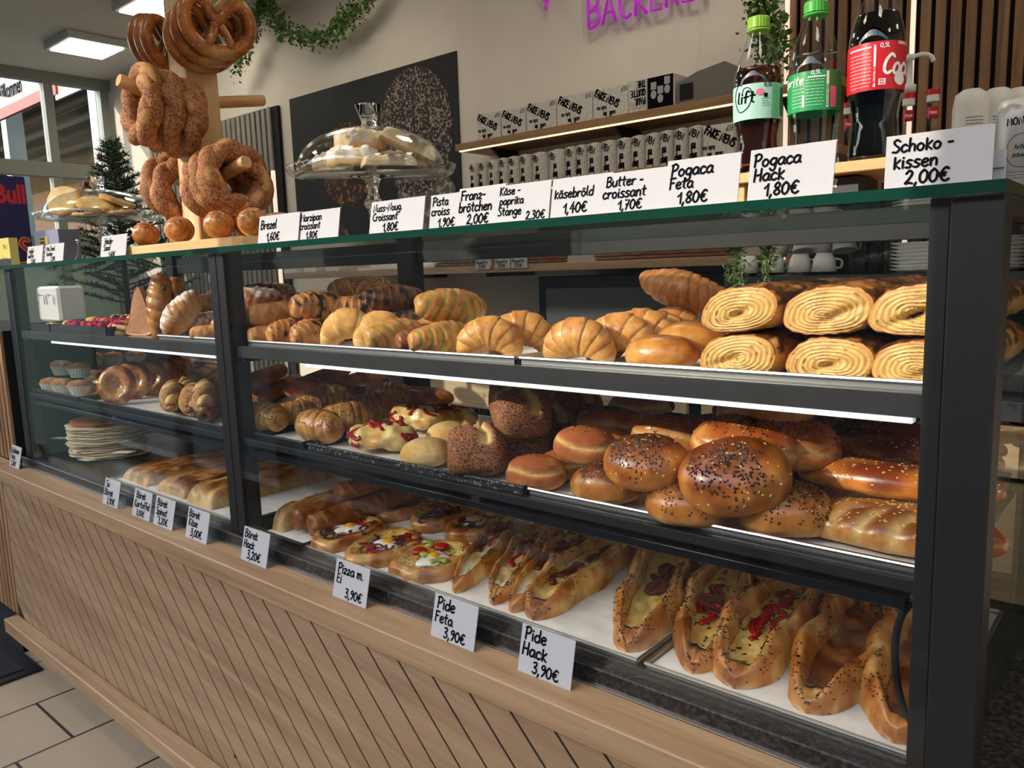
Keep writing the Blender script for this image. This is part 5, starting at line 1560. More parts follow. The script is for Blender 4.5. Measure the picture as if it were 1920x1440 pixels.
lo = [F_('lo%d' % i, lambda i=i: t_scored_loaf(241 + i, .25, .060, .052)) for i in range(1)]
lc = F_('lc', lambda: t_scored_loaf(245, .25, .048, .046, (lin(214, 132, 52), lin(140, 62, 26), lin(236, 190, 96)), 170, 'cheese_filled_loaf', 0))
ld = F_('ld', lambda: t_scored_loaf(247, .24, .045, .040, (lin(134, 74, 40), lin(104, 54, 28), lin(166, 104, 60)), 70, 'sesame_loaf', 0, 'matte'))
g = 'long sesame loaves stacked at the right of the middle shelf'
put3(lo[0], 'long pale sesame loaf with slanted cuts at the tray front by the right post', 'loaf', 1672, 986, S2, .05, (0, 0, 4), 1.0, g)
put3(lc, 'cheese filled sesame loaf lying on the scored one', 'loaf', 1678, 897, S2 + .048, .045, (0, 0, 6), 1.0, g)
put3(lc, 'golden sesame loaf behind and above the cheese filled one', 'loaf', 1700, 848, S2 + .060, .045, (0, 0, 5), .96, g)
put3(ld, 'brown sesame loaf near the top of the stack', 'loaf', 1718, 826, S2 + .075, .04, (0, 0, 6), .95, g)
put3(ld, 'topmost dark loaf with a pointed left end and sparse sesame', 'loaf', 1742, 798, S2 + .095, .04, (0, 0, 4), 1.0, g)
put3(lo[0], 'sesame loaf at the back that carries the upper loaves', 'loaf', 1700, 880, S2, .05, (0, 0, 5), .95, g)
pp = [F_('pp%d' % i, lambda i=i: t_seed_loaf(251 + i)) for i in range(2)]
g = 'poppy seed loaves with torn pale tops'
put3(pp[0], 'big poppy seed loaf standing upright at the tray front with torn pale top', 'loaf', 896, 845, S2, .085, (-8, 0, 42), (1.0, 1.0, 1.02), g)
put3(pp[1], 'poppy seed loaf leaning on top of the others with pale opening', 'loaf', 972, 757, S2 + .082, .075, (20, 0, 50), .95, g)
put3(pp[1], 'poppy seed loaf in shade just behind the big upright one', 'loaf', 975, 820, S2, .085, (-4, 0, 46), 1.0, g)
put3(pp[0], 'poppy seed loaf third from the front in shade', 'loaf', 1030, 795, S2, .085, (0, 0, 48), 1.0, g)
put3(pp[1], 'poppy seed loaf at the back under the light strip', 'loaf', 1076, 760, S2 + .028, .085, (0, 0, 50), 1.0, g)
cb_ = F_('ciab', lambda: t_bun(261, .052, .048, .056, lin(226, 190, 124), lin(236, 204, 142), lin(238, 210, 154), (0, 50), 'pale_roll', m='matte', ex=.7))
put3(cb_, 'pale floury roll between the pepper rolls and the poppy seed loaf', 'roll', 799, 846, S2, .055, (0, 0, 30), .92)
put3(cb_, 'pale floury roll hidden behind the front pale one', 'roll', 842, 812, S2, .055, (0, 0, 60), .9)
mo = [F_('mo%d' % i, lambda i=i: t_mound(271 + i, .078, .056, .052)) for i in range(2)]
g = 'cheese rolls with red pepper strips'
put3(mo[0], 'cheese roll with red pepper strips at the tray front', 'roll', 716, 822, S2, .05, (0, 0, 22), .96, g)
put3(mo[1], 'sunlit cheese roll with red pepper behind the front one', 'roll', 792, 782, S2 + .012, .05, (0, 0, 20), .95, g)
put3(mo[0], 'cheese pepper roll third from the front beside the poppy seed loaves', 'roll', 842, 784, S2 + .004, .05, (0, 0, 60), .8, g)
BRD = (lin(230, 176, 92), lin(166, 96, 40), lin(244, 212, 134))
bc_ = [F_('brd%d' % i, lambda i=i: t_spindle(281 + i, .125, .040, 7, BRD, 'braided_roll', 'shiny', tip=.45, power=.5, amp=.045, bend=.006, sl=.5, lump=.1, bits=('black_seeds', M['seed_b'], 170, (.0019, .0013, .0008)))) for i in range(3)]
g = 'seeded braided rolls on the middle shelf'
for tp, px, py, z, rot, s, lb in ((bc_[0], 498, 790, 0, (0, 0, 8), .92, 'seeded braided roll at the front by the middle post'),
                                  (bc_[1], 598, 808, 0, (0, 0, 0), .98, 'dark seeded braided roll at the tray front left of the pepper roll'),
                                  (bc_[2], 553, 778, .0, (0, 0, 66), .8, 'greenish braided roll behind the one by the middle post'),
                                  (bc_[2], 648, 790, .0, (0, 0, 60), .92, 'braided roll right behind the dark front one'),
                                  (bc_[0], 672, 772, .004, (0, 0, 62), .85, 'golden seeded roll between the dark braided roll and pepper rolls'),
                                  (bc_[1], 706, 766, .006, (0, 0, 60), .85, 'golden seeded roll left of the sunlit pepper roll'),
                                  (bc_[2], 592, 762, .006, (0, 0, 62), .80, 'small glossy roll in the second row behind the dark front one'),
                                  (bc_[0], 622, 757, .006, (0, 0, 64), .80, 'small orange glossy roll in the sunlit second row'),
                                  (bc_[1], 728, 748, .010, (0, 0, 30), .95, 'dark seeded roll behind the golden ones'),
                                  (bc_[1], 612, 748, .018, (0, 0, 40), .85, 'dark glossy roll below the end of the seeded log')):
    put3(tp, lb, 'roll', px, py, S2 + z, .055, rot, s, g)
SG = (lin(182, 112, 64), lin(140, 80, 44), lin(206, 150, 96))
lg = [F_('lg%d' % i, lambda i=i: t_log(291 + i, .24, .026, SG, 'seeded_log', .95, .06, 'matte', 200)) for i in range(2)]
g = 'long seeded logs at the back of the middle shelf'
for a_, b_, z, lb in (((442, 755), (505, 716), 0, 'seeded log nearest the middle post, sunlit on top'),
                      ((545, 732), (650, 692), .045, 'seeded log with open end showing green filling'),
                      ((600, 735), (720, 700), .03, 'seeded log in shade right of the open ended one'),
                      ((480, 752), (560, 712), .0, 'seeded log low between the post and the open ended one'),
                      ((455, 722), (530, 694), .05, 'seeded log high at the back by the middle post')):
    put2(lg[0 if z else 1], .24, lb, 'log', a_, b_, S2 + z, S2 + z + .025, g)
bg_ = F_('bg_', lambda: t_scored_loaf(297, .26, .050, .055, (lin(196, 124, 56), lin(132, 74, 32), lin(226, 170, 92)), 0, 'poppy_roll', 0))
bg_.add('poppy_seeds', bu[0].parts[1][1] if False else MB().add(OCT_V * .001 + np.array([0, 0, .055]), OCT_F).mesh('poppy_seeds', M['seed_b']), 0)
put3(bg_, 'large shaded loaf at the back in front of the sunlit drawer', 'loaf', 775, 742, S2 + .004, .055, (0, 0, 18), .95)
put3(bg_, 'shaded loaf with pale cut end behind the small glossy rolls', 'loaf', 700, 728, S2 + .012, .055, (0, 0, 56), .8)

# ------------------------------------------------------------------ middle shelf, left
mf = [F_('mf%d' % i, lambda i=i: t_muffin(301 + i)) for i in range(2)]
g = 'oval muffins in white paper cups'
ZL = T2 + .0026
for i, (px, py, z, lb) in enumerate(((97, 722, 0, 'muffin at the left of the lower front row'), (119, 725, 0, 'muffin in the middle of the lower front row'), (150, 727, 0, 'muffin at the right of the lower front row'),
                                     (116, 690, .040, 'powdered muffin at the left of the upper layer'), (148, 694, .040, 'powdered muffin at the right front of the upper layer'),
                                     (175, 673, .040, 'muffin in the second row of the upper layer'), (212, 672, .040, 'muffin in the upper layer behind the ring rolls'), (255, 670, .040, 'dark muffin at the back of the upper layer'),
                                     (178, 707, 0, 'muffin in the second row of the lower layer'), (225, 700, 0, 'muffin at the back of the lower layer'))):
    put3(mf[i % 2], lb, 'muffin', px, py, ZL + z, .05, (0, 0, 25), 1.0, g)
dn = F_('dn', lambda: t_disc(311, .052, .048, .024, lin(222, 176, 104), lin(150, 90, 46), lin(232, 192, 122), 'danish_swirl'))
put3(dn, 'flat swirled pastry at the far left of the middle shelf', 'pastry', 46, 713, ZL + .004, .02, (-16, 0, 0), 1.1)
put3(dn, 'pale flat pastry behind the chocolate cookies at far left', 'pastry', 84, 708, ZL + .002, .02, (-10, 0, 40), .95)
for i, (px, py) in enumerate(((52, 727), (70, 731))):
    put3(F_('chk', lambda: t_disc(313, .02, .018, .014, lin(84, 58, 44), lin(60, 40, 30), lin(110, 80, 60), 'chocolate_cookie')), ('small dark chocolate cookie below the swirled pastry', 'small dark chocolate cookie left of the lower muffins')[i], 'cookie', px, py, ZL, .014, (0, 0, 0), 1.0, 'small chocolate cookies')
rg = [F_('rg%d' % i, lambda i=i: t_upright_ring(321 + i)) for i in range(2)]
g = 'seeded ring rolls standing in a row'
put3(rg[0], 'seeded ring roll leaning flat at the left end of the row', 'roll', 180, 730, S2 + .002, .03, (38, 0, 20), .92, g)
for i, (px, y, lb) in enumerate(((222, .085, 'seeded ring roll standing upright at the front, its round face to the viewer'), (250, .165, 'ring roll standing second in the upright row'),
                                 (282, .225, 'ring roll standing third in the upright row'), (306, .285, 'ring roll standing fourth in the upright row'), (332, .345, 'ring roll standing last at the back of the upright row'))):
    z = S2 + .055
    rg[i % 2].place(lb, 'roll', (xat(px, y, z), y, z), (76, 0, 46 if i == 0 else 58), 1.0, g)
tw = [F_('tw%d' % i, lambda i=i: t_twist(331 + i)) for i in range(2)]
g = 'sesame twists on the middle left shelf'
for i, (a_, b_, z, lb) in enumerate((((262, 772), (330, 728), 0, 'plain brown sesame twist at the left of the twists'), ((288, 780), (366, 735), .002, 'sesame twist with bare pale patches at the tray front'), ((316, 776), (392, 726), .012, 'sesame twist with torn pale side beside the front one'), ((345, 728), (412, 698), .018, 'sunlit sesame twist behind the front ones'), ((395, 722), (455, 690), .018, 'sesame twist behind the middle post'))):
    put2(tw[i % 2], .19, lb, 'twist', a_, b_, S2 + z, S2 + z + .03, g)
hl = F_('hl', lambda: t_log(341, .17, .022, SG, 'hollow_seeded_roll', .95, .05, 'matte', 160, True))
for i, (a_, b_) in enumerate((((354, 788), (420, 745)), ((384, 802), (452, 752)))):
    put2(hl, .17, ('seeded roll with hollow end left of the last one before the post', 'seeded roll with hollow end against the middle post')[i], 'roll', a_, b_, S2, S2 + .02, 'hollow ended seeded rolls')
put3(bg_, 'long brown loaf at the back of the middle left shelf under the light strip', 'loaf', 335, 682, S2 + .02, .055, (0, 0, 12), 1.0)
put3(bg_, 'second brown loaf at the back left of the middle post', 'loaf', 390, 686, S2 + .02, .055, (0, 0, 14), .9)

# ------------------------------------------------------------------ bottom shelf
gz = [F_('gz%d' % i, lambda i=i: t_disc(351 + i, .150, .118, .0062)) for i in range(3)]
pc = at(205, 838, 2, S0 + .06)
rs = np.random.RandomState(8)
NG = 14
for i in range(NG):
    gz[i % 3].place('flatbread number %d from the bottom of the tall stack at bottom left' % (i + 1) if i < NG - 1 else 'browned flatbread on top of the tall stack at bottom left', 'flatbread',
                    (xat(202, .20, S0 + .06) + rs.uniform(-.008, .008), .20 + rs.uniform(-.006, .006), S0 + .0006 + i * .0079), (0, 0, rs.uniform(-12, 12)), 1.0, 'folded flatbreads stacked at bottom left')
top = F_('gztop', lambda: t_disc(357, .120, .105, .010, lin(176, 104, 54), lin(132, 70, 34), lin(168, 104, 60)))
top.place('smaller reddish brown flatbread lying on the stack', 'flatbread', (xat(196, .20, S0 + .1), .20, S0 + .0006 + NG * .0079), (0, 0, 20), 1.0)
for i, (px, py, z) in enumerate(((115, 835, .055), (150, 855, .03), (230, 832, .07), (165, 865, .008))):
    p = at(px + 0, py, 1, .20 - .105)
    MB().box(-.03, .03, -.02, .02, 0, .0006).build('paper_sheet', M['paper'])
    o = bpy.data.objects['paper_sheet' + ('' if i == 0 else '.%03d' % i)]
    o.location = (p[0], .20 - .105, S0 + .0005 + round(z / .0079) * .0079 - .0010); o.rotation_euler = (math.radians(-4), 0, math.radians((20, -15, 30, 10)[i]))
    tag(o, ('corner of separating paper at the left side of the flatbread stack', 'corner of separating paper low at the front of the stack', 'corner of separating paper at the middle front of the stack', 'corner of separating paper hanging from the lowest flatbread')[i], 'paper', 'paper sheets between the flatbreads')
sb_ = [F_('sb%d' % i, lambda i=i: t_slab(361 + i, .36, .155, .036)) for i in range(2)]
sc_ = [F_('sc%d' % i, lambda i=i: t_slab(365 + i, .36, .10, .042, (lin(236, 200, 132), lin(196, 140, 76), lin(150, 88, 40)), 'striped_borek', 1)) for i in range(2)]
xb = [xat(px, .10, S3 + .03) for px in (262, 338, 404)]
g = 'börek slabs on the bottom left tray'
sb_[0].place('dark mottled börek slab at the left of the white papered tray', 'börek', (xb[0] + .05, .24, S3), (0, 0, 88), (1, 1.12, 1), g)
sb_[1].place('mottled börek slab in the middle of the papered tray', 'börek', (xb[1] + .01, .24, S3 + .0005), (0, 0, 90), (1, 1.05, 1.05), g)
sc_[0].place('pale striped börek left of the middle post', 'börek', (xb[2] - .005, .24, S3), (0, 0, 90), (1.05, 1.35, 1.1), g)
sb_[0].place('mottled börek slab behind the striped one', 'börek', (-1.95, .44, S3 + .0), (0, 0, 4), (.5, .6, .9), g)
sc_[1].place('pale striped börek just right of the middle post', 'börek', (-1.572, .24, S3), (0, 0, 90), (1.0, .45, 1.2), g)
DKL = (lin(164, 96, 48), lin(108, 60, 30), lin(206, 146, 84))
fl_ = [F_('fl%d' % i, lambda i=i: t_log(371 + i, .38, .036, DKL, 'filled_pastry_log', .8, .14, 'flaky', 0)) for i in range(2)]
g = 'long brown filled pastry logs on the bottom shelf'
for i, x in enumerate((-1.515, -1.452)):
    fl_[i].place(('long brown pastry log left of the egg pizzas', 'long brown pastry log right beside the dark egg pizza')[i], 'pastry log', (x, .26, S3), (0, 0, (92, 91)[i]), (1, .80, 1.05), g)
fl_[1].place('upper brown pastry log resting across the back', 'pastry log', (-1.48, .32, S3 + .054), (0, 0, 92), (.8, .8, .9), g)
PZs = [F_('pz0', lambda: t_pizza(381, .10, .070, tops=('pepper',), mince=420)), F_('pz1', lambda: t_pizza(383, .10, .072, tops=('pepper', 'meat'))),
       F_('pz2', lambda: t_pizza(385, .10, .076, tops=('green',), tomato=2)), F_('pz3', lambda: t_pizza(387, .095, .070, tops=('meat',), egg=False, mince=120)), F_('pz4', lambda: t_pizza(389, .095, .070, tops=('meat',), tomato=1))]
g = 'small pizzas with egg on the bottom shelf'
for k, px, py, rz, lb in ((0, 652, 1000, 104, 'small pizza with dark mince and an egg at the left end'), (1, 722, 1028, 102, 'small pizza with red meat strips and a white egg'), (2, 812, 1052, 100, 'small pizza with egg, tomato and green pepper at the tray front'),
                          (3, 752, 952, 96, 'small pizza with mince in the second row behind the egg ones'), (3, 828, 968, 100, 'small pizza with meat strips in the second row'), (4, 900, 985, 98, 'small pizza with tomato slice and egg behind the front one')):
    put3(PZs[k], lb, 'pizza', px, py, S3, .02, (0, 0, rz), 1.0, g)
PD = [F_('pd0', lambda: t_pide(401, .29, .030, .036, .55, 'feta', 2, 2, 220)), F_('pd1', lambda: t_pide(403, .29, .034, .038, .5, 'feta', 2, 1, 330)),
      F_('pd2', lambda: t_pide(405, .28, .042, .038, .85, 'cheese', 0, 5, 180)), F_('pd3', lambda: t_pide(407, .28, .046, .042, .9, 'cheese', 0, 5, 300)),
      F_('pd4', lambda: t_pide(409, .28, .045, .042, .9, 'cheese', 4, 2, 260, herbs=40)), F_('pd5', lambda: t_pide(411, .27, .052, .044, 1.0, 'cheese', 7, 0, 260, herbs=60)),
      F_('pd6', lambda: t_pide(413, .30, .052, .046, 1.2, 'mince', 0, 0, 260)), F_('pd7', lambda: t_pide(415, .30, .050, .046, 1.2, 'mince', 0, 0, 160))]
LP = (.29, .29, .28, .28, .28, .27, .30, .30)
g = 'boat shaped pides on the bottom shelf'
for k, a_, b_, lb in ((0, (845, 1112), (965, 975), 'narrow feta pide next to the front egg pizza'), (1, (895, 1140), (1050, 985), 'narrow pide with dense black seeds, second from the pizzas'),
                      (0, (945, 1152), (1085, 1010), 'narrow pide squeezed between two wider ones'), (2, (1000, 1160), (1165, 1015), 'open cheese pide at the left of the open ones'),
                      (3, (1150, 1238), (1258, 1035), 'open pide with dark meat and pale round tip at the tray joint'), (4, (1280, 1262), (1395, 1060), 'open cheese pide with red shreds right of the tray joint'),
                      (5, (1365, 1300), (1500, 1098), 'wide open pide with crossed red pepper strips'), (6, (1508, 1348), (1640, 1125), 'folded pide with long dark opening left of the cable'),
                      (7, (1648, 1412), (1755, 1175), 'folded pide behind the cable at the far right')):
    put2(PD[k], LP[k], lb, 'pide', a_, b_, S3, S3 + .006, g, 0, 1.12 if k < 2 else 1.24)
for k, px, y, lb in ((2, 1120, .47, 'pide at the back behind the open cheese pide'), (3, 1215, .47, 'pide at the back behind the one with dark meat'), (4, 1330, .46, 'pide at the back behind the one with red shreds'),
                     (3, 1440, .46, 'pide at the back behind the one with crossed pepper strips'), (4, 1560, .45, 'pide at the back behind the folded pide'), (2, 1675, .44, 'pide at the back right under the rail')):
    put(PD[k], lb, 'pide', px, y, S3, (0, 0, 96), (.62, 1.1, 1.1), g)
# ------------------------------------------------------------------ pretzel stand on the glass top
ZG = TZ1 + .0003
pf = .155
xc0 = at(363, 300, 1, pf)[0]; PW = .088
PX0, PX1, PY0, PY1 = xc0 - PW, xc0, pf, pf + PW
PXC, PYC = (PX0 + PX1) / 2, (PY0 + PY1) / 2
bx0, bx1 = at(226, 470, 1, .06)[0], at(486, 455, 1, .06)[0]
st = thing('pretzel_stand', 'square wooden post with round pegs on a pale board, hung with pretzels and sesame rings', 'pretzel stand', (PXC, PYC, ZG))
SO = Vector((-PXC, -PYC, -ZG))
def sbuild(mb, name, m, smooth=False):
    o = mb.build(name, m, st, smooth); o.location = SO; return o
BZ = ZG + .024
bd_ = MB()
K = []
y0_, y1_ = .035, .36
for k in range(9): a_ = PI / 2 + PI * k / 8; K.append((bx0 + .07 + .07 * math.cos(a_), y0_ + .1625 + .1625 * math.sin(a_)))
for k in range(9): a_ = -PI / 2 + PI * k / 8; K.append((bx1 - .07 + .07 * math.cos(a_), y0_ + .1625 + .1625 * math.sin(a_)))
n = len(K)
V = [(x, y, z) for z in (ZG, ZG + .002, BZ - .002, BZ) for x, y in K]
bd_.add(V, [(i * n + j, i * n + (j + 1) % n, (i + 1) * n + (j + 1) % n, (i + 1) * n + j) for i in range(3) for j in range(n)] + [tuple(range(n)), tuple(3 * n + j for j in range(n))])
sbuild(bd_, 'base_board', M['pine_x'])
sbuild(MB().box(PX0, PX1, PY0, PY1, BZ, 2.28, .003), 'post', M['pine_z'])
PR = .0165
def xsolve_y(px, py, x):
    lo_, hi_ = -.6, 1.0
    for _ in range(40):
        m_ = (lo_ + hi_) / 2
        if at(px, py, 1, m_)[0] > x: lo_ = m_
        else: hi_ = m_
    return at(px, py, 1, (lo_ + hi_) / 2)
def peg(p, q):
    m_ = MB(); m_.tube([p, p + (q - p) * .97, q], [PR, PR, PR * .9], 20); return sbuild(m_, 'peg', M['peg'])
tipF = xsolve_y(222, 150, PXC); baseF = np.array([PXC, PY0 - .0005, at(350, 196, 1, PY0)[2]])
tipF = np.array([PXC, max(tipF[1], PY0 - .26), tipF[2]]); peg(baseF, tipF)
tipR = at(462, 303, 1, PYC); baseR = np.array([PX1 + .0005, PYC, at(412, 338, 1, PYC)[2]]); peg(baseR, np.array([tipR[0], PYC, tipR[2]]))
tb = at(493, 188, 0, PXC); peg(np.array([PXC, PY1 + .0005, at(420, 196, 0, PXC)[2]]), np.array([PXC, min(tb[1], PY1 + .22), tb[2]]))
zt_ = at(395, 50, 1, PYC)[2]
peg(np.array([PX1 + .0005, PYC, zt_]), np.array([PX1 + .19, PYC, zt_ + .05]))
peg(np.array([PX0 - .0005, PYC, zt_ + .018]), np.array([PX0 - .16, PYC, zt_ + .05]))
zl_ = baseR[2]
peg(np.array([PX0 - .0005, PYC, zl_]), np.array([PX0 - .20, PYC, zl_ + .05]))
SM = [F_('sim%d' % i, lambda i=i: t_simit(501 + i)) for i in range(3)]
PT = [F_('pt%d' % i, lambda i=i: t_pretzel(511 + i, .93)) for i in range(2)]
HR = .021
g = 'sesame rings on the pretzel stand'
dF = (tipF - baseF) / np.linalg.norm(tipF - baseF)
for k, (d, lb) in enumerate(((.104, 'outermost sesame ring hanging on the peg that points forward'), (.058, 'middle sesame ring of three on the forward pointing peg'), (.014, 'innermost sesame ring on the forward peg, against the post'))):
    p = baseF + dF * d
    SM[k].place(lb, 'sesame ring', (p[0] + .012 * k, p[1], p[2] - HR - .018), (84 + 3 * k, 0, -6 + 5 * k), 1.0, g)
dR = (np.array([tipR[0], PYC, tipR[2]]) - baseR); dR /= np.linalg.norm(dR)
for k, (d, lb) in enumerate(((.125, 'foremost sesame ring hanging low on the right of the post, peg through it'), (.072, 'sesame ring close behind the foremost one low on the right peg'), (.026, 'sesame ring low on the right peg, nearest the post'))):
    p = baseR + dR * d
    SM[(k + 1) % 3].place(lb, 'sesame ring', (p[0], p[1], p[2] - HR - .004), (0, 82, 3 * k), 1.0, g)
for k, (d, lb) in enumerate(((.045, 'sesame ring low on the left of the post, half hidden by it'), (.105, 'outer sesame ring low on the left of the post'))):
    SM[k].place(lb, 'sesame ring', (PX0 - d, PYC, zl_ + .25 * d - HR - .004), (0, 86, 4), 1.0, g)
SM[2].place('sesame ring lying on the board behind the Brezel card', 'sesame ring', (xat(512, .21, BZ + .03), .22, BZ + .034), (0, 0, 0), .95, g)
g = 'large salted pretzels at the top of the stand'
for k, (d, lb) in enumerate(((.115, 'foremost big pretzel at the top right of the stand'), (.075, 'second pretzel at the top right of the stand'), (.036, 'third pretzel at the top right, nearest the post'))):
    PT[k % 2].place(lb, 'pretzel', (PX1 + d, PYC - .01, zt_ + .25 * d - .036), (6 + 8 * k, 0, 84), 1.0, g)
for k, (d, lb) in enumerate(((.026, 'pretzel at the top left of the stand, nearest the post'), (.062, 'middle pretzel at the top left of the stand'), (.098, 'outermost pretzel at the top left of the stand'))):
    PT[(k + 1) % 2].place(lb, 'pretzel', (PX0 - d, PYC, zt_ + .22 * d - .012), (4 * k, 0, 90), 1.0, g)
SR = [F_('sr%d' % i, lambda i=i: t_snail_roll(521 + i)) for i in range(2)]
for i, (px, y, rz, lb) in enumerate(((274, .10, 140, 'glazed coiled roll at the left end of the stand board'), (337, .09, 128, 'salted glazed coiled roll in the middle of the stand board'), (411, .09, 130, 'glazed coiled roll right of the post on the board'), (476, .12, 120, 'glazed coiled roll in shade behind the Brezel card'))):
    SR[i % 2].place(lb, 'roll', (xat(px, y, BZ + .03), y, BZ), (0, 0, rz), 1.0, 'glazed coiled rolls on the board')

# ------------------------------------------------------------------ glass cake stands with domes
M['realglass'] = mat('cut_glass', (1, 1, 1), .02)
M['realglass'].node_tree.nodes['Principled BSDF'].inputs['Transmission Weight'].default_value = 1
M['realglass'].node_tree.nodes['Principled BSDF'].inputs['IOR'].default_value = 1.45
def cake_stand(c, R, zp, what, dome_top, knob_top):
    zb = ZG
    t = thing('cake_stand', 'glass footed cake stand with scalloped rim, ' + what, 'cake stand', (c[0], c[1], zb), 0, 'glass cake stands')
    h = zp - zb
    prof = [(0, 0), (R * .36, 0), (R * .38, .004), (R * .22, .012), (.016, .022), (.012, h * .45), (.022, h * .58), (.012, h * .72), (.02, h - .012), (.05, h - .006), (0, h - .006)]
    m_ = MB(); m_.lathe(crom(np.array(prof), 3).clip(0), 40); m_.build('stem', M['realglass'], t, True)
    n = 192; a_ = np.arange(n) * 2 * PI / n
    sc_ = 1 + .018 * np.abs(np.sin(a_ * 24)) 
    rows = [(.02, h - .005), (R * .9, h - .003), (R * .96, h), (R, h + .014), (R * .985, h + .015), (R * .93, h + .003), (R * .9, h + .001), (.0005, h + .001)]
    V = np.concatenate([np.stack([r * (sc_ if r > R * .95 else 1) * np.cos(a_), r * (sc_ if r > R * .95 else 1) * np.sin(a_), z + (0.002 * np.abs(np.sin(a_ * 24)) if z > h + .01 else 0 * a_)], 1) for r, z in rows])
    MB().add(V, [(i * n + j, i * n + (j + 1) % n, (i + 1) * n + (j + 1) % n, (i + 1) * n + j) for i in range(len(rows) - 1) for j in range(n)]).build('plate', M['domeglass'], t, True)
    zd = zp + .0025
    d = thing('cake_dome', 'clear glass dome with knob covering the ' + what.replace('under ', ''), 'glass dome', (c[0], c[1], zd), 0, 'glass cake domes')
    H = dome_top - zd; Rd = R * .885
    th = np.linspace(0, PI / 2, 22)
    prof = [(Rd * math.cos(x) ** .85, H * math.sin(x) ** .95) for x in th]
    inn = [((Rd - .003) * math.cos(x) ** .85, (H - .003) * math.sin(x) ** .95) for x in th[::-1]]
    m_ = MB(); m_.lathe(np.array([(max(r, 0), z) for r, z in prof + inn]), 64); m_.build('dome', M['domeglass'], d, True)
    kz = knob_top - zd
    kp = [(0, H - .002), (.024, H), (.017, H + .01), (.019, H + .02), (.030, kz - .004), (.031, kz), (.026, kz), (.018, H + .022), (0, H + .020)]
    m_ = MB(); m_.lathe(np.array(kp), 24); m_.build('knob', M['realglass'], d, True)
    return t
yB = .29
cB = np.array([xat(700, yB, 1.5), yB]); zB = at(700, 330, 1, yB)[2] + .004
cake_stand(cB, .19, zB, 'under crumble pastries', at(697, 240, 1, yB)[2], at(697, 196, 1, yB)[2])
yS = .19
cS = np.array([xat(192, yS, 1.5), yS]); zS = at(192, 412, 1, yS)[2] + .004
cake_stand(cS, .19, zS, 'under pale round biscuits', at(190, 355, 1, yS)[2], at(187, 331, 1, yS)[2])
CR = [F_('cr%d' % i, lambda i=i: t_crumble(531 + i, .055, .045, .05)) for i in range(2)]
zq = zB + .0035
g = 'crumble topped pastries under the big dome'
CR[0].place('crumble slice at the left under the big glass dome', 'pastry', (cB[0] - .075, cB[1] - .04, zq), (0, 0, 20), (1, 1, .85), g)
CR[1].place('crumble slice in the middle under the dome, carrying the upper one', 'pastry', (cB[0] + .0, cB[1] - .05, zq), (0, 0, 40), (1.05, 1, .95), g)
CR[0].place('tall crumble slice standing on the middle one below the knob', 'pastry', (cB[0] + .0, cB[1] - .03, zq + .042), (6, 0, 70), (.98, .95, .92), g)
CR[1].place('crumble slice at the back under the big dome', 'pastry', (cB[0] + .02, cB[1] + .07, zq), (0, 0, 10), (1, 1, .9), g)
sl = F_('slc', lambda: t_slab(535, .13, .06, .03, (lin(240, 206, 146), lin(248, 240, 226), lin(90, 58, 40)), 'chocolate_slice'))
sl.place('slanting powdered slice with dark chocolate end under the big dome', 'pastry', (cB[0] + .098, cB[1] + .02, zq + .040), (0, 26, 55), (1, 1, 1), g)
sl.place('flat powdered slice at the right under the big dome', 'pastry', (cB[0] + .095, cB[1] - .03, zq), (0, 0, 60), (.9, 1, .8), g)
CK = F_('bis', lambda: t_disc(541, .055, .055, .014, lin(240, 216, 160), lin(232, 200, 138), lin(228, 186, 118), 'round_biscuit'))
zq = zS + .0035
g = 'pale round biscuits under the small dome'
for i, (dx, dy, dz, rot, lb) in enumerate(((-.075, -.075, .052, (62, 0, 40), 'pale biscuit leaning upright at the left under the small dome'), (.06, -.04, .028, (10, 22, 20), 'biscuit slanting at the right front under the small dome'), (.05, .03, .042, (0, 20, 50), 'biscuit lying on top at the right under the small dome'),
                                           (-.02, .04, .040, (0, -6, 0), 'upper biscuit at the back under the small dome'), (-.03, .03, .020, (0, 0, 0), 'lower biscuit at the back under the small dome'), (.0, -.03, .0, (0, 0, 0), 'biscuit lying flat in the middle of the small stand'), (.09, .02, .001, (0, 0, 0), 'biscuit lying flat at the right of the small stand'))):
    CK.place(lb, 'biscuit', (cS[0] + dx, cS[1] + dy, zq + dz), rot, 1.0, g)

# ------------------------------------------------------------------ soft drink bottles on a wooden riser
yR0 = .115
zR = at(1600, 301, 1, yR0)[2]
zRb = at(1600, 322, 1, yR0)[2]
rx0, rx1 = xat(1372, yR0, zR), xat(1668, yR0, zR) + .06
rs_ = thing('wooden_riser', 'low wooden riser board carrying three soft drink bottles on the glass top', 'riser', ((rx0 + rx1) / 2, .2, ZG))
ro = Vector((-(rx0 + rx1) / 2, -.2, -ZG))
for nm, bx in (('top_board', (rx0, rx1, yR0, .30, zRb, zR)), ('side_board', (rx0, rx0 + .014, yR0 + .01, .29, ZG, zRb)), ('side_board', (rx1 - .014, rx1, yR0 + .01, .29, ZG, zRb))):
    o = MB().box(*bx, .001).build(nm, M['pine_x'], rs_); o.location = ro
bxk = thing('display_box', 'small dark box with white lettering standing under the bottle riser', 'box', (xat(1568, .15, 1.41), .15, ZG))
MB().box(-.05, .03, -.01, .07, .0003, zRb - ZG - .003).build('carton', M['dark'], bxk)
pl_ = MB()
write(pl_, 'Cola', -.032, .020, .016, .003, .3, .0108); write(pl_, 'SUGAR', -.034, .011, .007, .0014, 0, .0108); write(pl_, 'ZUCKER', -.036, .002, .007, .0014, 0, .0108)
pl_.build('lettering', M['white'], bxk)
bx2 = thing('display_box', 'black box with pale block letters between the two Pogaca cards', 'box', (xat(1392, .15, 1.41), .15, ZG))
MB().box(-.02, .04, -.01, .06, .0003, zRb - ZG - .003).build('carton', M['blackgloss'], bx2)
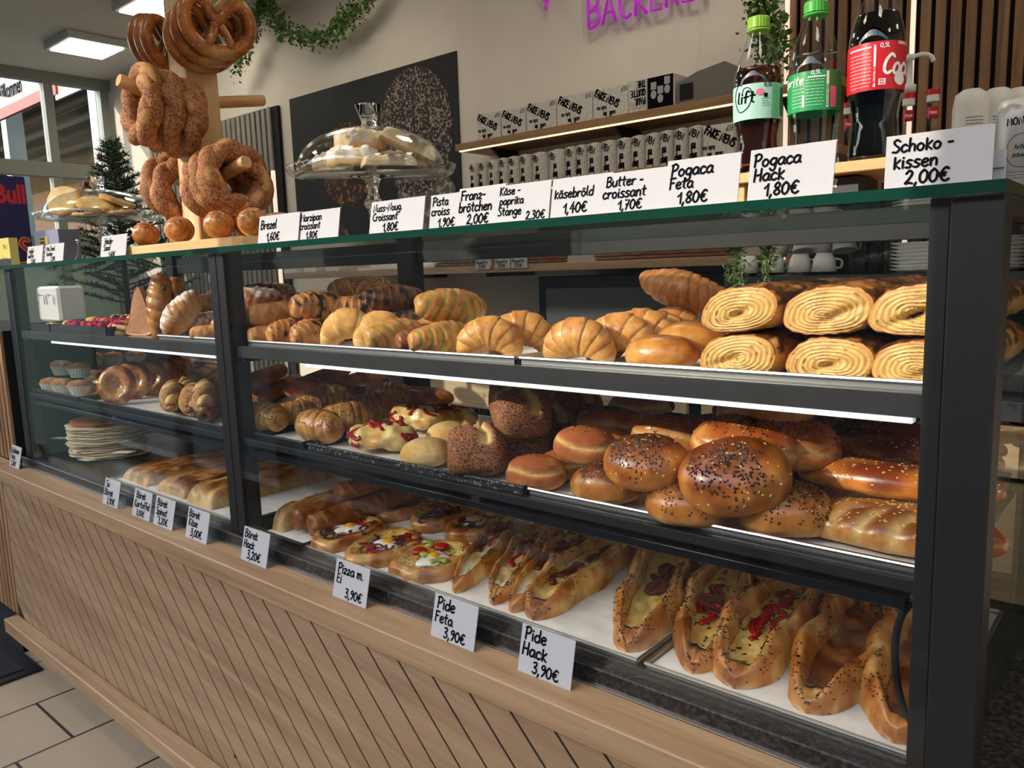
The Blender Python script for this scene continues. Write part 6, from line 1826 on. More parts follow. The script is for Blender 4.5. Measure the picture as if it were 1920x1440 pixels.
pl_ = MB(); write(pl_, 'ZI', -.016, .020, .014, .003, 0, .0108); write(pl_, 'BI', -.016, .003, .014, .003, 0, .0108); pl_.build('lettering', M['card'], bx2)

def wrap(V, R, a0=0.0):
    """bend a flat XZ print (facing -Y) round a cylinder of radius R"""
    V = np.asarray(V, float)
    a_ = -PI / 2 + a0 + V[:, 0] / R
    r = R - V[:, 1]
    return np.stack([r * np.cos(a_), r * np.sin(a_), V[:, 2]], 1)
def bottle(label, px, y, prof, liquid, level, cap, labcol, labz, prints, zb, rcap=.0145, zs=.92):
    x = xat(px, y, zb + .12)
    yaw = math.atan2(CAM[1] - y, CAM[0] - x) + PI / 2
    t = thing('drink_bottle', label, 'bottle', (x, y, zb), yaw, 'soft drink bottles on the riser')
    P = crom(np.array(prof), 6); P[:, 0] = P[:, 0].clip(.0005)
    m_ = MB(); m_.lathe(P, 40); m_.build('bottle_shell', M['bottle'], t, True)
    inner = np.array([(max(r - .0012, .0003), z) for r, z in P if z < level] )
    inner[:, 1] = np.maximum(inner[:, 1], .0015)
    inner = np.concatenate([[[.0002, .0016]], inner, [[inner[-1, 0], level], [.0002, level]]])
    m_ = MB(); m_.lathe(inner, 36); m_.build('drink', liquid, t, True)
    zt = P[-1, 1]
    n = 48; a_ = np.arange(n) * 2 * PI / n; k = 1 + .02 * np.sign(np.sin(a_ * 24))
    rows = [(rcap, zt - .006), (rcap, zt + .008), (rcap * .93, zt + .0105), (.0003, zt + .0105)]
    V = np.concatenate([np.stack([r * (k if i < 2 else 1) * np.cos(a_), r * (k if i < 2 else 1) * np.sin(a_), z + 0 * a_], 1) for i, (r, z) in enumerate(rows)])
    MB().add(V, [(i * n + j, i * n + (j + 1) % n, (i + 1) * n + (j + 1) % n, (i + 1) * n + j) for i in range(3) for j in range(n)]).build('cap', cap, t)
    m_ = MB(); m_.lathe([(rcap * 1.06, zt - .0105), (rcap * 1.06, zt - .0075), (rcap * .9, zt - .0075)], 32); m_.build('cap_ring', cap, t, True)
    z0, z1 = labz
    Rl = np.interp((z0 + z1) / 2, P[:, 1], P[:, 0])
    zz = np.linspace(z0, z1, 8); rr = np.maximum(np.interp(zz, P[:, 1], P[:, 0]), Rl - .0006) + .0006
    m_ = MB(); V, F = lathe(np.stack([rr, zz], 1), 48); m_.add(V, F[:7 * 48]); lb_ = m_.build('label_sleeve', labcol, t, True)
    for nm, mm, mt_ in prints:
        mm.v = [wrap(v, rr.max() + .0003) for v in mm.v]
        mm.build(nm, mt_, lb_)
    t.scale = (1, 1, zs)
    return t
M['bottle'] = pane('pet_plastic', (.96, .98, .98), 1.45)
def liquid(name, col, ior=1.33):
    return pane(name, col, ior)
M['cola'] = liquid('cola', (.10, .018, .012)); M['tea'] = liquid('brown_drink', (.50, .20, .10)); M['water'] = liquid('clear_drink', (.93, .97, .97))
lred, lgreen, lmint = mat('red_label', lin(206, 24, 38), .35), mat('green_label', lin(34, 158, 84), .35), mat('mint_label', lin(176, 220, 206), .35)
PK = mat('pink_print', lin(236, 120, 150), .4); WH = mat('white_print', lin(244, 244, 242), .4); BK = M['ink']; YE = mat('yellow_print', lin(230, 220, 60), .4); GR = mat('green_print', lin(30, 140, 70), .4)
def lines(mb, x0, x1, z0, z1, n, w_=.0007, seed=1):
    r_ = np.random.RandomState(seed)
    for i in range(n):
        z = z0 + (z1 - z0) * i / max(1, n - 1)
        xx = x0
        while xx < x1 - .001:
            l = r_.uniform(.002, .006); e = min(xx + l, x1)
            V, F = ribbon(np.array([(xx + (e - xx) * q / 3, z) for q in range(4)]), w_, .0001); mb.add(V, F); xx = e + .0012
    return mb
def rect(mb, x0, x1, z0, z1, d=.0001, k=10):
    xs_ = np.linspace(x0, x1, k)
    V = [(x, -d, z0) for x in xs_] + [(x, -d, z1) for x in xs_]
    return mb.add(V, [(i, i + 1, k + i + 1, k + i) for i in range(k - 1)])
def disc(mb, x, z, r, d=.0001, n=20, sx=1.0):
    V = [(x, -d, z)] + [(x + r * sx * math.cos(2 * PI * i / n), -d, z + r * math.sin(2 * PI * i / n)) for i in range(n)]
    return mb.add(V, [(0, 1 + i, 1 + (i + 1) % n) for i in range(n)])
zb = zR + .0003
yb = .17
# cola
cola_p = [(.004, .0), (.022, .0), (.0285, .004), (.0300, .016), (.0285, .040), (.0272, .058), (.0290, .078), (.0322, .094), (.0326, .12), (.0326, .150), (.0318, .166), (.0285, .184), (.0225, .203), (.0165, .218), (.0132, .228), (.0130, .238)]
p1 = MB(); write(p1, 'Coca', .0055, .112, .026, .0036, .32, .0002, squeeze=.72); write(p1, 'Cola', .043, .115, .026, .0036, .32, .0002, squeeze=.72)
write(p1, '0,5L', .004, .146, .006, .001, 0, .0002, squeeze=.9); lines(p1, -.034, -.006, .098, .140, 10, .0006, 3); rect(p1, -.003, -.0005, .096, .150, .0002); rect(p1, -.036, -.006, .1465, .1485, .0002); disc(p1, .030, .106, .0085, .0003)
write(p1, 'ORIGINAL', .026, .150, .0036, .0007, 0, .0002)
rect(p1, .003, .011, .098, .106, .0002)
p2_ = MB(); write(p2_, 'RECYCLE MICH', -.0009, .100, .0030, .0006, 0, .0006, PI / 2)
write(p2_, 'DEIN', .0042, .1028, .0022, .0005, 0, .0006); write(p2_, 'DEAL', .0042, .0992, .0022, .0005, 0, .0006)
bottle('cola bottle with red label and dark drink, rightmost on the riser', 1643, yb, cola_p, M['cola'], .196, mat('red_cap', lin(206, 28, 34), .35), lred, (.0925, .1545), [('white_print', p1, WH), ('fine_print', p2_, lred)], zb, zs=.90)
# lemon lime
spr_p = [(.004, 0), (.022, 0), (.0275, .004), (.0290, .02), (.0300, .060), (.0318, .080), (.0322, .10), (.0322, .140), (.0312, .155), (.0270, .178), (.0205, .200), (.0150, .216), (.0130, .226), (.0128, .234)]
p1 = MB(); lines(p1, -.030, -.012, .090, .120, 7, .0006, 5); lines(p1, -.010, .012, .090, .126, 9, .0006, 6); rect(p1, -.008, .014, .1290, .1310, .0002); write(p1, '0,5L', -.004, .1335, .0058, .001, 0, .0002); rect(p1, .0150, .0185, .086, .137, .0002); write(p1, 'Sprite', -.050, .122, .012, .0018, .2, .0002)
rect(p1, -.0145, -.0115, .088, .104, .0002)
p3 = MB(); rect(p3, .021, .030, .086, .116, .0002)
p2_ = MB(); write(p2_, 'RECYCLE MICH WIEDER', .0177, .088, .0026, .0005, 0, .0006, PI / 2)
bottle('clear lemonade bottle with green label and green cap, in the middle', 1527, yb, spr_p, M['water'], .168, mat('green_cap', lin(70, 178, 66), .35), lgreen, (.0825, .139), [('white_print', p1, WH), ('pink_print', p3, PK), ('fine_print', p2_, GR)], zb, zs=.86)
# apple drink
lift_p = [(.004, 0), (.022, 0), (.0275, .004), (.0285, .03), (.0272, .056), (.0295, .074), (.0318, .088), (.0320, .134), (.0305, .152), (.0260, .172), (.0195, .194), (.0145, .210), (.0130, .218), (.0128, .226)]
p1 = MB(); write(p1, 'lift', -.030, .106, .017, .0026, .1, .0002)
hp = crom(np.array([(-.022, .132), (-.028, .134), (-.034, .124), (-.034, .110), (-.026, .094), (-.014, .098), (-.008, .112), (-.010, .126), (-.018, .128), (-.022, .120)]), 5)
V, F = ribbon(hp, .0012, .0002); p1.add(V, F); write(p1, '0,5L', .008, .128, .0058, .001, 0, .0002); lines(p1, .006, .016, .100, .110, 4, .0006, 9); rect(p1, .008, .013, .112, .118, .0002)
for i in range(9): rect(p1, .034 + i * .0013, .0346 + i * .0013, .086, .128, .0002, 3)
p3 = MB(); disc(p3, .003, .120, .0052, .0003)
p4_ = MB(); rect(p4_, .020, .030, .083, .132, .00015)
bottle('brown apple drink bottle with mint label and light green cap, leftmost', 1421, yb, lift_p, M['tea'], .160, mat('lime_cap', lin(140, 190, 60), .35), lmint, (.0815, .1335), [('black_print', p1, BK), ('pink_print', p3, PK), ('pale_green_print', p4_, mat('pale_green', lin(134, 196, 150), .4))], zb, zs=.88)
# silver sauce bottle at the right end
pA = at(1893, 335, 2, ZG)
sv = thing('sauce_bottle', 'silver squeeze bottle standing on its black cap at the right edge', 'bottle', (xat(1915, .40, 1.45), .40, ZG))
m_ = MB(); m_.lathe([(.0, .018), (.030, .018), (.033, .022), (.033, .115), (.029, .135), (0, .136)], 36); bdy = m_.build('bottle_body', mat('silver_plastic', lin(176, 176, 176), .35, .4), sv, True)
m_ = MB(); m_.lathe([(0, 0.0003), (.026, .0003), (.026, .018), (0, .018)], 32); m_.build('cap', M['blackgloss'], sv)
p1 = MB(); write(p1, 'MONIN', -.020, .100, .010, .0016, 0, .0002, squeeze=.9); write(p1, 'white', -.012, .068, .007, .0009, .3, .0002); write(p1, 'sauce', -.012, .058, .007, .0009, .3, .0002); lines(p1, -.016, .012, .030, .038, 3, .0005, 4)
V, F = ribbon(np.array([(-.001 + .018 * math.cos(x), .066 + .022 * math.sin(x)) for x in np.linspace(.2, 5.9, 24)]), .0007, .0002); p1.add(V, F)
p1.v = [wrap(v, .0333) for v in p1.v]; q = p1.build('print', M['ink'], bdy); sv.rotation_euler[2] = math.atan2(-.9 - .36, 0 - sv.location.x) + PI / 2

# ------------------------------------------------------------------ left end of the glass top: cooler, leaflets
cz = at(40, 331, 0, -3.6)[2] - ZG
co = thing('drinks_cooler', 'dark blue drinks cooler with red lettering at the far left edge', 'cooler', (-3.72, .142, ZG))
MB().box(-.12, .12, -.142, .142, .0003, cz, .004).build('cabinet', mat('navy_blue', lin(14, 20, 84), .35), co)
def onside(mb):
    mb.v = [np.stack([.12 - v[:, 1], v[:, 0], v[:, 2]], 1) for v in mb.v]; return mb
p1 = MB(); V, F = letters('Red Bull', .10, .0, .004); V = V * np.array([.74, 1, 1.0]); V[:, 0] += .136 - V[:, 0].max(); p1.add(V + np.array([0, -.0008, cz - .075]), F); onside(p1).build('lettering', mat('red_letters', lin(206, 24, 50), .4), co)
tl = crom(np.array([(.128, .175), (.112, .180), (.10, .160), (.122, .135), (.13, .11), (.118, .085), (.09, .08), (.06, .09)]), 6)
for nm, w_, d, mt_ in (('yellow_outline', .018, .0006, mat('bull_yellow', lin(226, 176, 30), .4)), ('red_tail', .012, .0012, mat('bull_red', lin(186, 28, 28), .4))):
    V, F = ribbon(tl + np.array([0, -.06]), w_, d); onside(MB().add(V, F)).build(nm, mt_, co)
lf = thing('leaflet_box', 'grey blue leaflet box with small yellow sign behind the Apfelmuffin card', 'leaflet box', (xat(95, .12, 1.44), .12, ZG), math.radians(6))
MB().box(-.085, .085, -.01, .06, .0003, .115, .002).build('box', mat('leaflet_grey', lin(130, 136, 160), .5), lf)
MB().box(-.085, .085, -.0108, -.0099, .03, .055).build('pale_band', mat('leaflet_pink', lin(190, 170, 180), .5), lf)
MB().box(-.05, .012, -.0118, -.0099, .068, .094).build('yellow_sign', mat('leaflet_yellow', lin(196, 172, 96), .5), lf)
p1 = MB(); write(p1, 'WIR SUCHEN', -.044, .083, .0075, .0012, 0, .0121, squeeze=.78); write(p1, 'VERSTÄRKUNG', -.046, .071, .0075, .0012, 0, .0121, squeeze=.68)
write(p1, 'Anlagenmechaniker', -.07, .038, .008, .001, 0, .0111, squeeze=.8); p1.build('lettering', M['ink'], lf)
lf2 = thing('leaflet_stack', 'yellow leaflet with black band at the very left edge in front of the cooler', 'leaflet', (xat(8, .12, 1.44), .12, ZG), math.radians(4))
MB().box(-.07, .055, .0, .03, .0003, .112).build('leaflet', mat('leaflet_lemon', lin(214, 200, 110), .5), lf2)
MB().box(-.07, .055, -.001, .0, .0003, .035).build('dark_band', M['dark'], lf2)
p1 = MB(); write(p1, 'TAXI', -.0, .072, .016, .0022, 0, .0004); p1.build('lettering', M['ink'], lf2)
MB().box(-.03, .03, 0, .012, .0003, .04).build('holder', M['acrylic'], lf2)
hk = thing('wire_hook', 'thin chrome hook with ball ends below the small cake stand', 'hook', (xat(135, .1, 1.42), .1, ZG))
MB().tube(crom(np.array([(0, 0, .002), (.03, 0, .012), (.05, 0, .035), (.055, 0, .062)]), 6), .002, 8).build('wire', M['chrome'], hk, True)
m_ = MB(); V, F, N_, h_ = blob(.006, .006, .012, 1, 1, 1, 0, 14, 8); m_.add(V + np.array([.055, 0, .06]), F).build('ball', M['chrome'], hk, True)
# ------------------------------------------------------------------ behind the counter
# wall shelves with newsprint cartons
YF = 1.58
zs1 = at(1100, 226, 1, YF)[2]; zs2 = at(1000, 341, 1, YF)[2]
sx0, sx1 = at(853, 270, 1, YF)[0], -.82
for nm, z, lb in (('a', zs1, 'upper oak wall shelf with lit front edge and newsprint cartons'), ('b', zs2, 'lower oak wall shelf packed with small newsprint cartons')):
    t = thing('wall_shelf', lb, 'shelf', ((sx0 + sx1) / 2, WALLY - .0005, z), 0, 'oak wall shelves')
    h = (sx1 - sx0) / 2
    MB().box(-h, h, YF - WALLY, 0, -.028, 0, .001).build('board', M['shelf_oak'], t)
    MB().box(-h + .02, h - .02, YF - WALLY + .004, YF - WALLY + .014, -.0335, -.0285).build('light_strip', mat('warm_led', (1, .9, .7), .4, emit=(1, .80, .50), estr=1.3), t)
    for bx in (-h + .16, -h + .78, h - .2):
        m_ = MB(); V = [(bx, -.001, -.029), (bx + .012, -.001, -.029), (bx + .012, -.17, -.029), (bx, -.17, -.029), (bx, -.001, -.15), (bx + .012, -.001, -.15)]
        m_.add(V, [(0, 1, 2, 3), (0, 3, 4), (1, 5, 2), (3, 2, 5, 4), (0, 4, 5, 1)]); m_.build('bracket', M['black'], t)
news = noisy('newsprint', lin(222, 218, 210), lin(190, 186, 180), 90, .7, 8, (1, 1, 3), lo=.45, hi=.62)
def carton(label, px0, px1, ztop_px, z, yf, rz, big, kind='fake', group=None):
    xa, xb_ = xat(px0, yf, z + .05), xat(px1, yf, z + .05)
    w_ = xb_ - xa; h = at((px0 + px1) / 2, ztop_px, 1, yf)[2] - z
    t = thing('newsprint_carton', label, 'carton', ((xa + xb_) / 2, yf, z + .0005), math.radians(rz), group)
    a_ = w_ / 2 * (1 if rz == 0 else .80)
    dpt = .13 if rz == 0 else w_ * .9
    MB().box(-a_, a_, 0, dpt, 0, h, .002).build('box', news, t)
    p = MB()
    if kind == 'fake':
        hh = h * .2
        write(p, 'FAKE NEWS', -a_ * .92, h * .80, h * .24, h * .062, 0, .0006, -.50, squeeze=.74)
        write(p, 'kdowns', -a_ * .22, h * .40, h * .14, h * .03, 0, .0006, PI, squeeze=.85); write(p, 'ually Im', a_ * .30, h * .20, h * .17, h * .036, 0, .0006, PI, squeeze=.8)
        write(p, 'ELP', a_ * .95, h * .92, h * .15, h * .02, 0, .0006, PI, squeeze=.8)
    elif kind == 'paul':
        for i, wd in enumerate(('PAUL', 'QUITTE', 'THE')): write(p, wd, a_ * .9, h * (.42 + .26 * i), h * .2, h * .045, 0, .0006, PI, squeeze=.75)
        lines(p, -a_ * .9, a_ * .9, h * .12, h * .28, 4, .0012, 3)
    elif kind == 'faces':
        rect(p, -a_ * .95, a_ * .95, h * .02, h * .98, .0005)
    elif kind == 'side':
        hh = h * .16
        write(p, 'wns', a_ * .9, h * .52, h * .24, h * .06, 0, .0006, PI, squeeze=.75); write(p, 'Imp', a_ * .9, h * .24, h * .24, h * .06, 0, .0006, PI, squeeze=.8)
        write(p, 'NEW', -a_ * .9, h * .80, h * .2, h * .055, 0, .0006, -.45, squeeze=.9)
    o = p.build('print', M['ink'], t)
    if kind == 'faces':
        q = MB()
        for (fx, fz) in ((-.5, .45), (.0, .30), (.5, .55)): disc(q, fx * a_, fz * h, h * .13, .0008, 20, .8); rect(q, fx * a_ - h * .10, fx * a_ + h * .10, fz * h + h * .15, fz * h + h * .38, .0007)
        q.build('portraits', mat('grey_print', lin(170, 170, 170), .6), t)
    if kind == 'side':
        q = MB(); write(q, 'Whyl', 0, 0, h * .2, h * .026, 0, .0006, -PI / 2, squeeze=1)
        q.v = [v @ np.array([[0, 1, 0], [-1, 0, 0], [0, 0, 1]]).T for v in q.v]
        q.v = [np.stack([-a_ - .0006 + 0 * v[:, 0], v[:, 1] * 0 + dpt * .5 + v[:, 1], v[:, 2] + h * .75], 1) for v in q.v]
        q.build('side_print', M['ink'], t)
ords = ('first', 'second', 'third', 'fourth', 'fifth', 'sixth', 'seventh', 'eighth', 'ninth', 'tenth', 'eleventh', 'twelfth', 'thirteenth', 'fourteenth', 'fifteenth', 'sixteenth', 'seventeenth', 'eighteenth')
for i, (a_, b_, tp, kd) in enumerate(((894, 938, 211, 'fake'), (940, 985, 204, 'fake'), (987, 1042, 190, 'fake'), (1044, 1110, 176, 'fake'), (1112, 1177, 163, 'fake'), (1178, 1212, 150, 'paul'), (1213, 1264, 141, 'faces'))):
    carton(('%s FAKE NEWS carton from the left on the upper wall shelf' % ords[i]) if kd == 'fake' else ('carton with PAUL QUITTE print on the upper wall shelf' if kd == 'paul' else 'carton with portrait print at the right end of the upper shelf row'), a_, b_, tp, zs1, YF + .02, 0, True, kd, 'cartons on the upper wall shelf')
edges = [875, 894, 909, 931, 948, 969, 990, 1020, 1055, 1076, 1095, 1121, 1150, 1178, 1204, 1232, 1258, 1285, 1314]
tops = np.interp(edges, [875, 1314], [306, 232])
for i in range(len(edges) - 1):
    carton('%s small newsprint carton from the left on the lower wall shelf' % ords[i], edges[i], edges[i + 1], tops[i], zs2, YF + .02, -24, False, 'side', 'cartons on the lower wall shelf')
carton('larger FAKE NEWS carton at the right end of the lower wall shelf', 1318, 1376, 233, zs2, YF + .02, 0, True, 'fake', 'cartons on the lower wall shelf')
# grey device on the upper shelf
pdv = at(1325, 170, 1, YF + .04)
dv = thing('speaker', 'grey rounded speaker with dark square display on the upper wall shelf', 'speaker', (pdv[0], YF + .03, zs1 + .0005))
K = [(-.115, 0), (.115, 0), (.115, .085), (.07, .115), (-.03, .10), (-.105, .075)]
ring = np.array(K); m_ = MB(); n = len(K)
m_.add([(x, 0, z) for x, z in K] + [(x, .12, z) for x, z in K], [tuple(range(n)), tuple(range(n, 2 * n))] + [(i, (i + 1) % n, n + (i + 1) % n, n + i) for i in range(n)]); m_.build('housing', mat('speaker_grey', lin(112, 108, 104), .6), dv)
MB().box(-.095, -.045, -.002, 0, .015, .068).build('display', M['blackgloss'], dv)
# poster of seeded rolls
po = thing('poster', 'dark poster of round seeded rolls on the back wall behind the cake stand', 'poster', (-3.27, WALLY - .0005, 1.85))
MB().box(-.665, .665, -.006, -.0005, -.47, .475).build('sheet', noisy('poster_dark', lin(9, 9, 11), lin(26, 29, 34), 3, .75), po)
def printed(nm, x, z, r, c1, c2, sc, sx=1.0, d=.0068):
    m_ = MB(); n = 40; V = [(x, -d, z)] + [(x + r * sx * math.cos(2 * PI * i / n) * (1 + .04 * math.sin(3 * i)), -d, z + r * math.sin(2 * PI * i / n)) for i in range(n)]
    V2 = [(v[0], -.0061, v[2]) for v in V]
    m_.add(V + V2, [(0, 1 + i, 1 + (i + 1) % n) for i in range(n)] + [(1 + i, 1 + (i + 1) % n, n + 2 + (i + 1) % n, n + 2 + i) for i in range(n)])
    m_.build(nm, noisy(nm + '_print', c1, c2, sc, .75, 3, lo=.50, hi=.62), po)
printed('printed_seed_roll', .36, .16, .30, lin(38, 28, 24), lin(168, 152, 140), 90, .88)
printed('printed_sunflower_roll', -.18, .06, .22, lin(48, 28, 18), lin(150, 96, 60), 44, 1.0, .0072)
printed('printed_oat_roll', .42, -.22, .22, lin(96, 88, 82), lin(170, 164, 156), 40, 1.0, .0066)
printed('printed_dark_roll', -.30, -.36, .12, lin(70, 48, 36), lin(130, 104, 84), 30, 1.0, .0066)
# neon lettering
ne = thing('neon_sign', 'faintly glowing magenta tube sign reading BÄCKEREI on the back wall', 'neon sign', (-1.855, 1.76, 2.25))
MG = mat('magenta_tube', lin(186, 40, 196), .35, emit=lin(190, 30, 200), estr=.35)  # tubes emit a little of their own colour
nm_ = MB()
x = 0
hL = .118
for ch in 'BÄCKEREI':
    stt, wd = strokes(ch, hL, 0)
    for P in stt:
        P3 = np.stack([x + P[:, 0] * .86, np.zeros(len(P)), P[:, 1]], 1)
        if len(P3) == 2: P3 = np.stack([P3[0], (P3[0] + P3[1]) / 2, P3[1]])
        nm_.tube(P3, .0065, 8)
    x += wd * .86 - .002
nm_.build('letter_tubes', MG, ne, True)
sc_ = MB()
for q in ([(-.24, .21), (-.20, .15), (-.175, .19), (-.16, .30)], [(-.16, .30), (-.19, .20), (-.20, .12)], [(.0, .155), (.03, .165), (.05, .21), (.02, .30)], [(.07, .20), (.12, .17), (.16, .24)]):
    sc_.tube(crom(np.array([(a_, 0, b_) for a_, b_ in q]), 6), .0065, 8)
sc_.build('script_tubes', MG, ne, True)
bk = MB(); bk.box(-.03, x + .02, .012, .016, -.03, .22, .001); bk.build('clear_backing', M['acrylic'], ne)
bk = MB(); bk.tube(crom(np.array([(x - .03, .02, .02), (x - .03, .022, -.15), (x - .06, .02, -.35)]), 6), .003, 6); bk.build('wire', M['acrylic'], ne, True)
# garlands
M['leaf'] = noisy('leaf_green', lin(104, 142, 60), lin(70, 108, 42), 30, .5)
def garland(label, pts, n, rad, leaf=.016, seed=1, name='leaf_garland', cat='garland', mt_=None, thin=.6):
    P = crom(np.array(pts), 12)
    t = thing(name, label, cat, tuple(P[0]), 0)
    P = P - P[0]
    MB().tube(P, .0022, 6).build('stem', M['leaf'], t, True)
    r_ = np.random.RandomState(seed); m_ = MB()
    for i in range(n):
        p = P[r_.randint(len(P))] + r_.randn(3) * rad * np.array([1, .6, 1])
        a_ = r_.randn(3); a_ /= np.linalg.norm(a_); b_ = np.cross(a_, r_.randn(3)); b_ /= np.linalg.norm(b_); c_ = np.cross(a_, b_)
        l = leaf * r_.uniform(.6, 1.2)
        m_.add([p, p + a_ * l * .5 + b_ * l * .5 * thin + c_ * l * .1, p + a_ * l, p + a_ * l * .5 - b_ * l * .5 * thin + c_ * l * .1], [(0, 1, 2, 3)])
    o = m_.build('leaves', mt_ or M['leaf'], t); o['kind'] = 'stuff'
garland('leaf garland sagging along the top of the back wall beside the pretzels', [at(px, py, 1, 1.68) for px, py in ((440, 130), (462, 88), (478, 40), (492, 0), (505, 20), (528, 52), (560, 66), (598, 74), (628, 52), (650, 38), (672, 14), (700, -20))], 1500, .026, .03, 3)
garland('leafy strand hanging down beside the slat wall above the mint labelled bottle', [at(px, py, 1, 1.62) for px, py in ((1440, -30), (1432, 10), (1440, 50), (1446, 90), (1452, 120))], 520, .030, .03, 5)
garland('small leafy strand end at the ceiling left of the sesame rings', [at(px, py, 1, 1.785) for px, py in ((236, 172), (246, 165), (262, 170))], 120, .02, .028, 7)
ROS = noisy('rosemary', lin(120, 142, 84), lin(92, 116, 66), 30, .5)
garland('hanging rosemary-like sprig behind the case, left one of two', [at(px, py, 1, .608) for px, py in ((1385, 455), (1380, 490), (1376, 530))], 240, .009, .020, 11, 'hanging_sprig', 'plant', ROS, .25)
garland('hanging rosemary-like sprig behind the case, right one of two', [at(px, py, 1, .608) for px, py in ((1440, 450), (1438, 480), (1436, 512))], 150, .007, .020, 12, 'hanging_sprig', 'plant', ROS, .25)
# slat walls
sw = thing('slat_wall', 'dark gapped oak slat wall with two lit vertical strips behind the bottles', 'slat wall', (-.1, WALLY - .0005, 1.3))
lx = xat(1476, 1.78, 1.9)
MB().box(lx + .1, 1.6, -.02, 0, -.2, CEIL - 1.302).build('backing', M['blackgap'], sw)
m_ = MB(); x = lx + .105
while x < 1.55: m_.box(x, x + .027, -.034, -.02, -.2, CEIL - 1.302, .001); x += .04
m_.build('slats', M['walnut_z'], sw)
wl_ = mat('warm_strip', (1, .85, .7), .4, emit=(1, .76, .58), estr=.85)
for px in (1470, 1706):
    xx = xat(px, 1.74, 1.9) + .1
    MB().box(xx - .006, xx + .006, -.046, -.036, .02, CEIL - 1.302).build('light_strip', wl_, sw)
sw2 = thing('slat_wall', 'pale grey slat panel with black gaps behind the pretzel stand', 'slat wall', (-4.6, WALLY - .0005, 1.2))
a0, a1 = at(282, 300, 1, 1.77)[0] + 4.6, at(524, 300, 1, 1.77)[0] + 4.6
zt = at(513, 198, 1, 1.77)[2] - 1.2
MB().box(a0, a1, -.02, 0, -.9, zt).build('backing', M['blackgap'], sw2)
m_ = MB(); x = a0 + .01
while x < a1 - .06: m_.box(x, x + .036, -.032, -.02, -.9, zt, .001); x += .055
m_.build('slats', noisy('grey_slats', lin(150, 146, 134), lin(138, 134, 124), 12, .7), sw2)
xx = at(513, 360, 1, 1.75)[0] + 4.6
MB().box(xx - .012, xx + .008, -.05, -.034, -.3, at(508, 320, 1, 1.75)[2] - 1.2).build('light_strip', wl_, sw2)
# shelf behind the case with baskets, white papers
bs_ = thing('back_shelf', 'narrow oak shelf behind the case at eye level carrying baskets and papers', 'shelf', (-1.85, 1.5, 1.345))
MB().box(-1.6, .80, -.14, .296, -.028, 0, .001).build('board', M['oak_x'], bs_)
for x in (-.9, -.35, .3): MB().box(x, x + .02, .0, .296, -.045, -.029).build('bracket', M['black'], bs_)
M['wicker'] = noisy('wicker', lin(150, 98, 62), lin(112, 70, 42), 60, .6, stretch=(1, 1, 4))
def basket(label, c, a_, b_, h, colm):
    t = thing('wicker_basket', label, 'basket', (c[0], c[1], 1.3453), 0, 'wicker baskets on the back shelf')
    n = 96; an = np.arange(n) * 2 * PI / n
    m_ = MB()
    for k in range(int(h / .012)):
        z = .008 + k * .012
        P = np.stack([(a_ + .15 * z + .0035 * np.sin(an * 16 + PI * k)) * np.cos(an), (b_ + .15 * z + .0035 * np.sin(an * 16 + PI * k)) * np.sin(an), z + 0 * an], 1)
        V, F = tube(np.concatenate([P, P[:1]]), .0058, 6, False); m_.add(V, F)
    m_.build('woven_side', colm, t, True)
    m_ = MB(); m_.lathe([(0, .001), (1, .001), (1, .006), (0, .006)], 40); m_.v = [v * np.array([a_, b_, 1]) for v in m_.v]; m_.build('base', colm, t)
basket('long brown wicker basket at the right on the back shelf', at(1240, 470, 1, 1.5), .26, .10, .07, M['wicker'])
basket('brown wicker basket left of the long one on the back shelf', at(990, 478, 1, 1.5), .17, .09, .055, M['wicker'])
basket('small greyish wicker basket beside the white papers', at(858, 486, 1, 1.5), .08, .07, .07, noisy('grey_wicker', lin(150, 140, 122), lin(112, 102, 86), 60, .7))
for i, (px, w_, h, c) in enumerate(((560, .10, .06, M['white']), (600, .12, .05, news), (640, .10, .055, news), (730, .12, .03, M['paper']), (770, .16, .05, M['paper']), (810, .12, .02, M['paper']))):
    p = at(px, 495, 1, 1.48)
    o = MB().box(-w_ / 2, w_ / 2, -.06, .06, .0005, h, .003).build('paper_bundle', c); o.location = (p[0], 1.48, 1.345)
    o.rotation_euler[2] = (.1, -.1, .05, .2, -.1, .1)[i]
    tag(o, ('white box at the left on the back shelf', 'printed paper bundle left on the back shelf', 'second printed paper bundle on the back shelf', 'low stack of white bags left of the tall one', 'taller stack of white paper bags', 'thin stack of paper bags by the small basket')[i], 'paper', 'papers on the back shelf')
for i, (px, ls) in enumerate(((908, [('Käse', .1, .68, .24), ('Baguette', .06, .38, .22), ('3,50€', .2, .08, .24)]), (944, [('Mustafa', .06, .68, .22), ('Baguette', .06, .38, .22), ('3,30€', .2, .08, .24)]), (975, [('Pfeffer', .06, .68, .24), ('Baguette', .06, .38, .22), ('3,30€', .2, .08, .24)]))):
    p = at(px - 15, 513, 1, 1.355)
    price_card(('small card leaning on the back shelf edge, leftmost of three', 'small Baguette card, middle one of three on the back shelf edge', 'small Pfeffer Baguette card, rightmost of three on the back shelf edge')[i], (p[0], 1.352, 1.3305), ls, lean=0, w_=.078, h=.058, foot=False, group='small baguette cards')
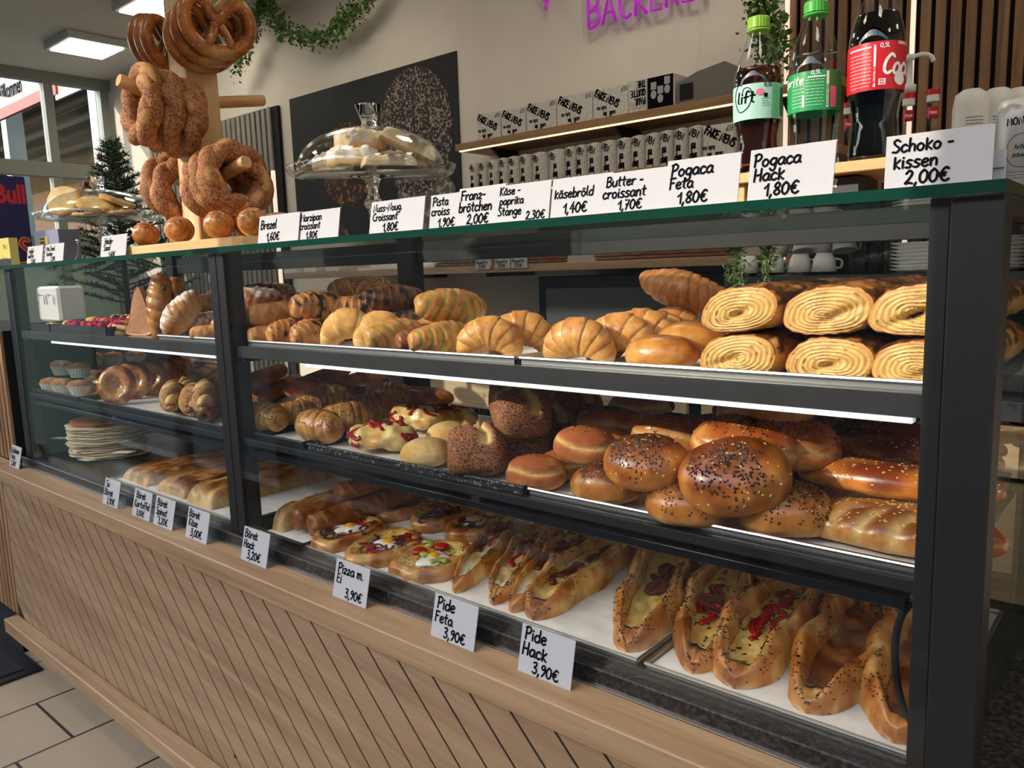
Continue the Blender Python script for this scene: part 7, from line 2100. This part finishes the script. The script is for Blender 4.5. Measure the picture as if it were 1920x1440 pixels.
# dark oven under the shelf and worktop with drawers
ov = thing('oven', 'black appliance under the back shelf behind the croissants', 'oven', (-1.35, 1.55, 0.981))
MB().box(-.52, .30, -.12, .24, .0005, .315, .004).build('housing', M['blackgloss'], ov)
MB().box(-.48, .26, -.124, -.12, .04, .27).build('door', M['dark'], ov)
wk = thing('back_counter', 'back counter with pale wooden drawers and round finger holes behind the case', 'counter', (-1.2, 1.5, 0))
MB().box(-1.6, 1.6, -.23, .29, 0, .93).build('carcass', M['blackgap'], wk)
MB().box(-1.62, 1.62, -.28, .29, .931, .979, .002).build('worktop', M['dark'], wk)
dx = [(-2.30, -1.90), (-1.87, -1.52), (-1.50, -1.15), (-1.10, -.74), (-.715, -.36), (-.33, .02), (.05, .38)]
for i, (a_, b_) in enumerate(dx):
    m_ = MB(); m_.box(a_ + 1.2, b_ + 1.2, -.25, -.2305, .79, .918, .001)
    dr = m_.build('drawer', M['maple_x'], wk)
    c = (b_ - .058 if i % 2 == 0 else a_ + .055) + 1.2
    V, F = lathe([(0, -.0006), (.014, -.0006), (.0175, -.0014), (.0185, .0)], 24); V = V[:, [0, 2, 1]] + np.array([c, -.25, .885]); V[:, 1] -= .0
    MB().add(V, F).build('finger_hole', M['blackgap'], dr, True)
    m_ = MB(); m_.box(a_ + 1.2, b_ + 1.2, -.25, -.2305, .40, .775, .001); m_.build('drawer', M['maple_x'], wk)
# coffee shelf on the right: cups, glasses, plates, syrup
cf = thing('coffee_shelf', 'dark shelf with coffee cups behind the rolled pastries', 'shelf', (-.45, 1.5, 1.28))
MB().box(-.60, 1.4, -.2, .26, -.03, 0).build('board', M['dark'], cf)
MB().box(-.45, 1.4, -.16, .26, .14, .165).build('upper_board', M['shelf_oak'], cf)
for x in (-.44, .35, 1.38): MB().box(x, x + .018, .0, .26, .0005, .139).build('upright', M['black'], cf)
MB().box(-.60, 1.4, .2, .26, -.3, -.03).build('back_board', M['dark'], cf)
cup_m = MB(); cup_m.lathe([(0, 0), (.024, 0), (.034, .02), (.041, .062), (.0385, .062), (.031, .02), (0, .006)], 32)
CUP = Tpl('coffee_cup', cup_m.mesh('coffee_cup', M['white'], True))
hm = MB(); hm.tube(crom(np.array([(.039, 0, .052), (.058, 0, .048), (.058, 0, .026), (.034, 0, .02)]), 5), .004, 8); CUP.add('handle', hm.mesh('handle', M['white'], True))
lm = MB(); write(lm, 'COSTA', -.019, .034, .009, .0018, 0, .0002, squeeze=.85); lm.v = [wrap(v, .0392) for v in lm.v]; CUP.add('lettering', lm.mesh('lettering', M['ink']))
for i, (px, py, rot, lb) in enumerate(((1402, 520, (180, 0, 40), 'white cup lying lowest at the left, behind the left sprig'), (1450, 505, (180, 0, 60), 'white cup upside down at the left of the row'), (1466, 492, (205, 10, 50), 'tilted white cup stacked at the left of the row'), (1508, 490, (160, 5, 40), 'white cup second from left in the stacked row'), (1548, 487, (200, 0, 55), 'white cup third from left in the stacked row'), (1582, 485, (165, 6, 50), 'white cup at the right of the stacked row'), (1500, 512, (180, 0, 30), 'white cup in the lower row under the second cup'), (1545, 508, (180, 0, 40), 'white cup in the lower row under the third cup'))):
    z = 1.28 + (.063 if i not in (0,) else .075)
    z = 1.2805 + .0625 + (.055 if i in (2, 3, 4, 5) else 0) + (-.0 if i else 0)
    CUP.place(lb, 'cup', (xat(px, 1.46 if i in (2, 3, 4, 5) else 1.40, z - .03), 1.46 if i in (2, 3, 4, 5) else 1.40, z), rot, .85, 'white coffee cups behind the case')
gm = MB(); gm.lathe([(0, 0), (.026, 0), (.030, .09), (.028, .09), (.024, .004), (0, .004)], 28)
GL_ = Tpl('drinking_glass', gm.mesh('drinking_glass', M['clear'], True))
for i, px in enumerate((1612, 1640, 1665)): GL_.place(('small clear glass right of the cups', 'clear glass in the middle of three beside the plates', 'clear glass next to the plate stack')[i], 'glass', (xat(px, 1.42, 1.32), 1.42, 1.2805), (0, 0, 0), (1, 1, .75 + .12 * i), 'clear glasses beside the plates')
plm = MB(); plm.lathe([(0, 0), (.055, 0), (.062, .004), (.085, .011), (.085, .0125), (.06, .0065), (0, .003)], 40)
PLT = Tpl('plate', plm.mesh('plate', M['white'], True))
xp = xat(1735, 1.42, 1.32); xq = xat(1805, 1.42, 1.32)
for i in range(8): PLT.place('white plate %s from the bottom in the stack left of the right post' % ords[i], 'plate', (xp, 1.42, 1.2805 + i * .0098), (0, 0, 0), 1.0, 'stacked white plates')
for i in range(12): PLT.place('white plate %s from the bottom in the taller stack at the right post' % ords[i], 'plate', (xq + .06, 1.43, 1.2805 + i * .0098), (0, 0, 0), 1.05, 'taller stack of white plates')
# syrup bottles on the upper board
zu = 1.28 + .1655
syr = MB(); syr.lathe(crom(np.array([(.0005, 0), (.033, 0), (.036, .006), (.036, .15), (.034, .175), (.018, .215), (.013, .235), (.013, .29), (.0005, .292)]), 5).clip(.0004), 32)
SY = Tpl('syrup_bottle', syr.mesh('syrup_bottle', M['bottle'], True))
c_ = MB(); c_.lathe([(0, .288), (.016, .288), (.016, .318), (.015, .32), (0, .32)], 24); SY.add('cap', c_.mesh('cap', M['white']))
c_ = MB(); c_.lathe([(.0165, .305), (.0165, .3195), (0, .3203)], 24); SY.add('cap_top', c_.mesh('cap_top', lred))
c_ = MB(); c_.lathe([(.0137, .248), (.0137, .275)], 24); SY.add('neck_band', MB().add(*[lathe([(.0142, .248), (.0142, .274)], 24)[0], lathe([(.0142, .248), (.0142, .274)], 24)[1][:24]]).mesh('neck_band', lred))
c_ = MB(); write(c_, 'Monin', -.012, .256, .009, .0014, .2, .0002, squeeze=.8); c_.v = [wrap(v, .0146) for v in c_.v]; SY.add('neck_print', c_.mesh('neck_print', WH))
c_ = MB(); V, F = lathe([(.0368, .05), (.0368, .13)], 32); c_.add(V, F[:32]); SY.add('label', c_.mesh('label', M['card']))
c_ = MB(); write(c_, 'MONIN', -.028, .10, .018, .003, 0, .0002, squeeze=.85); c_.v = [wrap(v, .0373) for v in c_.v]; SY.add('label_print', c_.mesh('label_print', M['ink']))
for i, px in enumerate((1745, 1590, 1700)):
    SY.place(('syrup bottle with red and white cap standing clear of the others', 'syrup bottle seen between the green and red labelled drink bottles', 'syrup bottle with white pump behind the cola bottle')[i], 'bottle', (xat(px, 1.5, 1.6), 1.5, zu), (0, 0, 26), 1.0, 'syrup bottles at the slat wall')
pu = thing('syrup_pump', 'white pump on the syrup bottle behind the cola bottle', 'pump', (xat(1700, 1.5, 1.6), 1.5, zu + .3205), math.radians(20))
m_ = MB(); m_.lathe([(0, .0005), (.017, .0005), (.017, .02), (.008, .026), (.006, .085), (.011, .087), (.011, .10), (0, .10)], 20); m_.build('collar', M['whiteplastic'], pu, True)
MB().tube(crom(np.array([(0, 0, .093), (.03, 0, .098), (.05, 0, .09), (.056, 0, .075)]), 5), .006, 10).build('spout', M['whiteplastic'], pu, True)
sq = MB(); sq.lathe([(0, .022), (.034, .022), (.039, .028), (.041, .05), (.041, .17), (.036, .192), (.020, .2), (0, .2)], 32)
SQ = Tpl('squeeze_bottle', sq.mesh('squeeze_bottle', M['whiteplastic'], True))
c_ = MB(); c_.lathe([(0, .0004), (.028, .0004), (.028, .022), (0, .022)], 24); SQ.add('cap', c_.mesh('cap', M['white']))
c_ = MB(); lines(c_, -.02, .02, .09, .15, 12, .0012, 4); c_.v = [wrap(v, .0413) for v in c_.v]; SQ.add('fine_print', c_.mesh('fine_print', M['dark']))
c_ = MB(); write(c_, 'PISTA', .028, .085, .016, .0024, 0, .0002, PI, squeeze=.9); write(c_, 'N', -.012, .035, .035, .004, .3, .0002); c_.v = [wrap(v, .0413) for v in c_.v]; SQ.add('gold_print', c_.mesh('gold_print', mat('gold_print', lin(170, 150, 70), .4)))
for i, (px, y) in enumerate(((1815, 1.42), (1864, 1.46), (1905, 1.5))): SQ.place(('white squeeze bottle, left one of three at the right edge', 'white squeeze bottle with gold print, middle of three at the right edge', 'white squeeze bottle behind the silver one at the right edge')[i], 'bottle', (xat(px, y, 1.55), y, zu), (0, 0, 26), (1, 1, 1.45), 'white squeeze bottles')
# white toaster at the back left
tz = at(95, 555, 1, .75)
to = thing('toaster', 'white toaster with wire rack on top seen through the left pane', 'toaster', (tz[0], .80, 1.12))
MB().box(-.16, .16, -.07, .07, .0005, .20, .014).build('body', M['whiteplastic'], to)
MB().box(-.13, .13, -.04, .04, .195, .2015).build('slot', M['blackgap'], to)
for x in (-.08, .06): MB().tube(crom(np.array([(x - .05, -.074, .10), (x - .045, -.078, .15), (x + .045, -.078, .15), (x + .05, -.074, .10)]), 4), .0025, 8).build('wire_handle', M['chrome'], to, True)
st_ = thing('side_table', 'plain stand under the toaster behind the case', 'table', (tz[0], .80, 0)); MB().box(-.25, .25, -.12, .15, 0, 1.1195).build('cabinet', M['dark'], st_)
# christmas tree
ty = 1.38
tb_ = at(225, 420, 1, ty); tt_ = at(218, 252, 1, ty)
tr = thing('christmas_tree', 'small dark green Christmas tree with baubles behind the small cake stand', 'Christmas tree', (tb_[0], ty, 1.0))
HT = tt_[2] - 1.0
MB().tube([(0, 0, .0), (0, 0, HT * .6), (0, 0, HT)], [.02, .012, .003], 10).build('trunk', mat('bark', lin(70, 52, 38), .8), tr, True)
r_ = np.random.RandomState(3); br_ = MB(); nd = MB()
for k in range(120):
    f = (k / 120) ** .8; z = .15 + (HT - .18) * f; ln = (1 - f) * .40 + .05; an = k * 2.4
    d = np.array([math.cos(an), math.sin(an), .30]); e = np.array([0, 0, z]) + d * ln * r_.uniform(.8, 1.1)
    P = np.array([(0, 0, z), (np.array([0, 0, z]) + e) / 2 + np.array([0, 0, -.01]), e]); br_.tube(P, [.005, .004, .002], 5)
    for q in range(int(40 + 130 * (1 - f))):
        t_ = r_.uniform(.15, 1); p = P[0] * (1 - t_) + P[2] * t_; s = r_.randn(3); s = s / np.linalg.norm(s) + d * .5; s *= .034; w_ = np.cross(s, r_.randn(3)); w_ *= .0036 / (np.linalg.norm(w_) + 1e-9)
        nd.add([p - w_, p + w_, p + s], [(0, 1, 2)])
br_.build('branches', mat('twig', lin(58, 60, 36), .8), tr, True)
o = nd.build('needles', noisy('needles', lin(50, 78, 54), lin(32, 56, 40), 20, .6), tr); o['kind'] = 'stuff'
for k, (an, z, rr) in enumerate(((4.6, HT - .12, .08), (5.6, HT - .22, .16), (4.9, HT - .30, .20), (5.2, HT - .42, .27))):
    V, F, N_, h_ = blob(.018, .018, .036, 1, 1, 1, 0, 18, 12, 1.0); MB().add(V + np.array([rr * math.cos(an), rr * math.sin(an), z - .03]), F).build('bauble', (mat('bauble_red', lin(120, 24, 30), .15) if k % 2 == 0 else M['chrome']), tr, True)
ts = thing('side_table', 'stand below the Christmas tree hidden behind the counter', 'table', (tb_[0], ty, 0)); MB().box(-.2, .2, -.2, .2, 0, .9995).build('cabinet', M['dark'], ts)
# awning with lettering outside the left glazing
aw = thing('awning', 'white awning with red border and black lettering seen through the far left glass', 'awning', (at(40, 170, 1, 2.6)[0], 2.6, at(40, 170, 1, 2.6)[2]))
ao = np.array(aw.location)
def ap(px, py): return at(px, py, 1, 2.6) - ao
q0 = ap(-160, 150); q1 = ap(96, 125); q2 = ap(214, 140)
zt = ap(96, 60)[2]
MB().box(q0[0], q1[0], .0, .02, ap(0, 208)[2], zt).build('white_cloth', mat('awning_white', lin(150, 150, 148), .6), aw)
AR = mat('awning_red', lin(176, 48, 38), .5)
MB().box(q0[0], q1[0] + .10, -.02, .021, ap(0, 226)[2], ap(0, 208)[2] + .01).build('red_border', AR, aw)
MB().box(q1[0], q1[0] + .10, -.02, .021, ap(0, 208)[2], zt).build('red_side', AR, aw)
MB().box(q1[0] + .10, q2[0] + 1.2, .0, .02, ap(150, 165)[2], zt).build('pale_fascia', mat('fascia', lin(160, 148, 140), .6), aw)
MB().box(q1[0] + .10, q2[0] + 1.2, -.03, -.001, ap(150, 172)[2], ap(150, 161)[2]).build('metal_strip', M['frame'], aw)
for x in (q0[0] + .3, q2[0] + 1.1): MB().box(x - .05, x + .05, .03, .13, -ao[2] - .06, zt).build('post', M['frame'], aw)
V, F = letters('Willkommen', .20, 0, .003); V = V * np.array([.8, 1, 1.3]); V[:, 0] += ap(41, 165)[0] - V[:, 0].max(); MB().add(V + np.array([0, -.004, ap(20, 168)[2]]), F).build('lettering', M['ink'], aw)
